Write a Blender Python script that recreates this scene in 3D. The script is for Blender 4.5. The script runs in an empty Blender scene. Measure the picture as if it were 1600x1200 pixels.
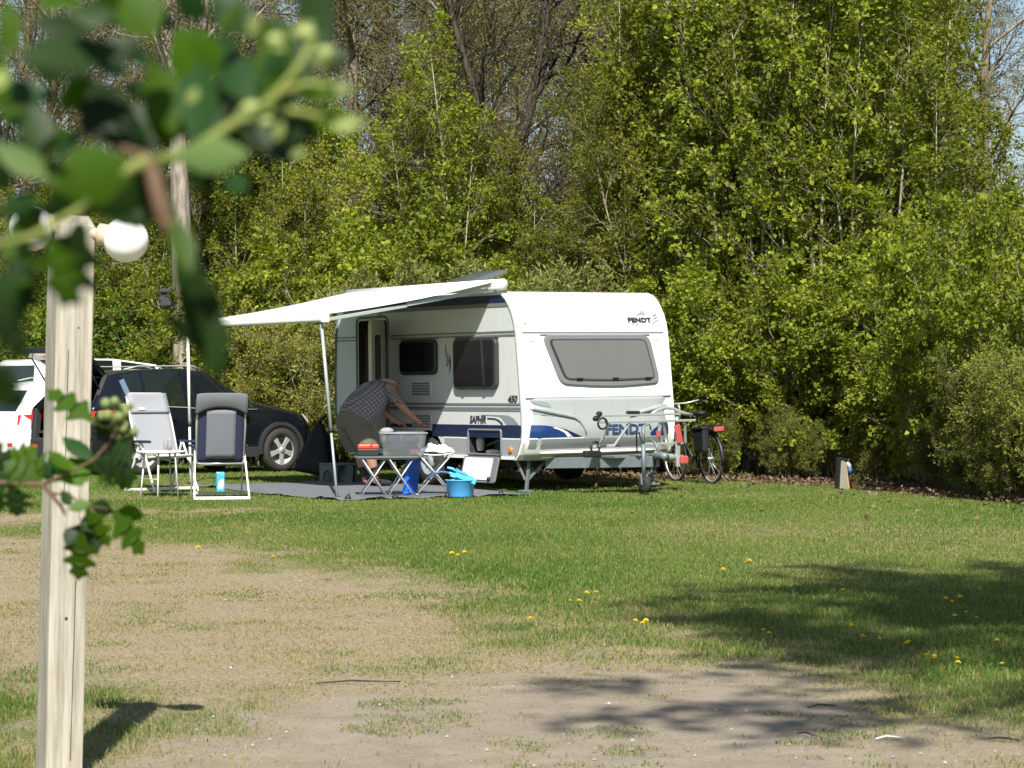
import bpy, bmesh, math, random
import numpy as np
from mathutils import Vector, Matrix, Euler

R = math.radians
SC = bpy.context.scene
COL = SC.collection

# ------------------------------------------------------------------ camera, sky, sun
cam_d = bpy.data.cameras.new('camera')
cam_d.sensor_width = 36.0
cam_d.lens = 90.0
cam_d.clip_start = 0.05
cam_d.clip_end = 2000
cam_d.dof.use_dof = True
cam_d.dof.focus_distance = 33.0
cam_d.dof.aperture_fstop = 20.0
cam = bpy.data.objects.new('camera', cam_d)
COL.objects.link(cam)
cam.location = (0, 0, 1.2)
cam.rotation_euler = (R(90 + 0.2865), 0, 0)
SC.camera = cam

SUN_ELEV = 44.0
world = bpy.data.worlds.new('World')
SC.world = world
world.use_nodes = True
wn = world.node_tree.nodes
wl = world.node_tree.links
sky = wn.new('ShaderNodeTexSky')
sky.sky_type = 'NISHITA'
sky.sun_disc = False
sky.sun_elevation = R(SUN_ELEV)
sky.sun_rotation = R(180)
bg = wn['Background']
bg.inputs[1].default_value = 0.065
wl.new(sky.outputs[0], bg.inputs[0])

sun_d = bpy.data.lights.new('sun', 'SUN')
sun_d.energy = 4.6
sun_d.angle = R(0.6)
sun_d.color = (1.0, 0.95, 0.87)
sun = bpy.data.objects.new('sun', sun_d)
COL.objects.link(sun)
sun.location = (0, -20, 30)
sun.rotation_euler = (R(90 - SUN_ELEV), 0, R(1.0))

SC.view_settings.view_transform = 'Standard'
SC.view_settings.look = 'None'
SC.view_settings.gamma = 1
SC.view_settings.use_curve_mapping = False
SC.view_settings.exposure = 0.85
cy = SC.cycles
cy.max_bounces = 7
cy.diffuse_bounces = 3
cy.glossy_bounces = 3
cy.transmission_bounces = 4
cy.transparent_max_bounces = 8
cy.caustics_reflective = False
cy.caustics_refractive = False

# ------------------------------------------------------------------ helpers
def link(o):
    COL.objects.link(o)
    return o

def empty(name, loc=(0, 0, 0), rz=0.0, rot=None):
    o = bpy.data.objects.new(name, None)
    o.empty_display_size = 0.1
    o.location = loc
    o.rotation_euler = rot if rot else (0, 0, rz)
    return link(o)

def tag(o, label=None, cat=None, group=None, kind=None):
    if label: o['label'] = label
    if cat: o['category'] = cat
    if group: o['group'] = group
    if kind: o['kind'] = kind
    return o

def perp(d):
    d = Vector(d).normalized()
    u = d.cross(Vector((0, 0, 1)))
    if u.length < 1e-3:
        u = d.cross(Vector((1, 0, 0)))
    u.normalize()
    return u, u.cross(d).normalized()

class MB:
    def __init__(s):
        s.v = []; s.f = []; s.m = []; s.s = []
    def add(s, vs, fs, mat=0, smooth=False):
        n = len(s.v)
        s.v.extend([tuple(p) for p in vs])
        for f in fs:
            s.f.append([i + n for i in f]); s.m.append(mat); s.s.append(smooth)
        return s
    def box(s, c, d, rot=None, mat=0):
        x, y, z = d[0] / 2, d[1] / 2, d[2] / 2
        vs = [Vector((i, j, k)) for i in (-x, x) for j in (-y, y) for k in (-z, z)]
        M = Euler(rot).to_matrix() if rot is not None else None
        if M: vs = [M @ p for p in vs]
        vs = [p + Vector(c) for p in vs]
        return s.add(vs, [(0, 1, 3, 2), (4, 6, 7, 5), (0, 4, 5, 1), (2, 3, 7, 6), (0, 2, 6, 4), (1, 5, 7, 3)], mat)
    def bar(s, p0, p1, w, h, up=(0, 0, 1), mat=0):
        p0 = Vector(p0); p1 = Vector(p1); d = (p1 - p0).normalized()
        u = d.cross(Vector(up))
        if u.length < 1e-4: u = d.cross(Vector((0, 1, 0)))
        u.normalize(); q = u.cross(d)
        vs = []
        for p in (p0, p1):
            for a, b in ((-1, -1), (1, -1), (1, 1), (-1, 1)):
                vs.append(p + u * a * w / 2 + q * b * h / 2)
        return s.add(vs, [(3, 2, 1, 0), (4, 5, 6, 7), (0, 1, 5, 4), (1, 2, 6, 5), (2, 3, 7, 6), (3, 0, 4, 7)], mat)
    def tube(s, pts, r, n=8, mat=0, closed=False, cap=True):
        pts = [Vector(p) for p in pts]
        k = len(pts)
        rs = [r] * k if not hasattr(r, '__len__') else r
        vs = []; u = None
        for i in range(k):
            if closed: d = pts[(i + 1) % k] - pts[i - 1]
            else: d = pts[min(i + 1, k - 1)] - pts[max(i - 1, 0)]
            if d.length < 1e-9: d = Vector((0, 0, 1))
            d.normalize()
            if u is None: u, q = perp(d)
            else:
                u = u - d * u.dot(d)
                if u.length < 1e-5: u, q = perp(d)
                u.normalize(); q = u.cross(d).normalized()
            for j in range(n):
                a = 2 * math.pi * j / n
                vs.append(pts[i] + (u * math.cos(a) + q * math.sin(a)) * rs[i])
        fs = []
        for i in range(k if closed else k - 1):
            for j in range(n):
                a = i * n + j; b = i * n + (j + 1) % n; i2 = (i + 1) % k
                fs.append((a, i2 * n + j, i2 * n + (j + 1) % n, b))
        if cap and not closed:
            fs.append(tuple(range(n))); fs.append(tuple(range((k - 1) * n, k * n))[::-1])
        return s.add(vs, fs, mat, True)
    def lathe(s, prof, n=16, c=(0, 0, 0), axis='z', mat=0, smooth=True, cap=True):
        vs = []
        for (r, z) in prof:
            for j in range(n):
                a = 2 * math.pi * j / n
                x, y = r * math.cos(a), r * math.sin(a)
                p = (x, y, z) if axis == 'z' else ((z, x, y) if axis == 'x' else (y, z, x))
                vs.append((p[0] + c[0], p[1] + c[1], p[2] + c[2]))
        fs = []
        for i in range(len(prof) - 1):
            for j in range(n):
                fs.append((i * n + j, i * n + (j + 1) % n, (i + 1) * n + (j + 1) % n, (i + 1) * n + j))
        if cap:
            fs.append(tuple(range(n))[::-1]); fs.append(tuple(range((len(prof) - 1) * n, len(prof) * n)))
        return s.add(vs, fs, mat, smooth)
    def prism(s, poly, fn, d0, d1, mat=0):
        n = len(poly)
        vs = [fn(p[0], p[1], d0) for p in poly] + [fn(p[0], p[1], d1) for p in poly]
        fs = [tuple(range(n)), tuple(range(n, 2 * n))[::-1]]
        for i in range(n):
            j = (i + 1) % n
            fs.append((i, n + i, n + j, j))
        return s.add(vs, fs, mat)
    def ball(s, c, r, n=12, m=8, sc=(1, 1, 1), mat=0):
        prof = []
        vs = []
        for i in range(m + 1):
            t = math.pi * i / m
            for j in range(n):
                a = 2 * math.pi * j / n
                vs.append((c[0] + r * sc[0] * math.sin(t) * math.cos(a), c[1] + r * sc[1] * math.sin(t) * math.sin(a), c[2] + r * sc[2] * math.cos(t)))
        fs = [(i * n + j, (i + 1) * n + j, (i + 1) * n + (j + 1) % n, i * n + (j + 1) % n) for i in range(m) for j in range(n)]
        return s.add(vs, fs, mat, True)
    def mesh(s, name, mats):
        me = bpy.data.meshes.new(name)
        me.from_pydata(s.v, [], s.f)
        for m in (mats if isinstance(mats, (list, tuple)) else [mats]): me.materials.append(m)
        me.polygons.foreach_set('material_index', s.m)
        me.polygons.foreach_set('use_smooth', s.s)
        me.validate(); me.update()
        return me
    def build(s, name, mats, parent=None, bevel=0.0, seg=2, loc=None, recalc=True):
        me = s.mesh(name, mats)
        if recalc:
            bm = bmesh.new(); bm.from_mesh(me)
            bmesh.ops.recalc_face_normals(bm, faces=bm.faces)
            bm.to_mesh(me); bm.free()
        o = link(bpy.data.objects.new(name, me))
        if parent: o.parent = parent
        if loc: o.location = loc
        if bevel:
            b = o.modifiers.new('bevel', 'BEVEL'); b.width = bevel; b.segments = seg
            b.limit_method = 'ANGLE'; b.angle_limit = R(40)
        return o

def rrect(x0, z0, x1, z1, r, n=5, taper=0.0):
    """rounded rectangle as a list of points; r may be one radius"""
    out = []
    for cx, cz, a0 in ((x1 - r, z1 - r, 0), (x0 + r, z1 - r, 90), (x0 + r, z0 + r, 180), (x1 - r, z0 + r, 270)):
        for i in range(n + 1):
            a = R(a0 + 90 * i / n)
            out.append((cx + r * math.cos(a), cz + r * math.sin(a)))
    return out

def copy_tree(o, parent=None, mats=None):
    c = o.copy(); link(c)
    if parent is not None: c.parent = parent
    for ch in list(o.children): copy_tree(ch, c)
    return c

# ------------------------------------------------------------------ materials
def new_mat(name):
    m = bpy.data.materials.new(name); m.use_nodes = True
    return m, m.node_tree.nodes, m.node_tree.links, m.node_tree.nodes['Principled BSDF']

def plain(name, col, rough=0.5, metal=0.0, spec=0.5, var=0.08, scale=6.0, bump=0.0, bscale=60.0, coat=0.0, streak=0.0):
    """colour with slight natural unevenness, plus a little grain"""
    m, N, L, P = new_mat(name)
    P.inputs['Roughness'].default_value = rough
    P.inputs['Metallic'].default_value = metal
    P.inputs['Specular IOR Level'].default_value = spec
    if coat: P.inputs['Coat Weight'].default_value = coat
    tc = N.new('ShaderNodeTexCoord')
    nz = N.new('ShaderNodeTexNoise'); nz.inputs['Scale'].default_value = scale; nz.inputs['Detail'].default_value = 6
    L.new(tc.outputs['Object'], nz.inputs['Vector'])
    mx = N.new('ShaderNodeMix'); mx.data_type = 'RGBA'
    mx.inputs[6].default_value = tuple(c * (1 - var) for c in col[:3]) + (1,)
    mx.inputs[7].default_value = tuple(min(1, c * (1 + var)) for c in col[:3]) + (1,)
    L.new(nz.outputs[0], mx.inputs[0]); L.new(mx.outputs[2], P.inputs['Base Color'])
    if streak:
        mp = N.new('ShaderNodeMapping'); mp.inputs['Scale'].default_value = (4.5, 4.5, 0.5); L.new(tc.outputs['Object'], mp.inputs[0])
        ns = N.new('ShaderNodeTexNoise'); ns.inputs['Scale'].default_value = 2.5; ns.inputs['Detail'].default_value = 7; ns.inputs['Roughness'].default_value = 0.7; L.new(mp.outputs[0], ns.inputs['Vector'])
        rp = N.new('ShaderNodeMapRange'); rp.inputs[1].default_value = 0.52; rp.inputs[2].default_value = 0.9; rp.inputs[3].default_value = 0.0; rp.inputs[4].default_value = streak; L.new(ns.outputs[0], rp.inputs[0])
        ms_ = N.new('ShaderNodeMix'); ms_.data_type = 'RGBA'; L.new(rp.outputs[0], ms_.inputs[0]); L.new(mx.outputs[2], ms_.inputs[6]); ms_.inputs[7].default_value = (0.16, 0.15, 0.11, 1)
        L.new(ms_.outputs[2], P.inputs['Base Color'])
    if bump:
        n2 = N.new('ShaderNodeTexNoise'); n2.inputs['Scale'].default_value = bscale; n2.inputs['Detail'].default_value = 4
        L.new(tc.outputs['Object'], n2.inputs['Vector'])
        b = N.new('ShaderNodeBump'); b.inputs['Strength'].default_value = bump; b.inputs['Distance'].default_value = 0.01
        L.new(n2.outputs[0], b.inputs['Height']); L.new(b.outputs[0], P.inputs['Normal'])
    return m

def leaf_mat(name, c0, c1, trans=0.35, rough=0.55, attr='tint', spec=0.25, obj_var=0.42):
    """leaf colour between c0 and c1 by a per-leaf value, varied a little from plant to plant"""
    m, N, L, P = new_mat(name)
    at = N.new('ShaderNodeAttribute'); at.attribute_name = attr
    mx = N.new('ShaderNodeMix'); mx.data_type = 'RGBA'
    mx.inputs[6].default_value = tuple(c0) + (1,); mx.inputs[7].default_value = tuple(c1) + (1,)
    L.new(at.outputs['Fac'], mx.inputs[0])
    oi = N.new('ShaderNodeObjectInfo')
    hs = N.new('ShaderNodeHueSaturation')
    mr = N.new('ShaderNodeMapRange'); mr.inputs[3].default_value = 1 - obj_var; mr.inputs[4].default_value = 1 + obj_var
    L.new(oi.outputs['Random'], mr.inputs[0]); L.new(mr.outputs[0], hs.inputs['Value'])
    L.new(mx.outputs[2], hs.inputs['Color'])
    P.inputs['Roughness'].default_value = rough; P.inputs['Specular IOR Level'].default_value = spec
    L.new(hs.outputs[0], P.inputs['Base Color'])
    t = N.new('ShaderNodeBsdfTranslucent'); 
    hs2 = N.new('ShaderNodeHueSaturation'); hs2.inputs['Value'].default_value = 1.5; hs2.inputs['Saturation'].default_value = 1.1
    L.new(hs.outputs[0], hs2.inputs['Color']); L.new(hs2.outputs[0], t.inputs['Color'])
    ms = N.new('ShaderNodeMixShader'); ms.inputs[0].default_value = trans
    L.new(P.outputs[0], ms.inputs[1]); L.new(t.outputs[0], ms.inputs[2])
    L.new(ms.outputs[0], N['Material Output'].inputs[0])
    return m

def bark_mat(name, c0, c1, scale=5.0):
    m, N, L, P = new_mat(name)
    tc = N.new('ShaderNodeTexCoord'); mp = N.new('ShaderNodeMapping'); mp.inputs['Scale'].default_value = (3, 3, 0.7)
    L.new(tc.outputs['Object'], mp.inputs[0])
    nz = N.new('ShaderNodeTexNoise'); nz.inputs['Scale'].default_value = scale; nz.inputs['Detail'].default_value = 8
    L.new(mp.outputs[0], nz.inputs['Vector'])
    cr = N.new('ShaderNodeValToRGB')
    cr.color_ramp.elements[0].position = 0.35; cr.color_ramp.elements[0].color = tuple(c0) + (1,)
    cr.color_ramp.elements[1].position = 0.65; cr.color_ramp.elements[1].color = tuple(c1) + (1,)
    L.new(nz.outputs[0], cr.inputs[0]); L.new(cr.outputs[0], P.inputs['Base Color'])
    P.inputs['Roughness'].default_value = 0.95; P.inputs['Specular IOR Level'].default_value = 0.1
    b = N.new('ShaderNodeBump'); b.inputs['Strength'].default_value = 0.7; b.inputs['Distance'].default_value = 0.03
    L.new(nz.outputs[0], b.inputs['Height']); L.new(b.outputs[0], P.inputs['Normal'])
    return m

def glass_mat(name, tint=(0.02, 0.022, 0.025), rough=0.04):
    m, N, L, P = new_mat(name)
    P.inputs['Base Color'].default_value = tuple(tint) + (1,)
    P.inputs['Roughness'].default_value = rough; P.inputs['Specular IOR Level'].default_value = 0.18
    return m

def clear_mat(name, tint, fac=0.15, rough=0.05):
    m, N, L, P = new_mat(name)
    tr = N.new('ShaderNodeBsdfTransparent'); tr.inputs[0].default_value = tuple(tint) + (1,)
    P.inputs['Base Color'].default_value = tuple(t * 0.5 for t in tint) + (1,); P.inputs['Specular IOR Level'].default_value = 0.35
    P.inputs['Roughness'].default_value = rough
    ms = N.new('ShaderNodeMixShader'); ms.inputs[0].default_value = fac
    L.new(tr.outputs[0], ms.inputs[1]); L.new(P.outputs[0], ms.inputs[2])
    L.new(ms.outputs[0], N['Material Output'].inputs[0])
    return m

def cloth_translucent(name, col, trans=0.3, rough=0.7):
    m, N, L, P = new_mat(name)
    P.inputs['Base Color'].default_value = tuple(col) + (1,); P.inputs['Roughness'].default_value = rough
    t = N.new('ShaderNodeBsdfTranslucent'); t.inputs[0].default_value = tuple(col) + (1,)
    ms = N.new('ShaderNodeMixShader'); ms.inputs[0].default_value = trans
    L.new(P.outputs[0], ms.inputs[1]); L.new(t.outputs[0], ms.inputs[2])
    L.new(ms.outputs[0], N['Material Output'].inputs[0])
    return m

def plaid_mat(name):
    m, N, L, P = new_mat(name)
    tc = N.new('ShaderNodeTexCoord')
    sp = N.new('ShaderNodeSeparateXYZ'); 
    mp = N.new('ShaderNodeMapping'); mp.inputs['Rotation'].default_value = (0, R(38), 0)
    L.new(tc.outputs['Object'], mp.inputs[0]); L.new(mp.outputs[0], sp.inputs[0])
    def stripes(out, period, width):
        a = N.new('ShaderNodeMath'); a.operation = 'DIVIDE'; a.inputs[1].default_value = period; L.new(out, a.inputs[0])
        b = N.new('ShaderNodeMath'); b.operation = 'FRACT'; L.new(a.outputs[0], b.inputs[0])
        c = N.new('ShaderNodeMath'); c.operation = 'LESS_THAN'; c.inputs[1].default_value = width; L.new(b.outputs[0], c.inputs[0])
        return c.outputs[0]
    s1 = stripes(sp.outputs[0], 0.045, 0.3); s2 = stripes(sp.outputs[2], 0.045, 0.3); s3 = stripes(sp.outputs[1], 0.05, 0.3)
    base = (0.135, 0.132, 0.155, 1)
    def mix(f, a, b, k):
        mm = N.new('ShaderNodeMath'); mm.operation = 'MULTIPLY'; mm.inputs[1].default_value = k; L.new(f, mm.inputs[0])
        x = N.new('ShaderNodeMix'); x.data_type = 'RGBA'; L.new(mm.outputs[0], x.inputs[0])
        if isinstance(a, tuple): x.inputs[6].default_value = a
        else: L.new(a, x.inputs[6])
        x.inputs[7].default_value = b
        return x.outputs[2]
    c = mix(s1, base, (0.42, 0.40, 0.43, 1), 0.55)
    c = mix(s2, c, (0.44, 0.41, 0.43, 1), 0.5)
    c = mix(s3, c, (0.20, 0.15, 0.16, 1), 0.5)
    L.new(c, P.inputs['Base Color']); P.inputs['Roughness'].default_value = 0.9; P.inputs['Specular IOR Level'].default_value = 0.1
    return m

M = {}
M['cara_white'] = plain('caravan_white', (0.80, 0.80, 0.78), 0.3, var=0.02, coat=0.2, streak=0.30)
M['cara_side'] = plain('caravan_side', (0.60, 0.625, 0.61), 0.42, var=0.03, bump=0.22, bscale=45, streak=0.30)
M['cara_silver'] = plain('caravan_silver', (0.36, 0.395, 0.395), 0.33, metal=0.1, var=0.03, streak=0.25)
M['cara_skirt'] = plain('caravan_skirt', (0.36, 0.39, 0.40), 0.38, metal=0.2, var=0.04)
M['navy'] = plain('navy_paint', (0.010, 0.018, 0.062), 0.3, var=0.05)
M['blue_gloss'] = plain('blue_gloss', (0.012, 0.040, 0.15), 0.2, var=0.05, coat=0.5)
M['grey_line'] = plain('grey_line', (0.16, 0.175, 0.18), 0.5)
M['decal_grey'] = plain('decal_grey', (0.23, 0.26, 0.28), 0.5)
M['decal_dark'] = plain('decal_dark', (0.025, 0.03, 0.045), 0.5)
M['letter_blue'] = plain('letter_blue', (0.03, 0.06, 0.13), 0.4)
M['alu'] = plain('aluminium', (0.62, 0.64, 0.64), 0.35, metal=0.6, var=0.06)
M['alu_white'] = plain('white_tube', (0.78, 0.78, 0.76), 0.4, var=0.03)
M['alu_dull'] = plain('dull_aluminium', (0.38, 0.43, 0.42), 0.5, metal=0.3, var=0.08)
M['galv'] = plain('galvanised', (0.17, 0.205, 0.215), 0.55, metal=0.35, var=0.25, scale=14)
M['black'] = plain('black_plastic', (0.015, 0.015, 0.017), 0.5)
M['rubber'] = plain('rubber', (0.028, 0.027, 0.026), 0.85, var=0.2)
M['interior'] = plain('dark_interior', (0.035, 0.03, 0.027), 0.9, var=0.3)
M['cream'] = plain('cream_plastic', (0.60, 0.57, 0.48), 0.45)
M['window_dark'] = glass_mat('window_dark', (0.012, 0.013, 0.014))
M['window_tint'] = clear_mat('window_tint', (0.05, 0.052, 0.055), 0.5, 0.03)
M['curtain'] = plain('curtain_fabric', (0.20, 0.19, 0.18), 0.9, var=0.2, scale=14)
M['window_frame'] = plain('window_frame', (0.035, 0.036, 0.037), 0.4)
M['win_frame_grey'] = plain('window_frame_grey', (0.16, 0.17, 0.18), 0.4)
M['blind'] = plain('blind_fabric', (0.29, 0.288, 0.282), 0.8, var=0.10, scale=3)
M['pane_clear'] = clear_mat('clear_pane', (0.80, 0.80, 0.80), 0.10)
M['smoke_plastic'] = clear_mat('smoke_plastic', (0.22, 0.26, 0.28), 0.75, 0.2)
M['orange'] = plain('orange_lens', (0.75, 0.20, 0.02), 0.25)
M['red'] = plain('red_plastic', (0.65, 0.03, 0.02), 0.3)
M['red_strap'] = plain('red_strap', (0.42, 0.075, 0.07), 0.6)
M['hot_red'] = plain('coral_red', (0.85, 0.06, 0.03), 0.4)
M['awning'] = cloth_translucent('awning_fabric', (0.78, 0.80, 0.82), 0.10)
M['awning_case'] = plain('awning_case', (0.82, 0.82, 0.80), 0.35, var=0.02)
M['mat_grey'] = plain('ground_mat', (0.135, 0.145, 0.16), 0.9, var=0.12, scale=3, bump=0.5, bscale=90)
M['skin'] = plain('skin', (0.40, 0.205, 0.15), 0.55, var=0.08)
M['plaid'] = plaid_mat('plaid_shirt')
M['khaki'] = plain('khaki_cotton', (0.155, 0.14, 0.105), 0.9, var=0.1, bump=0.4, bscale=25)
M['hair'] = plain('grey_hair', (0.42, 0.38, 0.34), 0.8, var=0.15, scale=30)
M['shoe'] = plain('dark_shoe', (0.02, 0.02, 0.022), 0.7)
M['chair_grey'] = plain('chair_grey_fabric', (0.27, 0.285, 0.305), 0.85, var=0.05, bump=0.2, bscale=150)
M['chair_mesh'] = plain('chair_mesh_fabric', (0.16, 0.172, 0.20), 0.8, var=0.06, bump=0.2, bscale=150)
M['chair_head'] = plain('chair_headrest', (0.13, 0.138, 0.155), 0.9, var=0.08, bump=0.3, bscale=60)
M['chair_navy'] = plain('chair_navy_fabric', (0.018, 0.025, 0.062), 0.85, var=0.08)
M['stool_grey'] = plain('step_plastic', (0.13, 0.16, 0.17), 0.55)
M['crate'] = clear_mat('crate_plastic', (0.80, 0.83, 0.83), 0.17, 0.3)
M['blue_plastic'] = plain('blue_plastic', (0.012, 0.13, 0.60), 0.35)
M['sky_plastic'] = plain('light_blue_plastic', (0.09, 0.43, 0.95), 0.35)
M['cyan_plastic'] = plain('cyan_plastic', (0.10, 0.50, 0.72), 0.35)
M['dkblue_plastic'] = plain('dark_blue_plastic', (0.02, 0.09, 0.22), 0.4)
M['table_top'] = plain('table_top_dark', (0.10, 0.12, 0.12), 0.5)
M['cloth_white'] = plain('white_cloth', (0.78, 0.78, 0.76), 0.9, var=0.03)
M['cloth_navy'] = plain('navy_cloth', (0.02, 0.035, 0.09), 0.9, var=0.2)
M['carton'] = plain('carton_blue', (0.05, 0.38, 0.62), 0.5)
M['tarp'] = plain('black_tarp', (0.006, 0.007, 0.012), 0.7, var=0.2)
M['car_dark'] = plain('dark_car_paint', (0.006, 0.008, 0.013), 0.12, var=0.03, coat=0.6)
M['car_white'] = plain('white_car_paint', (0.78, 0.78, 0.77), 0.25, var=0.02, coat=0.4)
M['car_clad'] = plain('car_cladding', (0.022, 0.024, 0.026), 0.7)
M['car_glass'] = glass_mat('car_glass', (0.012, 0.017, 0.014), 0.02); M['car_glass'].node_tree.nodes['Principled BSDF'].inputs['Specular IOR Level'].default_value = 0.6
M['chrome'] = plain('chrome', (0.65, 0.67, 0.68), 0.15, metal=0.9, var=0.02)
M['headlamp'] = plain('headlamp', (0.75, 0.76, 0.76), 0.1, var=0.05)
M['opal'] = plain('opal_glass', (0.88, 0.88, 0.87), 0.12, var=0.01)
M['socket'] = plain('lamp_socket', (0.50, 0.42, 0.30), 0.6)
M['brush'] = plain('nest_box_wood', (0.04, 0.04, 0.045), 0.9)
M['post_box'] = plain('hookup_timber', (0.24, 0.23, 0.18), 0.9, var=0.2, scale=20)
M['post_tan'] = plain('hookup_tan', (0.45, 0.27, 0.14), 0.9, var=0.2, scale=20)
M['glassware'] = clear_mat('drinking_glass', (0.9, 0.9, 0.9), 0.25, 0.05)
M['bark_grey'] = bark_mat('bark_grey', (0.16, 0.135, 0.11), (0.33, 0.29, 0.24))
M['bark_dark'] = bark_mat('bark_dark', (0.025, 0.022, 0.018), (0.08, 0.07, 0.055))
M['bark_young'] = bark_mat('bark_young', (0.15, 0.14, 0.095), (0.32, 0.29, 0.20))
M['bark_pale'] = bark_mat('bark_pale', (0.22, 0.20, 0.14), (0.42, 0.38, 0.28))
M['twig_brown'] = bark_mat('twig_brown', (0.115, 0.10, 0.07), (0.25, 0.22, 0.155))

# ------------------------------------------------------------------ ground
rs = np.random.RandomState(7)
def vnoise(x, y, seed=0):
    """value noise, vectorised"""
    xi = np.floor(x).astype(np.int64); yi = np.floor(y).astype(np.int64)
    fx = x - xi; fy = y - yi
    fx = fx * fx * (3 - 2 * fx); fy = fy * fy * (3 - 2 * fy)
    def h(a, b):
        n = (a * 374761393 + b * 668265263 + seed * 1442695041) & 0xffffffff
        n = ((n ^ (n >> 13)) * 1274126177) & 0xffffffff
        return ((n ^ (n >> 16)) & 0xffff) / 65535.0
    return (h(xi, yi) * (1 - fx) + h(xi + 1, yi) * fx) * (1 - fy) + (h(xi, yi + 1) * (1 - fx) + h(xi + 1, yi + 1) * fx) * fy

def fbm(x, y, seed=0, oct=4):
    s = 0; a = 0.5; f = 1.0
    for i in range(oct):
        s = s + a * vnoise(x * f, y * f, seed + i); a *= 0.5; f *= 2.03
    return s / (1 - 0.5 ** oct)

def gz(x, y):
    """ground height"""
    x = np.asarray(x, float); y = np.asarray(y, float)
    dip = -0.07 * np.exp(-(((x + 1.3) / 4.4) ** 4 + ((y - 31.6) / 2.5) ** 2))
    return dip
def g1(x, y): return float(gz(x, y))

STRAW = [(-3.4, 26.7), (-5.0, 22.6), (-3.5, 21.6), (-1.95, 19.4), (-1.02, 16.84), (-0.31, 15.24), (0.31, 13.79), (0.61, 12.63), (0.92, 11.85), (1.27, 10.9), (1.61, 10.3), (1.92, 9.8), (2.3, 9.23), (3.2, 8.6), (5.0, 8.2), (5.0, 3.0), (-0.55, 3.0), (-0.77, 8.28), (-1.02, 9.23), (-1.32, 10.3), (-1.8, 10.9), (-2.49, 12.47), (-4.5, 14.0), (-9, 16.0), (-9, 26)]
SAND = [(-1.27, 9.76), (-0.88, 10.1), (-0.26, 10.55), (0.29, 11.3), (0.67, 10.8), (1.14, 10.1), (1.47, 9.5), (1.79, 9.0), (3.0, 8.4), (5.0, 8.0), (5.0, 3.0), (-0.6, 3.0), (-0.67, 7.9), (-0.88, 8.8)]

def poly_dist(x, y, poly):
    """signed distance: positive inside"""
    P = np.array(poly); n = len(P)
    inside = np.zeros(x.shape, bool); dmin = np.full(x.shape, 1e9)
    for i in range(n):
        a = P[i]; b = P[(i + 1) % n]
        e = b - a; wx = x - a[0]; wy = y - a[1]
        t = np.clip((wx * e[0] + wy * e[1]) / (e @ e), 0, 1)
        dmin = np.minimum(dmin, np.hypot(wx - t * e[0], wy - t * e[1]))
        c = ((a[1] > y) != (b[1] > y))
        with np.errstate(divide='ignore', invalid='ignore'):
            xx = (b[0] - a[0]) * (y - a[1]) / (b[1] - a[1] + 1e-12) + a[0]
        inside ^= c & (x < xx)
    return np.where(inside, dmin, -dmin)

def sstep(a, b, v):
    t = np.clip((v - a) / (b - a), 0, 1)
    return t * t * (3 - 2 * t)

def zones(x, y):
    n1 = fbm(x * 1.1, y * 0.5, 3) - 0.5
    n2 = fbm(x * 4.2, y * 2.4, 9) - 0.5
    st = sstep(-1.15, 0.65, poly_dist(x, y, STRAW) + n1 * 2.3 + n2 * 1.5)
    n3 = fbm(x * 2.0 + 5, y * 0.9, 15) - 0.5
    sa = sstep(-0.8, 0.8, poly_dist(x, y, SAND) + n1 * 1.6 + n2 * 1.3 + n3 * 1.6)
    # thin yellowed patches in the lawn itself
    dry = sstep(0.56, 0.74, fbm(x * 0.45 + 7, y * 0.22, 21)) * 0.30
    return np.maximum(st, dry), sa

def forest_edge(x):
    """depth at which the lawn gives way to leaf litter"""
    return np.interp(x, [-14, -3.2, 0.0, 2.6, 3.4, 4.2, 5.0, 5.7, 7.5], [48.5, 43.5, 39.0, 37.0, 36.0, 34.5, 31.5, 28.2, 22.0])

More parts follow.
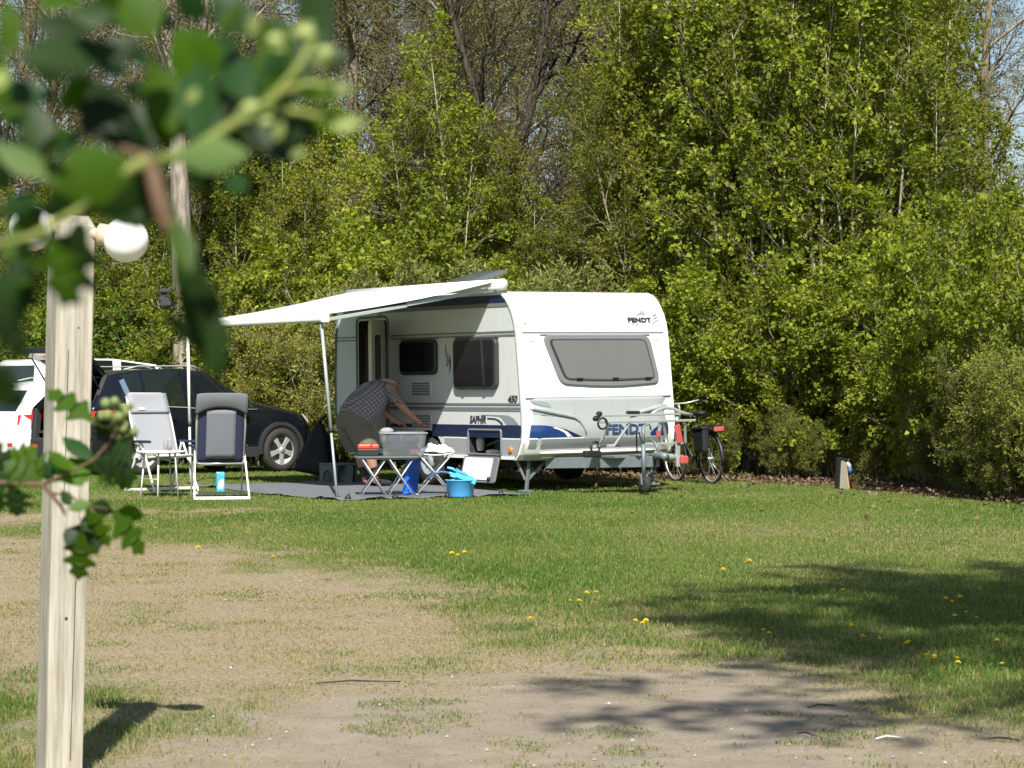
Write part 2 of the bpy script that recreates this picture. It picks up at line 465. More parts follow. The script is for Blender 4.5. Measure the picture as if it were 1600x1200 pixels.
def build_ground():
    xs = np.concatenate([np.linspace(-600, -60, 10), np.linspace(-50, -10, 12), np.linspace(-9.5, 9.5, 230), np.linspace(10, 50, 12), np.linspace(60, 600, 10)])
    ys = np.concatenate([np.linspace(-300, -20, 8), np.linspace(-15, 6, 15), np.linspace(6.1, 24, 240), np.linspace(24.15, 48, 150), np.linspace(50, 100, 14), np.linspace(130, 900, 10)])
    X, Y = np.meshgrid(xs, ys)
    Z = gz(X, Y) + (fbm(X * 1.3, Y * 1.3, 5) - 0.5) * 0.02 * ((Y > 6) & (Y < 48))
    # level ground under the caravan pitch
    v = np.stack([X, Y, Z], -1).reshape(-1, 3)
    ny, nx = X.shape
    idx = np.arange(nx * ny).reshape(ny, nx)
    f = np.stack([idx[:-1, :-1], idx[:-1, 1:], idx[1:, 1:], idx[1:, :-1]], -1).reshape(-1, 4)
    me = bpy.data.meshes.new('lawn')
    me.vertices.add(len(v)); me.vertices.foreach_set('co', v.ravel())
    me.loops.add(f.size); me.loops.foreach_set('vertex_index', f.ravel())
    me.polygons.add(len(f)); me.polygons.foreach_set('loop_start', np.arange(0, f.size, 4)); me.polygons.foreach_set('loop_total', np.full(len(f), 4))
    me.polygons.foreach_set('use_smooth', np.ones(len(f), bool))
    me.update()
    st, sa = zones(v[:, 0], v[:, 1])
    li = sstep(-0.5, 0.5, v[:, 1] - forest_edge(v[:, 0]) + (fbm(v[:, 0] * 1.5, v[:, 1] * 1.5, 33) - 0.5) * 1.6)
    for nm, arr in (('straw', st), ('sand', sa), ('litter', li)):
        a = me.attributes.new(nm, 'FLOAT', 'POINT'); a.data.foreach_set('value', arr.astype(np.float32))
    m, N, L, P = new_mat('lawn_ground')
    tc = N.new('ShaderNodeTexCoord')
    def noise(scale, detail=6, rough=0.6):
        n = N.new('ShaderNodeTexNoise'); n.inputs['Scale'].default_value = scale; n.inputs['Detail'].default_value = detail
        n.inputs['Roughness'].default_value = rough
        L.new(tc.outputs['Object'], n.inputs['Vector']); return n.outputs[0]
    def ramp(fac, stops):
        c = N.new('ShaderNodeValToRGB')
        while len(c.color_ramp.elements) < len(stops): c.color_ramp.elements.new(0.5)
        for e, (p, col) in zip(c.color_ramp.elements, stops): e.position = p; e.color = tuple(col) + (1,)
        L.new(fac, c.inputs[0]); return c.outputs[0]
    def mix(fac, a, b):
        x = N.new('ShaderNodeMix'); x.data_type = 'RGBA'; L.new(fac, x.inputs[0]); L.new(a, x.inputs[6]); L.new(b, x.inputs[7]); return x.outputs[2]
    def attr(n):
        a = N.new('ShaderNodeAttribute'); a.attribute_name = n; return a.outputs['Fac']
    fine = noise(35); mid = noise(4.0); big = noise(0.5, 4); speck = noise(140, 3)
    grass = ramp(fine, [(0.3, (0.06, 0.095, 0.02)), (0.5, (0.10, 0.14, 0.032)), (0.72, (0.17, 0.185, 0.06))])
    grass2 = ramp(fine, [(0.3, (0.085, 0.105, 0.028)), (0.7, (0.20, 0.195, 0.075))])
    gr = mix(ramp(big, [(0.4, (0, 0, 0)), (0.65, (1, 1, 1))]), grass, grass2)
    straw = ramp(fine, [(0.25, (0.155, 0.122, 0.072)), (0.5, (0.30, 0.245, 0.16)), (0.75, (0.45, 0.385, 0.255))])
    sand = ramp(speck, [(0.25, (0.17, 0.142, 0.105)), (0.5, (0.295, 0.25, 0.19)), (0.72, (0.44, 0.39, 0.31))])
    sand2 = ramp(mid, [(0.35, (0.20, 0.175, 0.135)), (0.7, (0.38, 0.32, 0.24))])
    sx = N.new('ShaderNodeMix'); sx.data_type = 'RGBA'; sx.inputs[0].default_value = 0.5; L.new(sand, sx.inputs[6]); L.new(sand2, sx.inputs[7])
    litter = ramp(noise(22, 5), [(0.3, (0.03, 0.02, 0.013)), (0.5, (0.085, 0.055, 0.033)), (0.7, (0.18, 0.125, 0.08))])
    c = mix(attr('straw'), gr, straw); c = mix(attr('sand'), c, sx.outputs[2]); c = mix(attr('litter'), c, litter)
    L.new(c, P.inputs['Base Color']); P.inputs['Roughness'].default_value = 0.95; P.inputs['Specular IOR Level'].default_value = 0.1
    b = N.new('ShaderNodeBump'); b.inputs['Strength'].default_value = 0.6; b.inputs['Distance'].default_value = 0.02
    L.new(fine, b.inputs['Height'])
    b2 = N.new('ShaderNodeBump'); b2.inputs['Strength'].default_value = 0.5; b2.inputs['Distance'].default_value = 0.006
    L.new(speck, b2.inputs['Height']); L.new(b.outputs[0], b2.inputs['Normal']); L.new(b2.outputs[0], P.inputs['Normal'])
    me.materials.append(m)
    o = link(bpy.data.objects.new('lawn', me))
    tag(o, 'green mown lawn with a worn straw coloured and sandy strip in front', None, None, 'structure')
build_ground()

def raw_mesh(name, v, faces_n, mats, attrs=(), smooth=False, tri=3, mat_idx=None):
    """v (n,3) with faces as consecutive groups of tri vertices"""
    me = bpy.data.meshes.new(name)
    n = len(v)
    me.vertices.add(n); me.vertices.foreach_set('co', np.ascontiguousarray(v, np.float32).ravel())
    nf = n // tri
    me.loops.add(nf * tri); me.loops.foreach_set('vertex_index', np.arange(nf * tri))
    me.polygons.add(nf); me.polygons.foreach_set('loop_start', np.arange(0, nf * tri, tri)); me.polygons.foreach_set('loop_total', np.full(nf, tri))
    me.polygons.foreach_set('use_smooth', np.full(nf, smooth))
    for m in mats: me.materials.append(m)
    me.update()
    for nm, arr in attrs:
        a = me.attributes.new(nm, 'FLOAT_COLOR' if arr.ndim == 2 else 'FLOAT', 'POINT')
        if arr.ndim == 2: a.data.foreach_set('color', arr.astype(np.float32).ravel())
        else: a.data.foreach_set('value', arr.astype(np.float32))
    return me

def blade_mat():
    m, N, L, P = new_mat('grass_blades')
    at = N.new('ShaderNodeAttribute'); at.attribute_name = 'shade_of_green'
    L.new(at.outputs['Color'], P.inputs['Base Color']); P.inputs['Roughness'].default_value = 0.6; P.inputs['Specular IOR Level'].default_value = 0.15
    t = N.new('ShaderNodeBsdfTranslucent'); L.new(at.outputs['Color'], t.inputs[0])
    ms = N.new('ShaderNodeMixShader'); ms.inputs[0].default_value = 0.3
    L.new(P.outputs[0], ms.inputs[1]); L.new(t.outputs[0], ms.inputs[2]); L.new(ms.outputs[0], N['Material Output'].inputs[0])
    return m

def in_mat_area(x, y):
    A = np.array([-0.5452, 0.8383]); B = np.array([0.8383, 0.5452])
    dx = x - 0.124; dy = y - 33.0
    a = dx * A[0] + dy * A[1]; b = dx * B[0] + dy * B[1]
    return (a > -0.25) & (a < 3.9) & (b > -2.75) & (b < 0.0)

def build_grass():
    r = np.random.RandomState(11)
    P = []
    for (y0, y1, dens, hh, ww) in ((6.5, 10.5, 5200, 0.032, 0.0034), (10.5, 15, 3800, 0.030, 0.0040), (15, 22, 2400, 0.028, 0.0055), (22, 30, 1500, 0.026, 0.0070), (30, 46, 800, 0.025, 0.0095)):
        wmax = 0.2 * y1 + 1.0
        n = int((y1 - y0) * 2 * wmax * dens)
        x = r.uniform(-wmax, wmax, n); y = r.uniform(y0, y1, n)
        k = np.abs(x) < 0.2 * y + 0.9
        x = x[k]; y = y[k]
        P.append(np.stack([x, y, np.full(len(x), hh), np.full(len(x), ww)], 1))
    P = np.concatenate(P)
    x, y, hh, ww = P.T
    st, sa = zones(x, y)
    patch = fbm(x * 2.5, y * 2.5, 41); lush = fbm(x * 0.5, y * 0.28, 43)
    keep = r.rand(len(x)) < np.clip(1.0 - 0.42 * st + 0.7 * (patch - 0.5) * st * 2, 0.06, 1) * (1 - 0.93 * sa * (patch < 0.62))
    keep &= ~in_mat_area(x, y)
    keep &= y < forest_edge(x) + r.uniform(-0.6, 0.8, len(x))
    x, y, hh, ww, st, sa, patch, lush = [q[keep] for q in (x, y, hh, ww, st, sa, patch, lush)]
    n = len(x)
    h = hh * r.uniform(0.55, 1.35, n) * (1.15 - 0.6 * st) * (0.75 + 0.6 * lush)
    weeds = fbm(x * 3.1 + 11, y * 2.2, 83); tuft = (patch > 0.66) & (r.rand(n) < 0.5); h[tuft] *= 1.3; h[(weeds > 0.70) & (r.rand(n) < 0.6)] *= 1.5
    az = r.uniform(0, 2 * np.pi, n); lean = r.uniform(0.15, 0.95, n) + st * 0.7
    dx = np.cos(az); dy = np.sin(az)
    z = gz(x, y) - 0.004
    w = ww * r.uniform(0.7, 1.3, n)
    # the flat of each blade is turned at random
    fa = r.uniform(0, np.pi, n); fx = np.cos(fa) * w / 2; fy = np.sin(fa) * w / 2
    b0 = np.stack([x - fx, y - fy, z], 1); b1 = np.stack([x + fx, y + fy, z], 1)
    mid_h = h * 0.6
    m0 = np.stack([x + dx * lean * mid_h * 0.35 - fx * 0.8, y + dy * lean * mid_h * 0.35 - fy * 0.8, z + mid_h], 1)
    m1 = m0 + np.stack([fx * 1.6, fy * 1.6, np.zeros(n)], 1)
    tp = np.stack([x + dx * lean * h, y + dy * lean * h, z + h * (1 - 0.3 * np.clip(lean, 0, 1.5))], 1)
    v = np.stack([b0, b1, m1, b0, m1, m0, m0, m1, tp], 1).reshape(-1, 3)
    g0 = np.array([0.068, 0.150, 0.020]); g1_ = np.array([0.165, 0.225, 0.050]); g2 = np.array([0.25, 0.26, 0.085]); s0 = np.array([0.38, 0.31, 0.15]); s1 = np.array([0.30, 0.28, 0.085])
    mott = fbm(x * 0.9 + 3, y * 0.45, 61)
    t = np.clip(r.rand(n) * 0.7 + (0.5 - lush) * 1.7 + (0.5 - mott) * 1.1, 0, 1)[:, None]
    c = g0 * (1 - t) + g1_ * t
    yel = (r.rand(n) < 0.15 + 0.25 * (1 - lush))[:, None]; c = np.where(yel, g2, c)
    isst = (r.rand(n) < np.clip(st * 0.92 + 0.012, 0, 0.93) * (1 - 0.55 * (patch > 0.62)))[:, None]
    sc = s0 * (0.6 + 0.5 * r.rand(n))[:, None]; sc = np.where((r.rand(n) < 0.4)[:, None], s1, sc)
    c = np.where(isst, sc, c)
    col = np.repeat(np.concatenate([c, np.ones((n, 1))], 1), 9, 0)
    me = raw_mesh('grass', v, 3, [blade_mat()], [('shade_of_green', col)])
    o = link(bpy.data.objects.new('grass', me))
    tag(o, 'short grass blades of the mown lawn, yellowing towards the worn strip', None, None, 'stuff')
build_grass()

def build_pebbles():
    r = np.random.RandomState(23); n = 9000
    x = r.uniform(-3.2, 3.6, n); y = r.uniform(6.8, 22, n) ; st, sa = zones(x, y)
    k = r.rand(n) < sa * 0.9 + st * 0.35 - 0.1
    x = x[k]; y = y[k]; n = len(x)
    sz = r.gamma(1.6, 0.0015, n) + 0.0012
    oc = np.array([[1, 0, 0], [0, 1, 0], [-1, 0, 0], [0, -1, 0], [0, 0, 0.75]])
    tri = np.array([[0, 1, 4], [1, 2, 4], [2, 3, 4], [3, 0, 4]])
    a = r.uniform(0, 6.28, n); ca, sn = np.cos(a), np.sin(a); el = r.uniform(0.6, 1.2, n)
    ox = oc[None, :, 0] * sz[:, None] * el[:, None]; oy = oc[None, :, 1] * sz[:, None]; oz = oc[None, :, 2] * sz[:, None]
    px = x[:, None] + ox * ca[:, None] - oy * sn[:, None]; py = y[:, None] + ox * sn[:, None] + oy * ca[:, None]; pz = gz(x, y)[:, None] + 0.004 + oz
    v = np.stack([px, py, pz], -1)[:, tri.ravel()].reshape(-1, 3)
    m, N, L, P = new_mat('pebble'); at = N.new('ShaderNodeAttribute'); at.attribute_name = 'tint'; cr = N.new('ShaderNodeValToRGB')
    cr.color_ramp.elements[0].color = (0.10, 0.09, 0.075, 1); cr.color_ramp.elements[1].color = (0.42, 0.39, 0.34, 1); L.new(at.outputs['Fac'], cr.inputs[0]); L.new(cr.outputs[0], P.inputs['Base Color']); P.inputs['Roughness'].default_value = 0.9
    me = raw_mesh('pebbles', v, 3, [m], [('tint', np.repeat(r.rand(n) ** 1.3, 12))])
    tag(link(bpy.data.objects.new('gravel', me)), 'small stones scattered over the sandy worn strip', None, None, 'stuff')
build_pebbles()

# ------------------------------------------------------------------ trees
def leaves_mesh(name, pos, direc, size, rng, mats, aspect=0.62, tint=None, up=0.5, droop=0.0, pick=None):
    n = len(pos)
    d = direc + rng.normal(0, 0.55, (n, 3)); d[:, 2] -= droop
    d /= np.linalg.norm(d, axis=1)[:, None] + 1e-9
    nr = rng.normal(0, 1, (n, 3)); nr[:, 2] += up * 2; 
    s = np.cross(d, nr); s /= np.linalg.norm(s, axis=1)[:, None] + 1e-9
    u = np.cross(s, d)
    L = size * rng.uniform(0.45, 1.4, n)[:, None]; W = L * aspect * 0.5
    a = pos; tip = pos + d * L - u * L * 0.12
    m = pos + d * L * 0.48
    l = m + s * W + u * L * 0.10; r_ = m - s * W + u * L * 0.10
    v = np.stack([a, l, tip, r_], 1).reshape(-1, 3)
    if tint is None: tint = rng.rand(n)
    me = raw_mesh(name, v, 4, mats, [('tint', np.repeat(tint, 4))], tri=4)
    if pick is not None: me.polygons.foreach_set('material_index', pick.astype(np.int32))
    return me

def rot_about(v, axis, ang):
    return Matrix.Rotation(ang, 3, axis) @ v

class Tree:
    def __init__(s, seed):
        s.rng = np.random.RandomState(seed); s.rd = random.Random(seed)
        s.wood = MB(); s.lp = []; s.ld = []
        s.mat_twig = 0
    def path(s, p, d, L, seg, wig, trop):
        pts = [Vector(p)]; d = Vector(d).normalized(); ds = [d.copy()]
        for i in range(seg):
            d = d + Vector((s.rd.gauss(0, wig), s.rd.gauss(0, wig), s.rd.gauss(0, wig) + trop))
            d.normalize(); pts.append(pts[-1] + d * (L / seg)); ds.append(d.copy())
        return pts, ds
    def branch(s, pts, ds, r0, r1, lev, P):
        n = len(pts)
        sides = (9, 5, 3, 3)[min(lev, 3)]
        rr = [r0 + (r1 - r0) * (i / (n - 1)) ** 0.85 for i in range(n)]
        s.wood.tube(pts, rr, sides, cap=False)
        Ltot = sum((pts[i + 1] - pts[i]).length for i in range(n - 1))
        if lev < P['levels']:
            cn = P['kids'][lev]
            t0 = P['t0'][lev]
            for k in range(cn):
                t = t0 + (1 - t0) * ((k + s.rd.random()) / cn)
                f = t * (n - 1); i = min(int(f), n - 2); q = pts[i].lerp(pts[i + 1], f - i); d = ds[min(i + 1, n - 1)]
                u, v = perp(d); az = s.rd.random() * 6.283 if lev else k * 2.4 + s.rd.gauss(0, 0.4)
                ang = R(s.rd.gauss(P['angle'][lev], 9)) * (1 - 0.25 * t)
                cd = d * math.cos(ang) + (u * math.cos(az) + v * math.sin(az)) * math.sin(ang)
                cl = P['len'][lev + 1] * (P['shape'](t) if lev == 0 else (1.15 - 0.6 * t)) * s.rd.uniform(0.65, 1.25)
                cr = max(min(rr[i] * 0.6, P['rad'][lev + 1] * (0.4 + cl / P['len'][lev + 1] * 0.6)), 0.0022)
                pp, dd = s.path(q, cd, cl, P['seg'][lev + 1], P['wig'][lev + 1], P['trop'][lev + 1])
                s.branch(pp, dd, cr, max(cr * 0.25, 0.0016), lev + 1, P)
        if lev >= P['leaf_from']:
            m = P['leaves'] if lev == P['levels'] else P['leaves'] // 2
            m = s.rng.poisson(m)
            for k in range(m):
                t = s.rd.uniform(0.15, 1.02); f = min(t, 0.999) * (n - 1); i = int(f)
                q = pts[i].lerp(pts[i + 1], f - i)
                sp = P['spread']
                s.lp.append((q.x + s.rd.gauss(0, sp), q.y + s.rd.gauss(0, sp), q.z + s.rd.gauss(0, sp)))
                s.ld.append((ds[i].x, ds[i].y, ds[i].z))
    def meshes(s, name, wood_mat, leaf_mats, size, **kw):
        w = s.wood.mesh(name + '_trunk', [wood_mat])
        l = None
        if s.lp:
            l = leaves_mesh(name + '_crown', np.array(s.lp), np.array(s.ld), size, s.rng, leaf_mats, **kw)
        return w, l

LEAF = {}
LEAF['maple'] = leaf_mat('maple_leaf', (0.095, 0.142, 0.010), (0.270, 0.300, 0.032), 0.41)
LEAF['horn'] = leaf_mat('hornbeam_leaf', (0.115, 0.145, 0.014), (0.265, 0.265, 0.034), 0.40)
LEAF['bud'] = leaf_mat('bud_leaf', (0.14, 0.135, 0.030), (0.27, 0.26, 0.055), 0.35)
LEAF['shrub'] = leaf_mat('shrub_leaf', (0.085, 0.130, 0.014), (0.235, 0.235, 0.042), 0.38)
LEAF['beech'] = leaf_mat('beech_leaf', (0.17, 0.195, 0.026), (0.34, 0.32, 0.065), 0.40)
LEAF['pale'] = leaf_mat('pale_tip_leaf', (0.09, 0.125, 0.018), (0.25, 0.24, 0.075), 0.3)
LEAF['oak'] = leaf_mat('oak_leaf', (0.05, 0.11, 0.012), (0.11, 0.17, 0.02), 0.35)

def make_kind(kind, seed):
    T = Tree(seed)
    if kind == 'maple':
        P = dict(levels=3, kids=[26, 9, 7], t0=[0.16, 0.2, 0.25], angle=[58, 48, 45], len=[9.0, 2.1, 0.85, 0.38], rad=[0.09, 0.026, 0.010, 0.004], seg=[14, 6, 4, 2], wig=[0.06, 0.10, 0.16, 0.2],
                 trop=[0.02, 0.05, 0.03, 0.0], shape=lambda t: 1.0 - 0.55 * abs(t - 0.35) * 1.4, leaf_from=2, leaves=9, spread=0.075)
        pts, ds = T.path((0, 0, -0.05), (0.02, 0, 1), 9.0, 14, 0.05, 0.04)
        T.branch(pts, ds, 0.085, 0.012, 0, P)
        return T.meshes('maple', M['bark_young'], [LEAF['maple']], 0.088, aspect=0.85, up=0.6, droop=0.25)
    if kind == 'horn':
        P = dict(levels=3, kids=[17, 8, 6], t0=[0.18, 0.2, 0.2], angle=[48, 45, 45], len=[8.0, 1.7, 0.75, 0.34], rad=[0.05, 0.018, 0.008, 0.0035], seg=[12, 5, 4, 2], wig=[0.06, 0.10, 0.16, 0.2],
                 trop=[0.03, 0.06, 0.02, 0.0], shape=lambda t: 1.05 - 0.6 * t, leaf_from=2, leaves=8, spread=0.05)
        for k in range(3):
            a = T.rd.random() * 6.28; pts, ds = T.path((0.15 * math.cos(a), 0.15 * math.sin(a), -0.05), (0.18 * math.cos(a), 0.18 * math.sin(a), 1), 8.0 * T.rd.uniform(0.7, 1.0), 12, 0.05, 0.03)
            T.branch(pts, ds, 0.05, 0.008, 0, P)
        return T.meshes('hornbeam', M['bark_young'], [LEAF['horn']], 0.075, aspect=0.62, up=0.3)
    if kind == 'sapling':
        P = dict(levels=3, kids=[20, 6, 4], t0=[0.22, 0.25, 0.3], angle=[52, 45, 45], len=[8.5, 1.15, 0.55, 0.26], rad=[0.035, 0.010, 0.005, 0.003], seg=[12, 5, 3, 2], wig=[0.03, 0.10, 0.16, 0.2],
                 trop=[0.03, 0.10, 0.03, 0.0], shape=lambda t: 1.15 - 0.7 * t, leaf_from=2, leaves=7, spread=0.05)
        for k in range(2):
            pts, ds = T.path((0.12 * k, 0.1 * k, -0.05), (0.03 * k + T.rd.gauss(0, 0.03), 0, 1), 8.5 * (1 - 0.2 * k), 12, 0.025, 0.03)
            T.branch(pts, ds, 0.036, 0.008, 0, P)
        return T.meshes('sapling', M['bark_pale'], [LEAF['maple']], 0.08, aspect=0.8, up=0.6, droop=0.2)
    if kind == 'bare':
        P = dict(levels=3, kids=[28, 12, 10], t0=[0.16, 0.15, 0.15], angle=[50, 45, 42], len=[14.0, 4.2, 1.6, 0.75], rad=[0.24, 0.07, 0.022, 0.008], seg=[14, 8, 6, 3], wig=[0.06, 0.13, 0.17, 0.2],
                 trop=[0.02, 0.04, 0.03, 0.01], shape=lambda t: 1.1 - 0.6 * t, leaf_from=2, leaves=6, spread=0.06)
        pts, ds = T.path((0, 0, -0.1), (T.rd.gauss(0, 0.08), 0, 1), 14.5, 14, 0.06, 0.03)
        T.branch(pts, ds, 0.24, 0.03, 0, P)
        return T.meshes('bare', M['twig_brown'], [LEAF['bud']], 0.06, aspect=0.5, up=0.2)
    if kind == 'bush':
        P = dict(levels=3, kids=[12, 7, 6], t0=[0.1, 0.2, 0.2], angle=[50, 45, 45], len=[4.2, 1.2, 0.55, 0.28], rad=[0.03, 0.014, 0.007, 0.0035], seg=[8, 5, 3, 2], wig=[0.08, 0.12, 0.16, 0.2],
                 trop=[0.02, 0.05, 0.02, 0.0], shape=lambda t: 1.1 - 0.5 * t, leaf_from=2, leaves=8, spread=0.05)
        for k in range(6):
            a = k * 1.05 + T.rd.random(); pts, ds = T.path((0.2 * math.cos(a), 0.2 * math.sin(a), -0.05), (0.42 * math.cos(a), 0.42 * math.sin(a), 1), 4.2 * T.rd.uniform(0.7, 1.05), 8, 0.07, 0.02)
            T.branch(pts, ds, 0.03, 0.006, 0, P)
        return T.meshes('bush', M['bark_young'], [LEAF['maple']], 0.082, aspect=0.85, up=0.6, droop=0.2)
    if kind in ('shrub', 'beech', 'pale'):
        P = dict(levels=3, kids=[11, 7, 5], t0=[0.06, 0.15, 0.2], angle=[50, 48, 48], len=[2.6, 0.85, 0.42, 0.2], rad=[0.018, 0.009, 0.005, 0.003], seg=[7, 4, 3, 2], wig=[0.08, 0.14, 0.18, 0.2],
                 trop=[0.0, 0.03, 0.02, 0.0], shape=lambda t: 1.1 - 0.5 * t, leaf_from=2, leaves=6, spread=0.035)
        for k in range(13):
            a = k * 2.4 + T.rd.random() * 0.5; q = 0.1 + 0.5 * T.rd.random()
            pts, ds = T.path((q * math.cos(a), q * math.sin(a), -0.04), (0.55 * q * math.cos(a), 0.55 * q * math.sin(a), 1), 2.6 * T.rd.uniform(0.55, 1.05), 7, 0.08, 0.0)
            T.branch(pts, ds, 0.018, 0.004, 0, P)
        return T.meshes(kind, M['twig_brown'] if kind != 'beech' else M['bark_young'], [LEAF[kind]], {'shrub': 0.055, 'beech': 0.05, 'pale': 0.085}[kind], aspect={'shrub': 0.6, 'beech': 0.55, 'pale': 0.38}[kind], up=0.3)

KINDS = {}
for k, seeds in (('maple', (1, 2)), ('horn', (3, 4)), ('bare', (5, 6)), ('bush', (7, 8)), ('shrub', (9, 10)), ('beech', (11,)), ('pale', (12,))):
    KINDS[k] = [make_kind(k, sd) for sd in seeds]

NAMES = dict(maple='young_maple_tree', horn='hornbeam_tree', bare='bare_tree', bush='leafy_bush', shrub='shrub', beech='beech_bush', pale='evergreen_bush')
CATS = dict(maple='tree', horn='tree', bare='tree', bush='bush', shrub='shrub', beech='bush', pale='bush')
prng = random.Random(99)
def plant(kind, px, Y, s=1.0, sz=None, label=None, group=None, var=None):
    """px is the bearing as tangent * 4000, Y the distance"""
    X = px / 4000.0 * Y
    w, l = KINDS[kind][prng.randrange(len(KINDS[kind])) if var is None else var]
    o = empty(NAMES[kind], (X, Y, g1(X, Y)), prng.random() * 6.283)
    sz = sz or s
    o.scale = (s, s, sz)
    tag(o, label, CATS[kind], group)
    t = link(bpy.data.objects.new('trunk', w)); t.parent = o
    c = link(bpy.data.objects.new('crown', l)); c.parent = o
    return o

G_BARE = 'bare budding trees deep in the wood'
for i in range(25):
    plant('bare', -900 + i * 62 + prng.uniform(-22, 22), prng.uniform(51, 70), prng.uniform(0.85, 1.15), None, 'tall bare tree with brown buds deep in the wood', G_BARE)
for i in range(11):
    plant('bare', -950 + i * 150 + prng.uniform(-40, 40), prng.uniform(74, 100), prng.uniform(1.1, 1.5), None, 'tall bare tree with brown buds deep in the wood', G_BARE)
for px, Y, s in ((-640, 54, 0.55), (-470, 52.5, 0.62), (-400, 49.5, 0.64), (-330, 49, 0.72), (-730, 54, 0.58), (-560, 53, 0.54), (-800, 55, 0.60), (-900, 54, 0.65), (-260, 49, 0.7)):
    plant('maple', px, Y, s * 1.25, s, 'bright green young tree behind the parked cars', 'green trees behind the parked cars')
for px, Y, s in ((-310, 46, 0.62), (-230, 47, 0.70), (-150, 46, 0.75), (-60, 45, 0.92), (30, 46, 0.66), (90, 45, 0.6), (170, 44, 0.68), (235, 46, 0.85), (-10, 43.5, 0.55), (110, 43, 0.55)):
    plant('horn', px, Y, s, None, 'yellow green thin stemmed tree behind the caravan', 'yellow green trees behind the caravan')
KINDS['sapling'] = [make_kind('sapling', 21), make_kind('sapling', 22)]
NAMES['sapling'] = 'slender_sapling'; CATS['sapling'] = 'tree'
for px, Y, s in ((-150, 44.5, 0.7), (-85, 42.8, 0.85), (-20, 44, 0.6), (60, 43, 0.55), (140, 43, 0.6), (215, 41.2, 0.9), (255, 40.4, 1.0), (300, 39.6, 0.95), (335, 39.2, 1.05), (385, 39, 1.0), (425, 38.6, 0.9), (480, 38.4, 1.05), (530, 38, 1.0), (585, 37.6, 1.0), (650, 37, 0.85), (-330, 46, 0.7), (-420, 48.5, 0.7), (-560, 50, 0.7)):
    plant('sapling', px, Y, s, None, 'slender straight sapling with thin pale stem at the front of the wood', 'slender saplings at the front of the wood')
for px, Y, s in ((205, 43, 0.58), (250, 42, 0.8), (440, 41, 0.80), (505, 43.5, 0.8), (630, 41.5, 0.85), (695, 40, 0.60), (765, 38, 0.42), (850, 37, 0.45)):
    plant('maple', px, Y, s, None, 'leafy green young tree standing along the wood edge right of the caravan', 'young green trees along the edge of the wood')
for px, Y, s in ((265, 40.5, 0.75), (320, 40.5, 0.95), (360, 41.5, 1.05), (410, 41, 1.0), (470, 43, 1.05), (590, 43, 1.05), (745, 43, 0.62)):
    plant('horn', px, Y, s, None, 'thin yellowish tree among the green trees right of the caravan', 'thin yellowish trees right of the caravan')
for px, Y, s in ((300, 45, 0.70), (350, 44, 0.72), (455, 46, 0.75), (540, 46, 0.75), (660, 45, 0.72), (760, 44, 0.72)):
    plant('bare', px, Y, s, None, 'slim bare tree with brown buds rising among the green trees', 'slim bare trees rising among the green trees')
for px, Y, s in ((-600, 51.5, 0.82), (-545, 50.5, 0.78), (-480, 49, 0.78), (-400, 46.5, 0.85), (-680, 51.5, 0.8), (-760, 52, 0.85), (-440, 47.5, 0.72), (-640, 52, 0.6)):
    plant('bush', px, Y, s, None, 'dense green bush behind the parked cars', 'green bushes behind the parked cars')
for px, Y, s in ((-300, 44.5, 1.0), (-210, 44, 1.05), (-120, 43.5, 1.0), (-40, 43, 0.85), (60, 42.6, 0.8), (150, 42.2, 0.8)):
    plant('bush', px, Y, s, None, 'bright green bush rising behind awning and caravan roof', 'green bushes behind awning and caravan')
for px, Y, s in ((330, 38.6, 0.70), (420, 38.2, 0.80), (520, 37.6, 0.75), (620, 37.0, 0.75), (700, 35.5, 0.80), (790, 34.2, 0.80), (730, 34.0, 0.6)):
    plant('bush', px, Y, s, None, 'green bush at the foot of the wood right of the caravan', 'green bushes right of the caravan')
for px, Y, s in ((-160, 41.6, 1.05), (-60, 41.2, 1.15), (20, 41.0, 1.2), (110, 40.6, 1.15), (180, 40.2, 1.05)):
    plant('pale', px, Y, s, None, 'evergreen bush with pale leaf tips just behind the caravan roof', 'evergreen bushes behind the caravan roof')
for px, Y, s in ((-372, 44.0, 0.95), (-335, 43.6, 1.05), (-300, 43.4, 1.0), (-270, 43.0, 0.95)):
    plant('beech', px, Y, s, None, 'golden green bush between the dark car and the caravan', 'golden green bushes between car and caravan')
for px, Y, s in ((310, 37.8, 0.42), (440, 37.0, 0.36), (570, 36.4, 0.36)):
    plant('shrub', px, Y, s, None, 'low brownish shrub at the back edge of the lawn', 'low shrubs at the back edge of the lawn')
for px, Y, s in ((690, 33.2, 0.62), (745, 32.4, 0.75), (800, 31.4, 0.78), (860, 30.6, 0.85)):
    plant('bush', px, Y, s * 0.8, s, 'leafy green bush rising behind the low shrubs at the right edge', 'leafy bushes behind the shrubs at the right edge')
for px, Y, s in ((715, 32.0, 0.55), (765, 31.0, 0.62), (810, 30.0, 0.66), (855, 29.4, 0.7), (690, 32.6, 0.38), (735, 30.9, 0.36), (785, 29.5, 0.40), (890, 28.2, 0.6)):
    plant('shrub', px, Y, s, None, 'brownish green shrub in the clump at the right edge of the lawn', 'shrubs in the clump at the right edge')

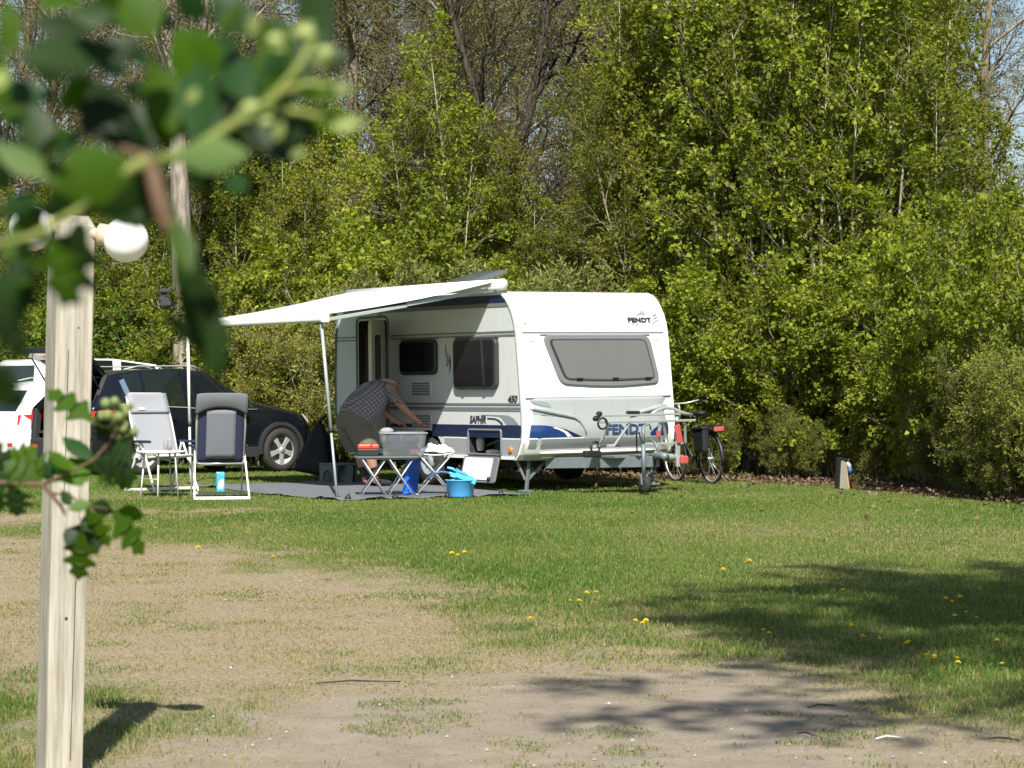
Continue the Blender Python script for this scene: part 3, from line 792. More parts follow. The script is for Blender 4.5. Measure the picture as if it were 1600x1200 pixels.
# a tall tree with pale bark and a nest box, left of the awning
def big_left_tree():
    T = Tree(51)
    P = dict(levels=3, kids=[9, 9, 8], t0=[0.5, 0.15, 0.15], angle=[48, 45, 42], len=[14.0, 2.6, 1.1, 0.55], rad=[0.24, 0.06, 0.02, 0.008], seg=[14, 7, 5, 3], wig=[0.05, 0.14, 0.17, 0.2],
             trop=[0.02, 0.05, 0.03, 0.01], shape=lambda t: 1.1 - 0.5 * t, leaf_from=3, leaves=3, spread=0.05)
    pts = [Vector(p) for p in ((0, 0, -0.1), (0.0, 0, 1.2), (-0.02, 0, 2.6), (-0.08, 0, 4.2), (-0.13, 0, 5.6), (-0.20, 0, 6.6), (-0.26, 0, 7.8), (-0.22, 0, 9.2), (-0.15, 0, 11.0), (-0.1, 0, 13.0))]
    ds = [(pts[min(i + 1, 9)] - pts[max(i - 1, 0)]).normalized() for i in range(10)]
    T.branch(pts, ds, 0.275, 0.06, 0, P)
    P1 = dict(P); P1['kids'] = [9, 7, 7]; P1['t0'] = [0.2, 0.15, 0.15]
    for fork in (((-0.2, 0, 6.55), (0.05, -0.1, 7.0), (0.35, -0.15, 7.8), (0.45, -0.1, 9.0), (0.7, 0, 10.5)), ((-0.2, 0, 6.75), (0.1, 0.1, 7.15), (0.55, 0.1, 7.6), (1.0, 0.1, 8.3), (1.4, 0.1, 9.4)),
                 ((-0.22, 0, 7.0), (-0.5, -0.1, 7.7), (-0.85, -0.2, 8.2), (-1.0, -0.2, 9.4))):
        p = [Vector(q) for q in fork]; d = [(p[min(i + 1, len(p) - 1)] - p[max(i - 1, 0)]).normalized() for i in range(len(p))]
        T.branch(p, d, 0.10, 0.035, 0, P1)
    w, l = T.meshes('tall_tree', M['bark_grey'], [LEAF['bud']], 0.06, aspect=0.5)
    X, Y = -510 / 4000 * 46.5, 46.5
    o = empty('tall_pale_tree', (X, Y, 0))
    tag(o, 'tall tree with pale grey trunk and forked top, behind the dark car', 'tree')
    for nm, me in (('trunk', w), ('crown', l)):
        q = link(bpy.data.objects.new(nm, me)); q.parent = o
    nb = empty('nest_box', (X - 0.33, Y - 0.14, 2.98))
    tag(nb, 'small dark nest box fixed to the left of the pale tree trunk', 'nest box')
    m = MB(); m.box((0, 0, 0), (0.19, 0.18, 0.26)); m.build('box', M['brush'], nb, 0.005)
    m = MB(); m.box((0, -0.02, 0.15), (0.24, 0.26, 0.025), (R(12), 0, 0)); m.build('roof', M['brush'], nb)
    m = MB(); m.lathe([(0.02, 0), (0.02, 0.006)], 12, (0, -0.097, 0.05), 'y'); m.build('entrance_hole', M['black'], nb)
    m = MB(); m.bar((0.09, 0.08, 0.0), (0.20, 0.13, 0.0), 0.03, 0.05); m.build('bracket', M['brush'], nb)
big_left_tree()

def dark_tree():
    T = Tree(61)
    P = dict(levels=3, kids=[11, 9, 8], t0=[0.3, 0.15, 0.15], angle=[52, 45, 42], len=[10.0, 2.4, 1.2, 0.6], rad=[0.2, 0.05, 0.018, 0.008], seg=[10, 7, 5, 3], wig=[0.05, 0.14, 0.17, 0.2],
             trop=[0.02, 0.03, 0.02, 0.0], shape=lambda t: 1.1 - 0.4 * t, leaf_from=2, leaves=4, spread=0.06)
    def run(path, r0, r1):
        p = [Vector(q) for q in path]; d = [(p[min(i + 1, len(p) - 1)] - p[max(i - 1, 0)]).normalized() for i in range(len(p))]
        T.branch(p, d, r0, r1, 0, P)
    # metres east of the foot, height
    run(((0, 0, -0.1), (0.1, 0, 2.0), (0.22, 0, 4.3), (0.40, 0, 5.2), (0.85, 0, 6.6), (1.1, 0, 7.5), (1.5, 0.1, 8.3), (2.1, 0.1, 9.2), (3.2, 0.2, 10.4)), 0.20, 0.05)
    run(((0.95, 0, 6.9), (1.25, -0.1, 7.35), (1.75, -0.2, 7.62), (2.3, -0.3, 7.62), (2.75, -0.3, 7.45), (2.95, -0.3, 7.1)), 0.09, 0.02)
    run(((0.3, 0, 4.8), (0.0, 0.1, 5.8), (-0.15, 0.1, 7.0), (-0.6, 0.1, 8.5), (-0.9, 0.1, 10.5)), 0.12, 0.04)
    run(((1.1, 0, 7.5), (1.2, 0.1, 8.6), (1.0, 0.2, 10.2), (1.1, 0.2, 12)), 0.12, 0.04)
    run(((0.22, 0, 4.2), (0.8, -0.1, 4.75), (1.5, -0.1, 4.9)), 0.05, 0.02)
    w, l = T.meshes('leaning_tree', M['bark_dark'], [LEAF['bud']], 0.07, aspect=0.5)
    Y = 49.0; X = -45 / 4000 * Y
    o = empty('leaning_dark_tree', (X, Y, 0))
    tag(o, 'dark leaning tree with an arching limb, high behind the caravan', 'tree')
    for nm, me in (('trunk', w), ('crown', l)):
        q = link(bpy.data.objects.new(nm, me)); q.parent = o
dark_tree()

def shade_tree():
    """the tree beside the camera that shades the right of the lawn"""
    T = Tree(77)
    P = dict(levels=3, kids=[32, 9, 7], t0=[0.56, 0.25, 0.2], angle=[66, 48, 45], len=[9.0, 3.7, 1.35, 0.5], rad=[0.16, 0.05, 0.014, 0.005], seg=[12, 7, 4, 2], wig=[0.05, 0.10, 0.16, 0.2],
             trop=[0.02, 0.03, 0.02, 0.0], shape=lambda t: 1.2 - 0.6 * t, leaf_from=2, leaves=9, spread=0.06)
    pts, ds = T.path((0, 0, -0.05), (0, 0, 1), 11.2, 12, 0.02, 0.04)
    T.branch(pts, ds, 0.17, 0.02, 0, P)
    w, l = T.meshes('shade_tree', M['bark_grey'], [LEAF['oak']], 0.12, aspect=0.75, up=0.6)
    o = empty('roadside_tree', (2.45, 3.5, 0), 0.6)
    tag(o, 'leafy tree beside the sandy strip that shades the near right lawn', 'tree')
    for nm, me in (('trunk', w), ('crown', l)):
        q = link(bpy.data.objects.new(nm, me)); q.parent = o
shade_tree()

def undergrowth():
    r = np.random.RandomState(5)
    n = 60000
    x = r.uniform(-13, 13, n); y = r.uniform(41, 52, n); 
    y = np.maximum(y, forest_edge(x) + 2.5)
    z = r.rand(n) ** 1.5 * (2.2 + 1.6 * fbm(x * 0.8, y * 0.8, 8))
    k = fbm(x * 1.2, z * 1.2 + y, 15) > 0.42
    pos = np.stack([x, y, z], 1)[k]
    d = r.normal(0, 1, pos.shape)
    me = leaves_mesh('undergrowth', pos, d, 0.10, r, [LEAF['oak']], aspect=0.6)
    o = link(bpy.data.objects.new('undergrowth', me))
    tag(o, 'dark green undergrowth on the floor of the wood', None, None, 'stuff')
    # dead leaves on the floor of the wood and blown on to the lawn
    n = 14000
    x = r.uniform(-9, 8.5, n); y = forest_edge(x) + r.gamma(1.6, 1.0, n) - 0.4
    m_ = 260
    lx = r.uniform(0.6, 6.0, m_); ly = forest_edge(lx) - r.gamma(1.2, 2.2, m_)
    kk = (ly > 22); lx = lx[kk]; ly = ly[kk]
    x = np.concatenate([x, lx]); y = np.concatenate([y, ly])
    z = gz(x, y) + np.concatenate([r.rand(n) * 0.05, np.full(len(lx), 0.03)])
    pos = np.stack([x, y, z], 1); d = r.normal(0, 1, pos.shape); d[:, 2] *= 0.3
    lm = leaf_mat('dead_leaf', (0.075, 0.050, 0.028), (0.27, 0.185, 0.115), 0.15)
    me = leaves_mesh('leaf_litter', pos, d, 0.062, r, [lm], aspect=0.7, up=0.8)
    o = link(bpy.data.objects.new('leaf_litter', me))
    tag(o, 'brown dead leaves lying along the foot of the wood', None, None, 'stuff')
undergrowth()
# ------------------------------------------------------------------ caravan
CX, CY = 0.124, 33.0
CROT = math.atan2(0.5452, 0.8383)
cB = np.array([math.cos(CROT), math.sin(CROT)]); cA = np.array([-math.sin(CROT), math.cos(CROT)])
def pitch(b, a, z=None):
    """a place on the pitch: b across (right), a along (away) from the caravan's near corner"""
    x = CX + cB[0] * b + cA[0] * a; y = CY + cB[1] * b + cA[1] * a
    return (x, y, g1(x, y) if z is None else z)

FP = [(0.38, 0.11), (0.45, 0.03), (0.60, -0.05), (0.75, -0.075), (0.95, -0.07), (1.18, -0.045), (1.6, 0.0), (2.03, 0.055), (2.15, 0.085), (2.28, 0.14), (2.39, 0.215), (2.48, 0.295), (2.54, 0.385), (2.575, 0.50)]
RP = [(0.40, 4.53), (0.50, 4.70), (0.70, 4.82), (1.0, 4.905), (1.5, 4.90), (2.03, 4.87), (2.3, 4.83), (2.45, 4.76), (2.54, 4.66), (2.575, 4.55)]
def yf(z): return float(np.interp(z, [p[0] for p in FP], [p[1] for p in FP]))
def yr(z): return float(np.interp(z, [p[0] for p in RP], [p[1] for p in RP]))
CW = 2.40
cara = empty('caravan', (CX, CY, 0), rot=(0, R(-0.8), CROT))
tag(cara, 'white and silver touring caravan with blue band, its side locker hanging open', 'caravan')

def temp_obj(mb, mats):
    me = mb.mesh('temp', mats); 
    bm = bmesh.new(); bm.from_mesh(me); bmesh.ops.recalc_face_normals(bm, faces=bm.faces); bm.to_mesh(me); bm.free()
    return link(bpy.data.objects.new('temp', me))

def caravan_body():
    prof = [(a, z) for z, a in FP] + [(a, z) for z, a in RP[::-1]]
    n = len(prof); m = MB()
    vs = [(0, a, z) for a, z in prof] + [(CW, a, z) for a, z in prof]
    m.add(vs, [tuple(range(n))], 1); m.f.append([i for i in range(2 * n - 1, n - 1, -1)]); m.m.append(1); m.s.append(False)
    for i in range(n):
        j = (i + 1) % n
        under = prof[i][1] < 0.45 and prof[j][1] < 0.45
        m.f.append([i, j, n + j, n + i]); m.m.append(2 if under else 0); m.s.append(not under)
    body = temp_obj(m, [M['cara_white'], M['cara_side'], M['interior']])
    bv = body.modifiers.new('bevel', 'BEVEL'); bv.width = 0.03; bv.segments = 3; bv.limit_method = 'ANGLE'; bv.angle_limit = R(65)
    cut = []
    c = MB(); c.prism(rrect(3.40, 0.52, 4.20, 2.28, 0.06), lambda a, z, d: (d, a, z), -0.2, 0.75); cut.append(c)
    c = MB(); c.prism(rrect(0.47, 0.45, 1.26, 0.755, 0.03), lambda a, z, d: (d, a, z), -0.2, 0.7); cut.append(c)
    c = MB(); c.prism([(2.31 + 0.42 * math.cos(t), 0.33 + 0.42 * math.sin(t)) for t in np.linspace(0, 2 * math.pi, 24, endpoint=False)], lambda a, z, d: (d, a, z), -0.2, 0.35); cut.append(c)
    cobs = []
    for c in cut:
        co = temp_obj(c, [M['interior']]); cobs.append(co)
        b = body.modifiers.new('cut', 'BOOLEAN'); b.operation = 'DIFFERENCE'; b.object = co; b.solver = 'EXACT'
        try: b.material_mode = 'TRANSFER'
        except Exception: pass
    dg = bpy.context.evaluated_depsgraph_get()
    me = bpy.data.meshes.new_from_object(body.evaluated_get(dg), depsgraph=dg)
    me.name = 'body'
    for o in cobs + [body]: bpy.data.objects.remove(o)
    o = link(bpy.data.objects.new('body', me)); o.parent = cara
caravan_body()

def SP(a, z, d): return (-d, a, z)          # a point on the near side wall, d proud of it
def side_part(name, poly, mat, d0=0.0, d1=0.004, parent=cara, bevel=0):
    m = MB(); m.prism(poly, SP, d0 - 0.002, d1); return m.build(name, mat, parent, bevel)
def side_band(name, z0, z1, mat, a1=None, a0=None, proud=0.004, n=5, inset=0.035):
    zz = np.linspace(z0, z1, n)
    l = [((yf(z) + inset) if a0 is None else a0, z) for z in zz]
    r_ = [((yr(z) - inset) if a1 is None else a1, z) for z in zz]
    return side_part(name, l + r_[::-1], mat, 0, proud)

side_band('roof_stripe', 2.425, 2.53, M['navy'])
side_band('roof_moulding', 2.375, 2.422, M['grey_line'], proud=0.008)
for z in (2.05, 2.005):
    side_band('waist_rail', z - 0.008, z + 0.008, M['grey_line'], a1=3.30, proud=0.012)
    side_band('waist_rail', z - 0.008, z + 0.008, M['grey_line'], a0=4.27, proud=0.012)
for z, t in ((1.105, 0.012), (1.05, 0.014), (1.025, 0.006)):
    side_band('lower_rail', z - t, z + t, M['grey_line'] if t > 0.008 else M['decal_grey'], a1=3.36, proud=0.010)
side_band('blue_band', 0.665, 0.83, M['navy'], a1=1.29, proud=0.003)
side_band('blue_band', 0.665, 0.83, M['navy'], a0=1.29, a1=2.20, proud=0.003)
side_band('blue_band', 0.665, 0.83, M['navy'], a0=4.26, proud=0.003)
side_band('blue_band', 0.78, 0.83, M['navy'], a0=2.20, a1=3.36, proud=0.003)
for a0, a1 in ((None, 0.46), (1.28, 1.88), (2.74, 3.38), (4.24, None)):
    side_band('silver_skirt', 0.43, 0.64, M['cara_skirt'], a0=a0, a1=a1, proud=0.004)
    side_band('skirt_trim', 0.643, 0.662, M['cara_white'], a0=a0, a1=a1, proud=0.006)
    side_band('sill_rail', 0.385, 0.428, M['alu_white'], a0=(0.16 if a0 is None else a0), a1=(4.5 if a1 is None else a1), proud=0.015)
# corner trim that follows the front edge of the side wall
def corner_trim(xc, nm):
    m = MB(); pr = [(z, a) for z, a in FP]
    outer = [(a - 0.004, z) for z, a in pr]; inner = [(a + 0.042, z - (0.02 if z > 2.4 else 0)) for z, a in pr]
    k = len(pr); vs = []
    for (a, z) in outer: vs += [(xc[0], a, z), (xc[1], a, z)]
    for (a, z) in inner: vs += [(xc[0], a, z), (xc[1], a, z)]
    fs = []
    for i in range(k - 1):
        for off in (0,):
            fs.append((2 * i, 2 * i + 2, 2 * i + 3, 2 * i + 1))
            fs.append((2 * (k + i), 2 * (k + i) + 1, 2 * (k + i) + 3, 2 * (k + i) + 2))
            fs.append((2 * i, 2 * (k + i), 2 * (k + i) + 2, 2 * i + 2))
            fs.append((2 * i + 1, 2 * i + 3, 2 * (k + i) + 3, 2 * (k + i) + 1))
    m.add(vs, fs, 0, False)
    return m.build(nm, M['cara_white'], cara, 0.006)
corner_trim((-0.012, 0.035), 'corner_trim'); corner_trim((CW - 0.035, CW + 0.012), 'corner_trim')
m = MB()
pts = [(-0.006, a + 0.05, z) for z, a in FP]; m.tube(pts, 0.008, 6); m.build('edge_seal', M['grey_line'], cara)
pts = [(-0.010, a - 0.03, z) for z, a in RP]; m = MB(); m.tube(pts, 0.016, 6); m.build('rear_seal', M['grey_line'], cara)

def side_window(a0, z0, a1, z1, r, proud):
    o = empty('window', (0, 0, 0)); o.parent = cara
    m = MB(); m.prism(rrect(a0, z0, a1, z1, r, 6), SP, -0.004, proud); m.build('frame', M['window_frame'], o, 0.012)
    m = MB(); m.prism(rrect(a0 + 0.05, z0 + 0.05, a1 - 0.05, z1 - 0.04, r * 0.7, 6), SP, proud + 0.006, proud + 0.014); m.build('pane', M['window_tint'], o, 0.004)
    for ca, cw in ((a0 + 0.11, 0.07), (a1 - 0.11, 0.07)):
        m = MB(); m.tube([SP(ca + 0.02 * math.sin(q * 1.1), z0 + 0.07 + (z1 - z0 - 0.13) * q / 7, proud - 0.008) for q in range(8)], [cw * (0.5 + 0.5 * abs(q - 3) / 4) * 0.18 + 0.003 for q in range(8)], 6); m.build('curtain', M['curtain'], o)
    m = MB(); m.tube([SP(a0 + 0.14 + (a1 - a0 - 0.28) * q / 8, z0 + 0.20 + 0.10 * math.sin(math.pi * q / 8), proud - 0.003) for q in range(9)], 0.006, 5); m.build('inner_rail', M['curtain'], o)
    m = MB()
    for t in (0.25, 0.75):
        a = a0 + (a1 - a0) * t; m.box((-proud - 0.012, a, z0 + 0.03), (0.012, 0.07, 0.025))
    m.build('catch', M['black'], o, 0.004)
    m = MB(); m.bar((-0.012, a0 - 0.01, z1 + 0.012), (-0.012, a1 + 0.01, z1 + 0.012), 0.024, 0.02); m.build('hinge_rail', M['grey_line'], o)
side_window(0.50, 1.30, 1.56, 1.985, 0.10, 0.06)
side_window(2.03, 1.50, 2.99, 1.985, 0.10, 0.05)

def side_vent(a0, z0, a1, z1):
    o = empty('fridge_vent'); o.parent = cara
    m = MB(); m.prism(rrect(a0, z0, a1, z1, 0.015, 3), SP, -0.002, 0.008); m.build('frame', M['cara_side'], o, 0.003)
    for k in range(5):
        z = z0 + (z1 - z0) * (k + 0.5) / 5
        m = MB(); m.box((-0.012, (a0 + a1) / 2, z), (0.012, (a1 - a0) * 0.88, (z1 - z0) * 0.09), (0, R(25), 0)); m.build('slat', M['grey_line'], o)
side_vent(2.21, 1.22, 2.735, 1.40); side_vent(2.20, 0.775, 2.72, 0.955)

# entrance: frame, fly curtain strips inside, and the door standing open
dr = empty('entrance'); dr.parent = cara
m = MB()
ring = rrect(3.36, 0.50, 4.24, 2.32, 0.09, 6)
m.tube([SP(a, z, 0.006) for a, z in ring], 0.018, 6, closed=True); m.build('door_frame', M['grey_line'], dr)
for k in range(9):
    a = 3.46 + k * 0.085
    m = MB(); m.tube([(0.10 + 0.015 * math.sin(k + i * 0.9), a + 0.01 * math.sin(i * 1.3 + k), 0.58 + i * 0.19) for i in range(9)], 0.035, 6); m.build('curtain_strip', M['cloth_navy'] if k % 2 else M['interior'], dr)
door = empty('door', (-0.03, 3.38, 0), rz=R(180 - 125 - 90 + 90)); door.parent = cara
# closed the leaf runs along +a from its hinge; it is swung open by about 125 degrees
door.rotation_euler = (0, 0, R(136))
m = MB(); fr = lambda a, z, d: (d, a, z)
outer = rrect(0.02, 0.53, 0.80, 2.27, 0.10, 6); inner = rrect(0.20, 1.20, 0.62, 2.06, 0.08, 6)
no = len(outer)
vs = [(0.0, a, z) for a, z in outer] + [(0.0, a, z) for a, z in inner] + [(0.05, a, z) for a, z in outer] + [(0.05, a, z) for a, z in inner]
fs = []
for i in range(no):
    j = (i + 1) % no
    fs += [(i, j, no + j, no + i), (2 * no + i, 3 * no + i, 3 * no + j, 2 * no + j), (i, 2 * no + i, 2 * no + j, j), (no + i, no + j, 3 * no + j, 3 * no + i)]
m.add(vs, fs); m.build('leaf', M['cream'], door, 0.006)
m = MB(); m.prism(inner, fr, 0.018, 0.03); m.build('pane', M['window_dark'], door)
m = MB(); m.bar((0.08, 0.70, 1.05), (0.08, 0.70, 1.25), 0.03, 0.03); m.build('handle', M['black'], door, 0.005)
m = MB(); m.prism(rrect(3.55, 2.335, 4.05, 2.375, 0.015, 3), SP, -0.002, 0.05); m.build('awning_light', M['cara_side'], cara, 0.01)

# side locker: frame and the door hanging down
m = MB(); m.tube([SP(a, z, 0.006) for a, z in rrect(0.46, 0.44, 1.27, 0.765, 0.03, 3)], 0.018, 6, closed=True); m.build('locker_frame', M['win_frame_grey'], cara)
lk = empty('locker_door', (-0.025, 0, 0.42)); lk.parent = cara; lk.rotation_euler = (0, R(14), 0)
m = MB(); m.prism(rrect(0.45, -0.36, 1.30, -0.01, 0.04, 4), SP, 0.0, 0.03); m.build('panel', M['win_frame_grey'], lk, 0.006)
m = MB(); m.prism(rrect(0.57, -0.325, 1.25, -0.03, 0.02, 3), SP, 0.03, 0.040); m.build('inner_face', M['cara_white'], lk, 0.003)
for a in (0.56, 1.2):
    m = MB(); m.lathe([(0.028, 0), (0.028, 0.02)], 12, (-0.06, a, -0.31), 'x'); m.build('lock', M['black'], lk)
lw = empty('locker_load'); lw.parent = cara
m = MB(); m.tube([(0.12, 1.16, 0.48), (0.12, 1.17, 0.6), (0.13, 1.15, 0.70)], [0.05, 0.06, 0.045], 10); m.build('bottle', M['cream'], lw)
m = MB(); m.tube([(0.15, 1.06, 0.55), (0.2, 0.85, 0.62), (0.22, 0.65, 0.60)], 0.012, 6); m.build('hose', plain('green_hose', (0.05, 0.25, 0.12), 0.5), lw)
m = MB(); m.ball((0.2, 0.95, 0.47), 0.10, 12, 8, (1, 1.7, 0.35)); m.build('cloth', M['cloth_white'], lw)
m = MB(); m.box((0.35, 0.75, 0.56), (0.3, 0.4, 0.2)); m.build('storage_box', M['black'], lw, 0.01)

# marker lamp, badges and lettering
m = MB(); m.lathe([(0.045, 0.0), (0.045, 0.012), (0.03, 0.024), (0.0001, 0.028)], 16, (0, 0, 0), 'x')
o = m.build('marker_lamp', M['orange'], cara); o.rotation_euler = (0, 0, R(180)); o.location = (-0.003, 0.235, 0.51)
side_part('swoosh', [(0.60, 0.965), (0.40, 0.962), (0.28, 0.955), (0.16, 0.92), (0.06, 0.85), (0.045, 0.835), (0.34, 0.835), (0.38, 0.87), (0.46, 0.925), (0.52, 0.945), (0.95, 0.960), (0.95, 0.965)], M['decal_grey'], 0, 0.004)
side_part('swoosh', [(0.80, 0.925), (0.62, 0.92), (0.52, 0.90), (0.44, 0.86), (0.42, 0.838), (0.47, 0.838), (0.51, 0.868), (0.60, 0.897), (0.80, 0.905)], M['decal_dark'], 0, 0.004)
side_part('feather_decal', [(1.82, 1.93), (1.80, 1.82), (1.77, 1.75), (1.73, 1.68), (1.76, 1.62), (1.79, 1.60), (1.82, 1.62), (1.80, 1.70), (1.84, 1.78), (1.85, 1.86)], M['decal_grey'], 0, 0.003)
side_part('feather_decal', [(1.74, 1.80), (1.70, 1.70), (1.70, 1.60), (1.75, 1.50), (1.73, 1.60), (1.73, 1.70)], M['decal_dark'], 0, 0.003)

def lettering(text, size, mat, name='lettering', bold=0.0, shear=0.0, xs=1.0, depth=0.002, space=1.0):
    cu = bpy.data.curves.new('text', 'FONT'); cu.body = text; cu.size = size; cu.offset = bold; cu.shear = shear; cu.extrude = depth
    cu.align_x = 'LEFT'; cu.space_character = space; cu.resolution_u = 3
    t = link(bpy.data.objects.new('text', cu)); t.scale = (xs, 1, 1)
    bpy.context.view_layer.update()
    dg = bpy.context.evaluated_depsgraph_get()
    me = bpy.data.meshes.new_from_object(t.evaluated_get(dg), depsgraph=dg)
    bpy.data.objects.remove(t)
    me.transform(Matrix.Diagonal((xs, 1, 1, 1)))
    me.materials.clear(); me.materials.append(mat)
    return link(bpy.data.objects.new(name, me))
# on the side wall text runs towards the front corner: +x of the text -> -a
SROT = (R(90), 0, R(-90))
t = lettering('SAPHIR', 0.135, M['decal_dark'], bold=0.004, shear=0.25, xs=0.92); t.parent = cara; t.rotation_euler = SROT; t.location = (-0.006, 1.235, 0.855)
t = lettering('450', 0.125, M['decal_dark'], bold=0.004, shear=0.3, xs=1.15); t.parent = cara; t.rotation_euler = SROT; t.location = (-0.006, 0.30, 1.128)

# ---- front end
def FPt(b, z, d=0.0): return (b, yf(z) - d, z)
m = MB()
# the upper front seam rail and the wall's small fittings
for z, t, mt in ((2.03, 0.013, 'grey_line'), (2.006, 0.008, 'cara_white')):
    m = MB(); m.prism([(0.07, z - t), (CW - 0.07, z - t), (CW - 0.07, z + t), (0.07, z + t)], FPt, -0.004, 0.008); m.build('front_rail', M[mt], cara)
for b, z in ((0.13, 2.115),):
    m = MB(); m.lathe([(0.045, 0), (0.04, 0.02), (0.0001, 0.03)], 14, (b, yf(z) + 0.004, z), 'y'); o = m.build('roof_lamp', M['decal_grey'], cara)
for b in (0.2, CW - 0.2):
    m = MB(); m.box((b, yf(1.93) - 0.004, 1.93), (0.09, 0.012, 0.03)); m.build('marker_lamp', M['cream'], cara, 0.004)

# front window: a trapezoid that narrows to the bottom, with a pleated blind drawn behind
fw = empty('front_window'); fw.parent = cara
def trap(x0t, x1t, x0b, x1b, zt, zb, r, n=6, sag=0.0):
    C = [(x1t, zt), (x0t, zt), (x0b, zb), (x1b, zb)]
    out = []
    for i in range(4):
        p = Vector(C[i]); a = Vector(C[i - 1]); b = Vector(C[(i + 1) % 4])
        u = (a - p).normalized(); v = (b - p).normalized()
        for k in range(n + 1):
            t = k / n
            q = (p + u * r) * (1 - t) ** 2 + p * 2 * t * (1 - t) + (p + v * r) * t ** 2
            out.append((q.x, q.y))
        if i == 2 and sag:
            for k in range(1, 8):
                t = k / 8; out.append((x0b + r + (x1b - x0b - 2 * r) * t, zb - sag * math.sin(math.pi * t)))
    return out
m = MB(); m.prism(trap(0.36, 2.075, 0.60, 2.20, 2.0, 1.35, 0.13, sag=0.03), FPt, -0.004, 0.035); m.build('frame', M['win_frame_grey'], fw, 0.012)
m = MB(); m.prism(trap(0.44, 2.01, 0.66, 2.12, 1.945, 1.41, 0.09, sag=0.02), FPt, 0.030, 0.040); m.build('seal', M['window_frame'], fw, 0.003)
m = MB(); poly = trap(0.49, 1.98, 0.69, 2.09, 1.925, 1.435, 0.06, sag=0.015); m.prism(poly, FPt, 0.036, 0.044); m.build('blind', M['blind'], fw)
m = MB(); m.prism(trap(0.47, 2.0, 0.67, 2.11, 1.935, 1.42, 0.08, sag=0.018), FPt, 0.050, 0.056); m.build('pane', M['pane_clear'], fw)
for b in (0.88, 1.45, 1.98):
    m = MB(); m.box((b, yf(1.42) - 0.06, 1.425), (0.10, 0.012, 0.022)); m.build('catch', M['black'], fw, 0.004)
m = MB(); m.prism([(0.34, 2.0), (2.09, 2.0), (2.09, 2.018), (0.34, 2.018)], FPt, -0.003, 0.02); m.build('hinge_rail', M['cara_silver'], fw)

# lower front panel: moulded, rounded at the corners
def front_panel():
    m = MB()
    bs = [0.0, 0.03, 0.07, 0.13, 0.22, 0.34, 0.5, 0.8, 1.2, 1.6, 1.9, 2.06, 2.18, 2.27, 2.33, 2.37, 2.40]
    zs = [0.37, 0.40, 0.44, 0.48, 0.52, 0.60, 0.66, 0.70, 0.76, 0.83, 0.90, 0.97, 1.03, 1.09, 1.14, 1.175]
    def off(b, z):
        e = min(b, CW - b)
        corner = 0.15 * (1 - min(1, e / 0.34)) ** 2.2
        bulge = 0.035 + 0.03 * sstep(1.02, 0.7, np.array(z)) * (1 if e > 0.02 else 0.6)
        lip = 0.03 if 0.43 < z < 0.50 else 0.0
        return float(bulge + lip - corner * (0.9 if z < 1.12 else 0.6))
    g = [[(b, yf(z) - off(b, z), z) for b in bs] for z in zs]
    nb = len(bs)
    vs = [p for row in g for p in row]
    fs = [(i * nb + j, i * nb + j + 1, (i + 1) * nb + j + 1, (i + 1) * nb + j) for i in range(len(zs) - 1) for j in range(nb - 1)]
    # returns to the body all round
    back = len(vs)
    top = [(b, yf(1.175) + 0.01, 1.18) for b in bs]; bot = [(b, yf(0.38) + 0.12, 0.37) for b in bs]
    vs += top + bot
    for j in range(nb - 1):
        fs.append(((len(zs) - 1) * nb + j, (len(zs) - 1) * nb + j + 1, back + j + 1, back + j))
        fs.append((j + 1, j, back + nb + j, back + nb + j + 1))
    m.add(vs, fs, 0, True)
    o = m.build('front_panel', M['cara_silver'], cara)
    return off
poff = front_panel()
def PPt(b, z, d=0.0): return (b, yf(z) - poff(b, z) - d, z)
def panel_strip(name, top, bot, mat, d=0.006):
    """a decal that follows the moulded panel between two edges given as lists of (b, z)"""
    m = MB(); n = len(top); vs = []
    for k in range(n):
        for t in (0, 0.25, 0.5, 0.75, 1):
            b = top[k][0] * (1 - t) + bot[k][0] * t; z = top[k][1] * (1 - t) + bot[k][1] * t
            vs.append(PPt(b, z, d))
    fs = [(k * 5 + i, k * 5 + i + 1, k * 5 + 6 + i, k * 5 + 5 + i) for k in range(n - 1) for i in range(4)]
    m.add(vs, fs, 0, True); return m.build(name, mat, cara)
xs_ = [0.03, 0.07, 0.13, 0.22, 0.30, 0.40, 0.50, 0.60, 0.70]
tz = [0.83, 0.83, 0.832, 0.83, 0.825, 0.812, 0.79, 0.755, 0.705]
panel_strip('blue_swoosh', list(zip(xs_, tz)), [(x, 0.665) for x in xs_], M['blue_gloss'])
panel_strip('white_flash', [(0.44, 0.80), (0.54, 0.775), (0.63, 0.735), (0.70, 0.68)], [(0.40, 0.795), (0.50, 0.765), (0.585, 0.725), (0.635, 0.67)], M['cara_white'], 0.010)
panel_strip('blue_tail', [(0.50, 0.795), (0.62, 0.765), (0.74, 0.72), (0.88, 0.665)], [(0.50, 0.79), (0.60, 0.755), (0.68, 0.715), (0.74, 0.665)], M['navy'], 0.008)
panel_strip('silver_line', [(x, 0.663) for x in (0.03, 0.13, 0.3, 0.5, 0.7, 0.9)], [(x, 0.648) for x in (0.03, 0.13, 0.3, 0.5, 0.7, 0.9)], M['cara_white'], 0.007)
xr_ = [CW - x for x in xs_]
panel_strip('blue_swoosh', list(zip([CW - x * 0.62 for x in xs_], tz)), [(CW - x * 0.62, 0.665) for x in xs_], M['blue_gloss'])
panel_strip('silver_skirt', [(x, 0.645) for x in (0.02, 0.07, 0.15, 0.3, 0.8, 1.6, 2.1, 2.25, 2.33, 2.38)], [(x, 0.505) for x in (0.02, 0.07, 0.15, 0.3, 0.8, 1.6, 2.1, 2.25, 2.33, 2.38)], plain('front_skirt_shaded', (0.22, 0.245, 0.25), 0.35, metal=0.2, var=0.05), 0.004)  # side's silver band continued, darkened to paint the shade where the panel curves under
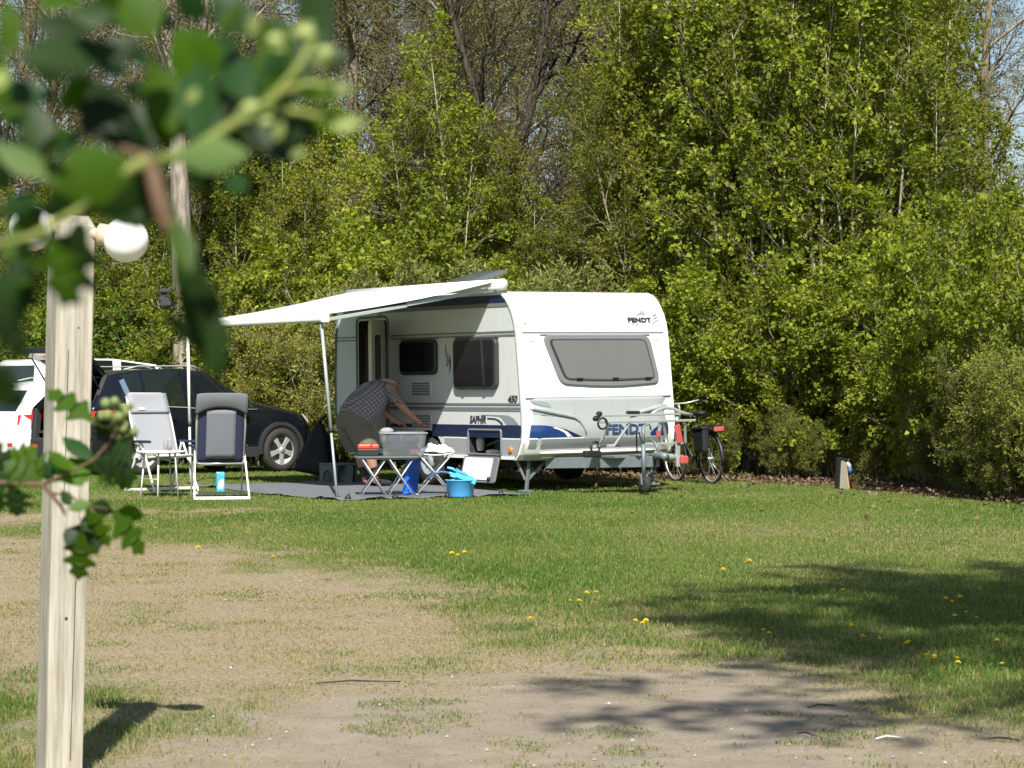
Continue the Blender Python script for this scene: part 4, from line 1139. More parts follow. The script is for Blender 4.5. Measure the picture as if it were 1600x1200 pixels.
# grab handle recess with the long moulded crease below it
panel_strip('handle_recess', [(0.05, 1.155), (0.16, 1.15), (0.28, 1.14), (0.36, 1.115), (0.40, 1.08)], [(0.05, 1.145), (0.14, 1.11), (0.24, 1.085), (0.33, 1.07), (0.40, 1.055)], M['decal_grey'], 0.006)
m = MB(); m.tube([PPt(b, z, 0.012) for b, z in ((0.04, 1.035), (0.16, 1.05), (0.3, 1.02), (0.46, 0.985), (0.62, 0.955), (0.76, 0.925), (0.84, 0.87), (0.90, 0.78), (0.93, 0.70))], [0.012, 0.032, 0.034, 0.028, 0.026, 0.024, 0.016, 0.010, 0.006], 8); m.build('crease_moulding', M['cara_silver'], cara)
panel_strip('crease_shade', [(0.05, 1.02), (0.16, 1.015), (0.3, 0.99), (0.46, 0.955)], [(0.05, 1.0), (0.14, 0.972), (0.28, 0.958), (0.46, 0.945)], M['decal_grey'], 0.007)  # flat grey strip that paints the shade beneath the crease moulding
m = MB(); m.tube([PPt(b, z, 0.012) for b, z in ((CW - 0.04, 1.035), (CW - 0.16, 1.05), (CW - 0.34, 1.02), (CW - 0.6, 0.97), (CW - 0.75, 0.92))], [0.012, 0.032, 0.034, 0.026, 0.01], 8); m.build('crease_moulding', M['cara_silver'], cara)
for b in (0.77, 1.63):
    m = MB(); m.tube([PPt(b, z, 0.002) for z in (0.5, 0.7, 0.9, 1.1, 1.17)], 0.004, 4); m.build('panel_seam', M['decal_grey'], cara)
m = MB(); m.tube([FPt(b, 1.182, 0.012) for b in np.linspace(0.04, CW - 0.04, 12)], 0.010, 6); m.build('panel_seal', M['decal_grey'], cara)
m = MB(); m.tube([PPt(b, 0.47, 0.004) for b in (0.25, 0.5, 0.9, 1.3, 1.8, 2.15)], [0.012, 0.02, 0.024, 0.024, 0.02, 0.012], 8); m.build('bumper_lip', M['cara_white'], cara)
m = MB(); m.box((0.42, yf(0.42) - 0.045, 0.415), (0.22, 0.05, 0.04)); m.build('lifting_handle', M['cara_white'], cara, 0.015)
m = MB(); m.tube([PPt(CW - 0.05, 1.10, 0.03), PPt(CW - 0.02, 1.0, 0.06), PPt(CW - 0.05, 0.97, 0.03)], 0.012, 6); m.build('grab_handle', M['black'], cara)

FROT = (R(90), 0, 0)
t = lettering('FENDT', 0.092, M['decal_dark'], bold=0.0045, xs=1.28, space=1.08); t.parent = cara; t.location = FPt(1.775, 2.170, 0.014); t.rotation_euler = (R(68), 0, 0)
t = lettering('FENDT', 0.17, M['letter_blue'], bold=0.006, xs=1.25); t.parent = cara; t.location = PPt(1.235, 0.70, 0.012); t.rotation_euler = FROT
# the grey feathers of the emblem
for poly in ([(1.93, 2.262), (2.06, 2.325), (2.075, 2.268)], [(1.985, 2.265), (2.07, 2.33), (2.095, 2.275)], [(2.215, 2.265), (2.275, 2.30), (2.28, 2.265), (2.22, 2.24)], [(2.215, 2.225), (2.285, 2.252), (2.28, 2.235), (2.22, 2.205)], [(2.17, 2.155), (2.28, 2.207), (2.28, 2.196), (2.18, 2.144)], [(1.895, 2.125), (1.935, 2.16), (1.95, 2.158), (1.91, 2.12)], [(1.82, 2.135), (1.87, 2.155), (1.875, 2.145)]):
    m = MB(); m.prism(poly, FPt, 0.0, 0.010); m.build('emblem_feather', M['decal_grey'], cara)

# roof: open skylight, flue
sk = empty('skylight', (0.75, 2.40, 2.575)); sk.parent = cara
m = MB(); m.prism(rrect(-0.36, -0.36, 0.36, 0.36, 0.05, 3), lambda x, y, d: (x, y, d), 0, 0.05); m.build('base', M['cara_white'], sk, 0.01)
lid = empty('lid', (-0.34, 0, 0.10)); lid.parent = sk; lid.rotation_euler = (0, R(-17), R(0))
m = MB(); m.lathe([(0.55, 0.0), (0.54, 0.03), (0.46, 0.06), (0.0001, 0.08)], 4, (0, 0, 0)); 
vs = m.v; m2 = MB()
rot = Matrix.Rotation(R(45), 3, 'Z')
m2.add([rot @ Vector(p) + Vector((0.38, 0, 0)) for p in m.v], m.f, 0, False); m2.build('dome', M['smoke_plastic'], lid, 0.02)
for y in (-0.25, 0.25):
    m = MB(); m.bar((0.3, y, 0.05), (0.3, y, 0.27), 0.015, 0.015); m.build('stay', M['alu_dull'], sk)
m = MB(); m.lathe([(0.05, 0), (0.05, 0.10), (0.08, 0.11), (0.08, 0.14), (0.0001, 0.15)], 14, (1.7, 3.4, 2.57)); m.build('roof_flue', M['decal_grey'], cara)

# wheels, chassis, steadies, drawbar, jockey wheel
for x0, nm in ((-0.02, 'wheel'), (CW - 0.18, 'wheel')):
    w = empty(nm, (x0, 2.31, 0.33)); w.parent = cara
    m = MB(); m.lathe([(0.19, 0.20), (0.30, 0.20), (0.328, 0.17), (0.33, 0.10), (0.328, 0.03), (0.30, 0.0), (0.19, 0.0)], 28, (0, 0, 0), 'x', cap=False); m.build('tyre', M['rubber'], w)
    m = MB(); m.lathe([(0.0001, 0.03), (0.07, 0.025), (0.08, 0.05), (0.15, 0.045), (0.19, 0.01), (0.20, 0.01), (0.20, 0.19), (0.0001, 0.19)], 24, (0, 0, 0), 'x'); m.build('rim', M['alu'], w)
    for k in range(8):
        a = k * math.pi / 4; m = MB(); m.box((0.040, 0.115 * math.cos(a), 0.115 * math.sin(a)), (0.012, 0.03, 0.03)); m.build('vent_hole', M['black'], w, 0.004)
m = MB()
for x in (0.55, CW - 0.55): m.bar((x, 0.0, 0.33), (x, 4.6, 0.33), 0.05, 0.14)
m.bar((0.3, 2.31, 0.33), (CW - 0.3, 2.31, 0.33), 0.09, 0.09); m.build('chassis', M['black'], cara)
m = MB(); m.box((CW / 2, 2.3, 0.42), (CW - 0.3, 4.2, 0.05)); m.build('floor', M['black'], cara)
for x, y in ((0.22, 0.18), (CW - 0.22, 0.18), (0.3, 4.3), (CW - 0.3, 4.3)):
    sx = -1 if x < 1 else 1
    s_ = empty('steady'); s_.parent = cara
    m = MB(); gzz = g1(*pitch(x, y)[:2]); m.bar((x - 0.02 * sx, y, 0.36), (x + 0.04 * sx, y - 0.02, 0.03 + gzz), 0.035, 0.035); m.bar((x - 0.30 * sx, y, 0.38), (x + 0.03 * sx, y, 0.10), 0.03, 0.03)
    m.bar((x + 0.16 * sx, y + 0.02, 0.37), (x + 0.05 * sx, y, 0.12), 0.03, 0.03); m.build('leg', M['galv'], s_)
    m = MB(); m.box((x + 0.045 * sx, y, 0.018 + gzz), (0.16, 0.12, 0.03)); m.build('foot', M['galv'], s_, 0.004)
for b, tgt in ((0.45, 1.16), (1.95, 1.24)):
    m = MB(); m.bar((b, 0.10, 0.33), (tgt, -1.28, 0.36), 0.05, 0.14, mat=0); m.build('drawbar_beam', M['galv'], cara, 0.006)
m = MB(); m.box((1.2, -0.75, 0.42), (0.8, 0.42, 0.03)); m.box((1.2, -1.05, 0.44), (0.35, 0.25, 0.025)); m.build('drawbar_plate', M['galv'], cara, 0.004)
m = MB(); m.tube([(1.2, -1.2, 0.42), (1.2, -1.42, 0.44), (1.2, -1.52, 0.42)], [0.05, 0.045, 0.05], 10); m.tube([(1.2, -1.36, 0.47), (1.2, -1.28, 0.60), (1.2, -1.18, 0.64)], 0.018, 8); m.build('coupling', M['galv'], cara)
jw = empty('jockey_wheel', (1.06, -1.22, g1(*pitch(1.06, -1.22)[:2]) + 0.014)); jw.parent = cara
m = MB(); m.tube([(0, 0, 0.20), (0, 0, 0.62)], 0.028, 10); m.build('tube', M['galv'], jw)
m = MB(); m.tube([(0, 0, 0.62), (0, 0, 0.85)], 0.022, 10); m.tube([(0, 0, 0.85), (0.10, 0, 0.87), (0.12, 0, 0.80)], 0.012, 6); m.build('crank', M['galv'], jw)
m = MB(); m.lathe([(0.05, -0.035), (0.10, -0.035), (0.105, 0), (0.10, 0.035), (0.05, 0.035)], 18, (0, -0.02, 0.105), 'x'); m.build('wheel', M['rubber'], jw)
m = MB(); m.bar((-0.045, -0.02, 0.105), (-0.045, 0, 0.24), 0.03, 0.008); m.bar((0.045, -0.02, 0.105), (0.045, 0, 0.24), 0.03, 0.008); m.build('fork', M['galv'], jw)
m = MB(); m.tube([(1.55, -0.4, 0.46), (1.40, -0.6, 0.70), (1.30, -0.8, 0.72), (1.22, -0.95, 0.60), (1.2, -1.0, 0.46)], 0.010, 6); m.tube([(1.3, -1.1, 0.46), (1.5, -1.05, 0.40), (1.7, -0.7, 0.46), (1.8, -0.2, 0.42)], 0.011, 6); m.build('tow_cable', M['black'], cara)

# ------------------------------------------------------------------ cycle carrier on the drawbar
cc = empty('cycle_carrier', (CX, CY, 0), CROT)
tag(cc, 'silver folded bicycle carrier with red straps on the caravan drawbar', 'bike carrier')
def ctube(name, pts, r, mat, n=8): 
    m = MB(); m.tube(pts, r, n); return m.build(name, mat, cc)
for y, z, x0, x1 in ((-0.62, 0.955, 0.72, 2.08), (-0.92, 0.875, 0.60, 2.10)):
    m = MB(); m.bar((x0, y, z), (x1, y, z + 0.02), 0.045, 0.03); m.build('wheel_rail', M['alu'], cc, 0.006)
for y, z, x0, x1 in ((-0.70, 0.56, 0.62, 1.05), (-0.78, 0.585, 1.35, 2.0)):
    m = MB(); m.bar((x0, y, z), (x1, y, z + 0.015), 0.05, 0.04); m.build('wheel_rail', M['alu'], cc, 0.006)
for p0, p1 in (((0.72, -0.92, 0.87), (0.70, -0.75, 0.56)), ((1.06, -0.92, 0.87), (0.92, -0.75, 0.56)), ((1.55, -0.9, 0.87), (1.55, -0.85, 0.45)), ((1.60, -0.9, 0.88), (1.75, -0.78, 0.60)), ((1.95, -0.9, 0.88), (2.05, -0.78, 0.60))):
    m = MB(); m.bar(p0, p1, 0.035, 0.03); m.build('strut', M['alu'], cc, 0.005)
ctube('hoop', [(1.62, -0.62, 0.98), (1.72, -0.6, 1.02), (1.85, -0.6, 1.06), (2.0, -0.6, 1.04), (2.12, -0.62, 0.99), (2.28, -0.62, 0.96)], 0.022, M['alu'])
for b, y, z in ((0.60, -0.92, 0.86), (0.64, -0.70, 0.555)):
    m = MB(); pts = [(b + 0.07 * math.cos(t), y - 0.04, z + 0.07 * math.sin(t)) for t in np.linspace(0, 2 * math.pi, 14, endpoint=False)]
    m.tube(pts, 0.014, 6, closed=True); m.build('clamp_ring', M['black'], cc)
m = MB(); m.bar((0.70, -0.64, 0.90), (0.80, -0.62, 1.0), 0.07, 0.05); m.build('rail_end', M['black'], cc, 0.01)
m = MB(); m.box((1.32, -0.62, 0.995), (0.20, 0.05, 0.045)); m.build('rail_clip', M['black'], cc, 0.01)
m = MB(); m.box((0.60, -0.72, 0.47), (0.24, 0.1, 0.09)); m.build('swing_joint', M['black'], cc, 0.02)
m = MB(); m.box((1.85, -0.88, 0.52), (0.055, 0.04, 0.46)); m.build('support_leg', M['alu'], cc, 0.006)
m = MB(); m.box((1.50, -0.93, 0.72), (0.06, 0.03, 0.09)); m.build('red_strap', M['red_strap'], cc, 0.01)
m = MB(); m.box((1.83, -0.92, 0.72), (0.09, 0.03, 0.24), (0, R(-12), 0)); m.build('red_strap', M['red_strap'], cc, 0.01)
m = MB(); m.box((1.92, -0.92, 0.38), (0.12, 0.06, 0.11)); m.build('red_strap', M['red_strap'], cc, 0.02)
m = MB(); m.tube([(1.55, -0.8, 0.46), (1.75, -0.78, 0.42), (2.0, -0.78, 0.40)], 0.045, 8); m.build('lower_tube', M['alu_dull'], cc)

# ------------------------------------------------------------------ awning
aw = empty('awning', (CX, CY, 0), CROT)
tag(aw, 'white wind-out awning pitched over the caravan door on two thin legs', 'awning')
m = MB(); m.tube([(-0.05, 0.36, 2.66), (-0.05, 4.45, 2.66)], 0.075, 14); m.build('case', M['awning_case'], aw)
def canopy():
    m = MB(); na, nb = 28, 14; vs = []
    for i in range(na + 1):
        for j in range(nb + 1):
            s_ = i / na; t = j / nb
            a = (0.50 * (1 - t) + 0.80 * t) * (1 - s_) + (4.38 * (1 - t) + 4.62 * t) * s_
            b = -0.08 - 2.40 * t
            z = 2.70 - 0.46 * t - 0.05 * math.sin(math.pi * t) * (0.7 + 0.5 * math.sin(math.pi * s_)) - 0.012 * math.sin(math.pi * 3 * s_) * t + 0.02 * (float(fbm(np.array([s_ * 9.0]), np.array([t * 2.0]), 91)[0]) - 0.5)
            vs.append((b, a, z))
    q = nb + 1
    m.add(vs, [(i * q + j, i * q + j + 1, (i + 1) * q + j + 1, (i + 1) * q + j) for i in range(na) for j in range(nb)], 0, True)
    o = m.build('canopy', M['awning'], aw)
    s = o.modifiers.new('thickness', 'SOLIDIFY'); s.thickness = 0.004
canopy()
m = MB(); m.prism(rrect(-0.05, -0.055, 0.05, 0.055, 0.03, 4), lambda x, z, d: (-2.50 + x, d, 2.20 + z), 0.72, 4.70); m.build('lead_rail', M['awning_case'], aw, 0.0)
for a in (0.70, 4.70):
    m = MB(); m.box((-2.50, a, 2.20), (0.12, 0.03, 0.13)); m.build('end_cap', M['awning_case'], aw, 0.015)
for a0, a1 in ((0.62, 0.80), (4.3, 4.6)):
    m = MB(); m.bar((-0.12, a0, 2.60), (-1.3, a0 * 0.5 + a1 * 0.5, 2.385), 0.035, 0.05); m.build('arm', M['alu_dull'], aw, 0.006)
    m = MB(); m.bar((-1.3, a0 * 0.5 + a1 * 0.5, 2.37), (-2.45, a1, 2.17), 0.03, 0.045); m.build('arm', M['alu_dull'], aw, 0.006)
for top, foot in (((-2.50, 0.80), (-2.46, 0.46)), ((-2.50, 4.64), (-2.52, 4.50))):
    fx, fy, fz = pitch(foot[0], foot[1])
    p0 = Vector((top[0], top[1], 2.15)); p1 = Vector((foot[0], foot[1], fz + 0.01)); pm = p0.lerp(p1, 0.62)
    lg = empty('leg'); lg.parent = aw
    m = MB(); m.tube([p0, pm], 0.022, 8); m.build('upper_tube', M['alu_white'] if top[1] > 2 else M['alu_dull'], lg)
    m = MB(); m.tube([pm, p1], 0.017, 8); m.build('lower_tube', M['alu_white'] if top[1] > 2 else M['alu_dull'], lg)
    m = MB(); m.tube([pm + Vector((0, 0, 0.03)), pm - Vector((0, 0, 0.03))], 0.027, 8); m.build('clamp', M['black'], lg)
    m = MB(); m.box((foot[0], foot[1], fz + 0.012), (0.08, 0.06, 0.02)); m.build('foot', M['black'], lg, 0.004)

# ------------------------------------------------------------------ ground mat
def ground_mat():
    nb, na = 44, 70; vs = []
    for i in range(na + 1):
        for j in range(nb + 1):
            b = -2.85 + 2.80 * j / nb; a = -0.35 + 4.1 * i / na + 0.35 * (j / nb) * (i / na)
            a += 0.05 * math.sin(b * 3.1) * (1 - i / na); b2 = b + 0.04 * math.sin(a * 2.7) * (1 - j / nb)
            x, y, z = pitch(b2, a)
            e = min(i, na - i, j * 1.0 + 0.0 if j < nb / 2 else 9)
            w = 0.012 + 0.010 * float(fbm(np.array([x * 2.2]), np.array([y * 2.2]), 71)[0])
            if i in (0, 1) or j in (0, 1): w += 0.022 * max(0.0, float(fbm(np.array([x * 3.7]), np.array([y * 3.7]), 77)[0]) - 0.42) * 4
            vs.append((x, y, z + w))
    q = nb + 1; m = MB()
    m.add(vs, [(i * q + j, i * q + j + 1, (i + 1) * q + j + 1, (i + 1) * q + j) for i in range(na) for j in range(nb)], 0, True)
    o = m.build('ground_mat', M['mat_grey'])
    s = o.modifiers.new('thickness', 'SOLIDIFY'); s.thickness = 0.006; s.offset = -1
    tag(o, 'grey groundsheet spread under the awning beside the caravan', 'ground mat')
ground_mat()
for i, (b, a) in enumerate(((-2.75, -0.33), (-2.1, -0.36), (-1.35, -0.37), (-0.55, -0.36))):
    x, y, z = pitch(b, a)
    m = MB(); m.ball((0, 0, 0.03), 0.04, 8, 6, (1.0, 0.8, 1.0)); m.tube([(0, 0, 0.05), (0.02, 0, 0.09)], 0.012, 5)
    o = m.build('mat_peg', M['black'], loc=(x, y, z))
    tag(o, 'black peg tab pinning the near edge of the grey groundsheet', 'peg', 'pegs along the near edge of the groundsheet')
# ------------------------------------------------------------------ the man bending down
def skinned(name, verts, edges, radii, mat, parent, root=0, sub=2, smooth=True):
    me = bpy.data.meshes.new('temp'); me.from_pydata([tuple(v) for v in verts], edges, []); me.update()
    o = link(bpy.data.objects.new('temp', me))
    md = o.modifiers.new('skin', 'SKIN'); md.use_smooth_shade = True; md.branch_smoothing = 0.4
    sv = me.skin_vertices[0].data
    for i, r_ in enumerate(radii):
        sv[i].radius = (r_, r_) if not hasattr(r_, '__len__') else r_
        sv[i].use_root = (i == root)
    if sub:
        sb = o.modifiers.new('sub', 'SUBSURF'); sb.levels = sub; sb.render_levels = sub
    bpy.context.view_layer.update()
    dg = bpy.context.evaluated_depsgraph_get()
    out = bpy.data.meshes.new_from_object(o.evaluated_get(dg), depsgraph=dg)
    bpy.data.objects.remove(o)
    out.materials.clear(); out.materials.append(mat)
    out.polygons.foreach_set('use_smooth', np.ones(len(out.polygons), bool))
    q = link(bpy.data.objects.new(name, out)); q.parent = parent
    return q

def loft(name, groups, mat, parent, n=20, sub=1):
    """each group is a list of (x, y, z, half_thickness, half_width, tilt): ellipses across a limb, tilt from the vertical"""
    m = MB()
    for g in groups:
        vs = []
        for (x, y, z, t, w, tl) in g:
            for k in range(n):
                a = 2 * math.pi * k / n
                ct = math.copysign(abs(math.cos(a)) ** 0.85, math.cos(a)); st_ = math.copysign(abs(math.sin(a)) ** 0.85, math.sin(a))
                vs.append((x + t * ct * math.cos(tl), y + w * st_, z - t * ct * math.sin(tl)))
        fs = [(i * n + k, i * n + (k + 1) % n, (i + 1) * n + (k + 1) % n, (i + 1) * n + k) for i in range(len(g) - 1) for k in range(n)]
        fs.append(tuple(range(n))[::-1]); fs.append(tuple(range((len(g) - 1) * n, len(g) * n)))
        m.add(vs, fs, 0, True)
    o = m.build(name, mat, parent)
    if sub:
        sb = o.modifiers.new('sub', 'SUBSURF'); sb.levels = sub; sb.render_levels = sub
    return o

def person():
    x, y, z = pitch(-0.76, 2.42)
    root = empty('person', (x, y, z + 0.018), math.atan2(0.50, 0.87))
    root.scale = (1.12, 1.20, 1.0)
    tag(root, 'grey haired man in plaid shirt and khaki shorts bending by the caravan door', 'person')
    V = {}
    V['pelvis'] = (-0.30, 0, 0.92); V['belly'] = (-0.18, 0, 1.06); V['chest'] = (-0.05, 0, 1.23); V['upper'] = (0.04, 0, 1.33); V['neck'] = (0.105, 0, 1.372)
    V['skull0'] = (0.150, 0.0, 1.385); V['skull1'] = (0.195, 0.0, 1.370); V['jaw'] = (0.250, 0.0, 1.310)
    for s, k in ((1, 'l'), (-1, 'r')):
        V['sh' + k] = (0.05, 0.19 * s, 1.31)
        V['hip' + k] = (-0.30, 0.11 * s, 0.86); V['knee' + k] = (-0.155, 0.125 * s, 0.48); V['calf' + k] = (-0.14, 0.125 * s, 0.35); V['ank' + k] = (-0.08, 0.125 * s, 0.10); V['heel' + k] = (-0.09, 0.125 * s, 0.05); V['toe' + k] = (0.13, 0.14 * s, 0.035)
    V['elr'] = (0.22, -0.26, 1.045); V['wrr'] = (0.43, -0.22, 0.875); V['pmr'] = (0.49, -0.21, 0.835)
    V['ell'] = (0.17, 0.25, 1.03); V['wrl'] = (0.36, 0.16, 0.86); V['pml'] = (0.42, 0.14, 0.825)
    names = list(V); ix = {n: i for i, n in enumerate(names)}
    E_ = [('pelvis', 'belly'), ('belly', 'chest'), ('chest', 'upper'), ('upper', 'neck'), ('neck', 'skull0'), ('skull0', 'skull1'), ('skull1', 'jaw'),
          ('upper', 'shl'), ('upper', 'shr'), ('shr', 'elr'), ('elr', 'wrr'), ('wrr', 'pmr'), ('shl', 'ell'), ('ell', 'wrl'), ('wrl', 'pml'),
          ('pelvis', 'hipl'), ('pelvis', 'hipr')]
    for k in 'lr': E_ += [('hip' + k, 'knee' + k), ('knee' + k, 'calf' + k), ('calf' + k, 'ank' + k), ('ank' + k, 'heel' + k), ('heel' + k, 'toe' + k)]
    rad = dict(pelvis=0.13, belly=0.15, chest=0.15, upper=0.09, neck=0.065, skull0=0.088, skull1=0.098, jaw=0.062, shl=0.07, shr=0.07, elr=0.050, ell=0.050, wrr=0.033, wrl=0.033, pmr=0.036, pml=0.036)
    for k in 'lr': rad.update({'hip' + k: 0.10, 'knee' + k: 0.068, 'calf' + k: 0.070, 'ank' + k: 0.045, 'heel' + k: 0.04, 'toe' + k: 0.03})
    skinned('body', [V[n] for n in names], [(ix[a], ix[b]) for a, b in E_], [rad[n] for n in names], M['skin'], root)
    for hand, s in (('r', -1), ('l', 1)):
        p = Vector(V['pm' + hand]); fd = (p - Vector(V['wr' + hand])).normalized(); sd = Vector((0, 1, 0)) - fd * fd.y; sd.normalize()
        for k, (o_, ln) in enumerate(((-0.030, 0.062), (-0.010, 0.075), (0.010, 0.072), (0.029, 0.056))):
            q0 = p + sd * o_ + fd * 0.01; q1 = q0 + fd * ln * 0.5; q2 = q1 + (fd * 0.7 + Vector((0.0, 0, -0.7))).normalized() * ln * 0.5
            fb = MB(); fb.tube([q0, q1, q2], [0.010, 0.0092, 0.007], 6); fb.build('finger', M['skin'], root)
        t0 = p - fd * 0.015 + sd * (-s) * 0.02; fb = MB(); fb.tube([t0, t0 + (fd * 0.5 + sd * (-s) * 0.8).normalized() * 0.035, t0 + (fd * 0.9 + sd * (-s) * 0.5).normalized() * 0.062], [0.012, 0.0105, 0.008], 6); fb.build('thumb', M['skin'], root)
    m = MB(); m.ball((0.292, 0, 1.352), 0.022, 8, 6, (1.2, 0.8, 1.2)); m.build('nose', M['skin'], root)
    for s in (1, -1):
        m = MB(); m.ball((0.180, 0.098 * s, 1.345), 0.032, 8, 6, (0.6, 0.35, 1)); m.build('ear', M['skin'], root)
        m = MB(); m.ball((0.280, 0.036 * s, 1.375), 0.010, 8, 6); m.build('eye', M['black'], root)
    m = MB(); m.box((0.297, 0, 1.302), (0.01, 0.045, 0.008), (0, R(30), 0)); m.build('mouth', M['red_strap'], root)
    loft('hair', [[(0.09, 0, 1.385, 0.05, 0.06, 0.5), (0.115, 0, 1.40, 0.075, 0.088, 0.5), (0.15, 0, 1.405, 0.085, 0.098, 0.5), (0.19, 0, 1.405, 0.080, 0.097, 0.4), (0.215, 0, 1.415, 0.055, 0.075, 0.3)]], M['hair'], root)
    T = math.atan2(0.32, 0.42)
    sh = [[(-0.305, 0, 0.885, 0.205, 0.205, T), (-0.275, 0, 0.925, 0.218, 0.212, T), (-0.20, 0, 1.03, 0.228, 0.222, T), (-0.11, 0, 1.15, 0.215, 0.228, T), (-0.03, 0, 1.255, 0.185, 0.232, T), (0.03, 0, 1.33, 0.135, 0.205, T), (0.075, 0, 1.375, 0.085, 0.12, T), (0.10, 0, 1.392, 0.07, 0.075, T)]]
    for s, e in ((-1, (0.135, -0.262, 1.13)), (1, (0.12, 0.255, 1.12))):
        sh.append([(0.015, 0.13 * s, 1.33, 0.085, 0.07, 0.3), (0.045, 0.20 * s, 1.305, 0.098, 0.075, 0.45), (0.085, 0.235 * s, 1.225, 0.093, 0.078, 0.45), (e[0], e[1], e[2], 0.092, 0.080, 0.45), (e[0] + 0.003, e[1], e[2] - 0.012, 0.07, 0.06, 0.45)])
    o = loft('shirt', sh, M['plaid'], root, 24, 2)
    dv = bpy.data.textures.new('folds', 'CLOUDS'); dv.noise_scale = 0.10
    dm = o.modifiers.new('folds', 'DISPLACE'); dm.texture = dv; dm.strength = 0.028; dm.mid_level = 0.5
    so = [[(-0.25, 0, 0.98, 0.18, 0.18, 0.55), (-0.30, 0, 0.92, 0.195, 0.20, 0.35), (-0.315, 0, 0.85, 0.195, 0.215, 0.1), (-0.31, 0, 0.79, 0.175, 0.21, 0.0), (-0.30, 0, 0.75, 0.12, 0.17, 0.0)]]
    for s in (-1, 1):
        so.append([(-0.31, 0.105 * s, 0.85, 0.175, 0.105, 0.0), (-0.295, 0.115 * s, 0.76, 0.168, 0.112, -0.1), (-0.25, 0.125 * s, 0.64, 0.145, 0.112, -0.25), (-0.19, 0.13 * s, 0.51, 0.128, 0.108, -0.3), (-0.175, 0.13 * s, 0.475, 0.126, 0.108, -0.3), (-0.177, 0.13 * s, 0.48, 0.09, 0.08, -0.3)])
    o = loft('shorts', so, M['khaki'], root, 24, 2)
    dm = o.modifiers.new('folds', 'DISPLACE'); dm.texture = dv; dm.strength = 0.022; dm.mid_level = 0.5
    for s in (1, -1):
        skinned('shoe', [(-0.10, 0.125 * s, 0.05), (0.0, 0.13 * s, 0.045), (0.135, 0.14 * s, 0.034), (-0.09, 0.125 * s, 0.13)], [(0, 1), (1, 2), (0, 3)], [0.052, 0.050, 0.038, 0.052], M['shoe'], root)
        skinned('sock', [(-0.085, 0.125 * s, 0.12), (-0.10, 0.125 * s, 0.20), (-0.118, 0.125 * s, 0.25)], [(0, 1), (1, 2)], [0.055, 0.06, 0.066], M['shoe'], root, 1)
person()

# ------------------------------------------------------------------ camp things on the groundsheet
def ground_at(px, py_depth):
    X = px / 4000.0 * py_depth
    return X, py_depth, g1(X, py_depth) + 0.016

# folding table with crossed legs
X, Y, Z = ground_at(-196, 32.35)
tb = empty('folding_table', (X, Y, Z), 0.12)
tag(tb, 'small folding table with dark top on crossed metal legs, holding a grey crate', 'table')
TZ = 0.50
m = MB(); m.prism(rrect(-0.41, -0.26, 0.41, 0.26, 0.05, 4), lambda x, y, d: (x, y, d), TZ - 0.022, TZ); m.build('top', M['table_top'], tb, 0.004)
for y in (-0.22, 0.22):
    for sx in (1, -1):
        for off in (-0.195, 0.195):
            pass
    for cx in (-0.17, 0.17):
        for sx in (1, -1):
            m = MB(); m.tube([(cx - 0.155 * sx, y + 0.012 * sx, 0.01), (cx + 0.155 * sx, y + 0.012 * sx, TZ - 0.025)], 0.0105, 7); m.build('leg', M['alu'], tb)
m = MB(); m.tube([(-0.36, -0.22, 0.47), (0.36, -0.22, 0.47)], 0.010, 6); m.tube([(-0.36, 0.22, 0.47), (0.36, 0.22, 0.47)], 0.010, 6); m.build('rail', M['alu_dull'], tb)

cr = empty('storage_crate', (X + 0.20, Y + 0.05, Z + TZ + 0.002), 0.12)
tag(cr, 'translucent grey plastic storage crate standing on the folding table', 'crate')
def crate():
    m = MB(); w0, d0, w1, d1, h = 0.25, 0.17, 0.29, 0.21, 0.29; t = 0.006
    for ins in (0, 1):
        q = t * ins
    o4 = [(-w0, -d0, 0), (w0, -d0, 0), (w0, d0, 0), (-w0, d0, 0)]; p4 = [(-w1, -d1, h), (w1, -d1, h), (w1, d1, h), (-w1, d1, h)]
    i4 = [(x * 0.97, y * 0.96, t) for x, y, z in o4]; j4 = [(x * 0.97, y * 0.96, h) for x, y, z in p4]
    vs = o4 + p4 + i4 + j4; fs = [(3, 2, 1, 0), (8, 9, 10, 11)]
    for i in range(4):
        k = (i + 1) % 4
        fs += [(i, k, 4 + k, 4 + i), (8 + k, 8 + i, 12 + i, 12 + k), (4 + i, 4 + k, 12 + k, 12 + i)]
    m.add(vs, fs); m.build('tub', M['crate'], cr)
    m = MB(); m.tube([(x * 1.02, y * 1.02, h) for x, y, z in p4], 0.012, 6, closed=True); m.build('rim', M['chair_grey'], cr)
    m = MB(); m.ball((-0.02, 0.0, 0.10), 0.12, 12, 8, (1.4, 1.1, 0.75)); m.ball((0.1, 0.02, 0.2), 0.10, 12, 8, (1.2, 1.1, 0.8)); m.ball((-0.12, 0.03, 0.22), 0.09, 12, 8); m.build('clothing', M['cloth_navy'], cr)
    m = MB(); m.ball((-0.2, -0.02, 0.31), 0.07, 10, 8, (1.3, 1, 0.7)); m.build('pale_cloth', M['chair_grey'], cr)
    m = MB(); m.box((0.14, -0.10, 0.05), (0.12, 0.06, 0.06)); m.build('red_packet', M['red_strap'], cr, 0.01)
crate()
bx = empty('black_box', (X - 0.23, Y - 0.12, Z + TZ + 0.002), 0.12)
tag(bx, 'flat black box with coral red lids at the left end of the folding table', 'box')
m = MB(); m.box((0, 0, 0.045), (0.27, 0.17, 0.09)); m.build('base', M['black'], bx, 0.01)
for x0, w_ in ((-0.045, 0.165), (0.09, 0.095)):
    m = MB(); m.box((x0, 0, 0.12), (w_, 0.15, 0.055)); m.build('lid', M['hot_red'], bx, 0.015)

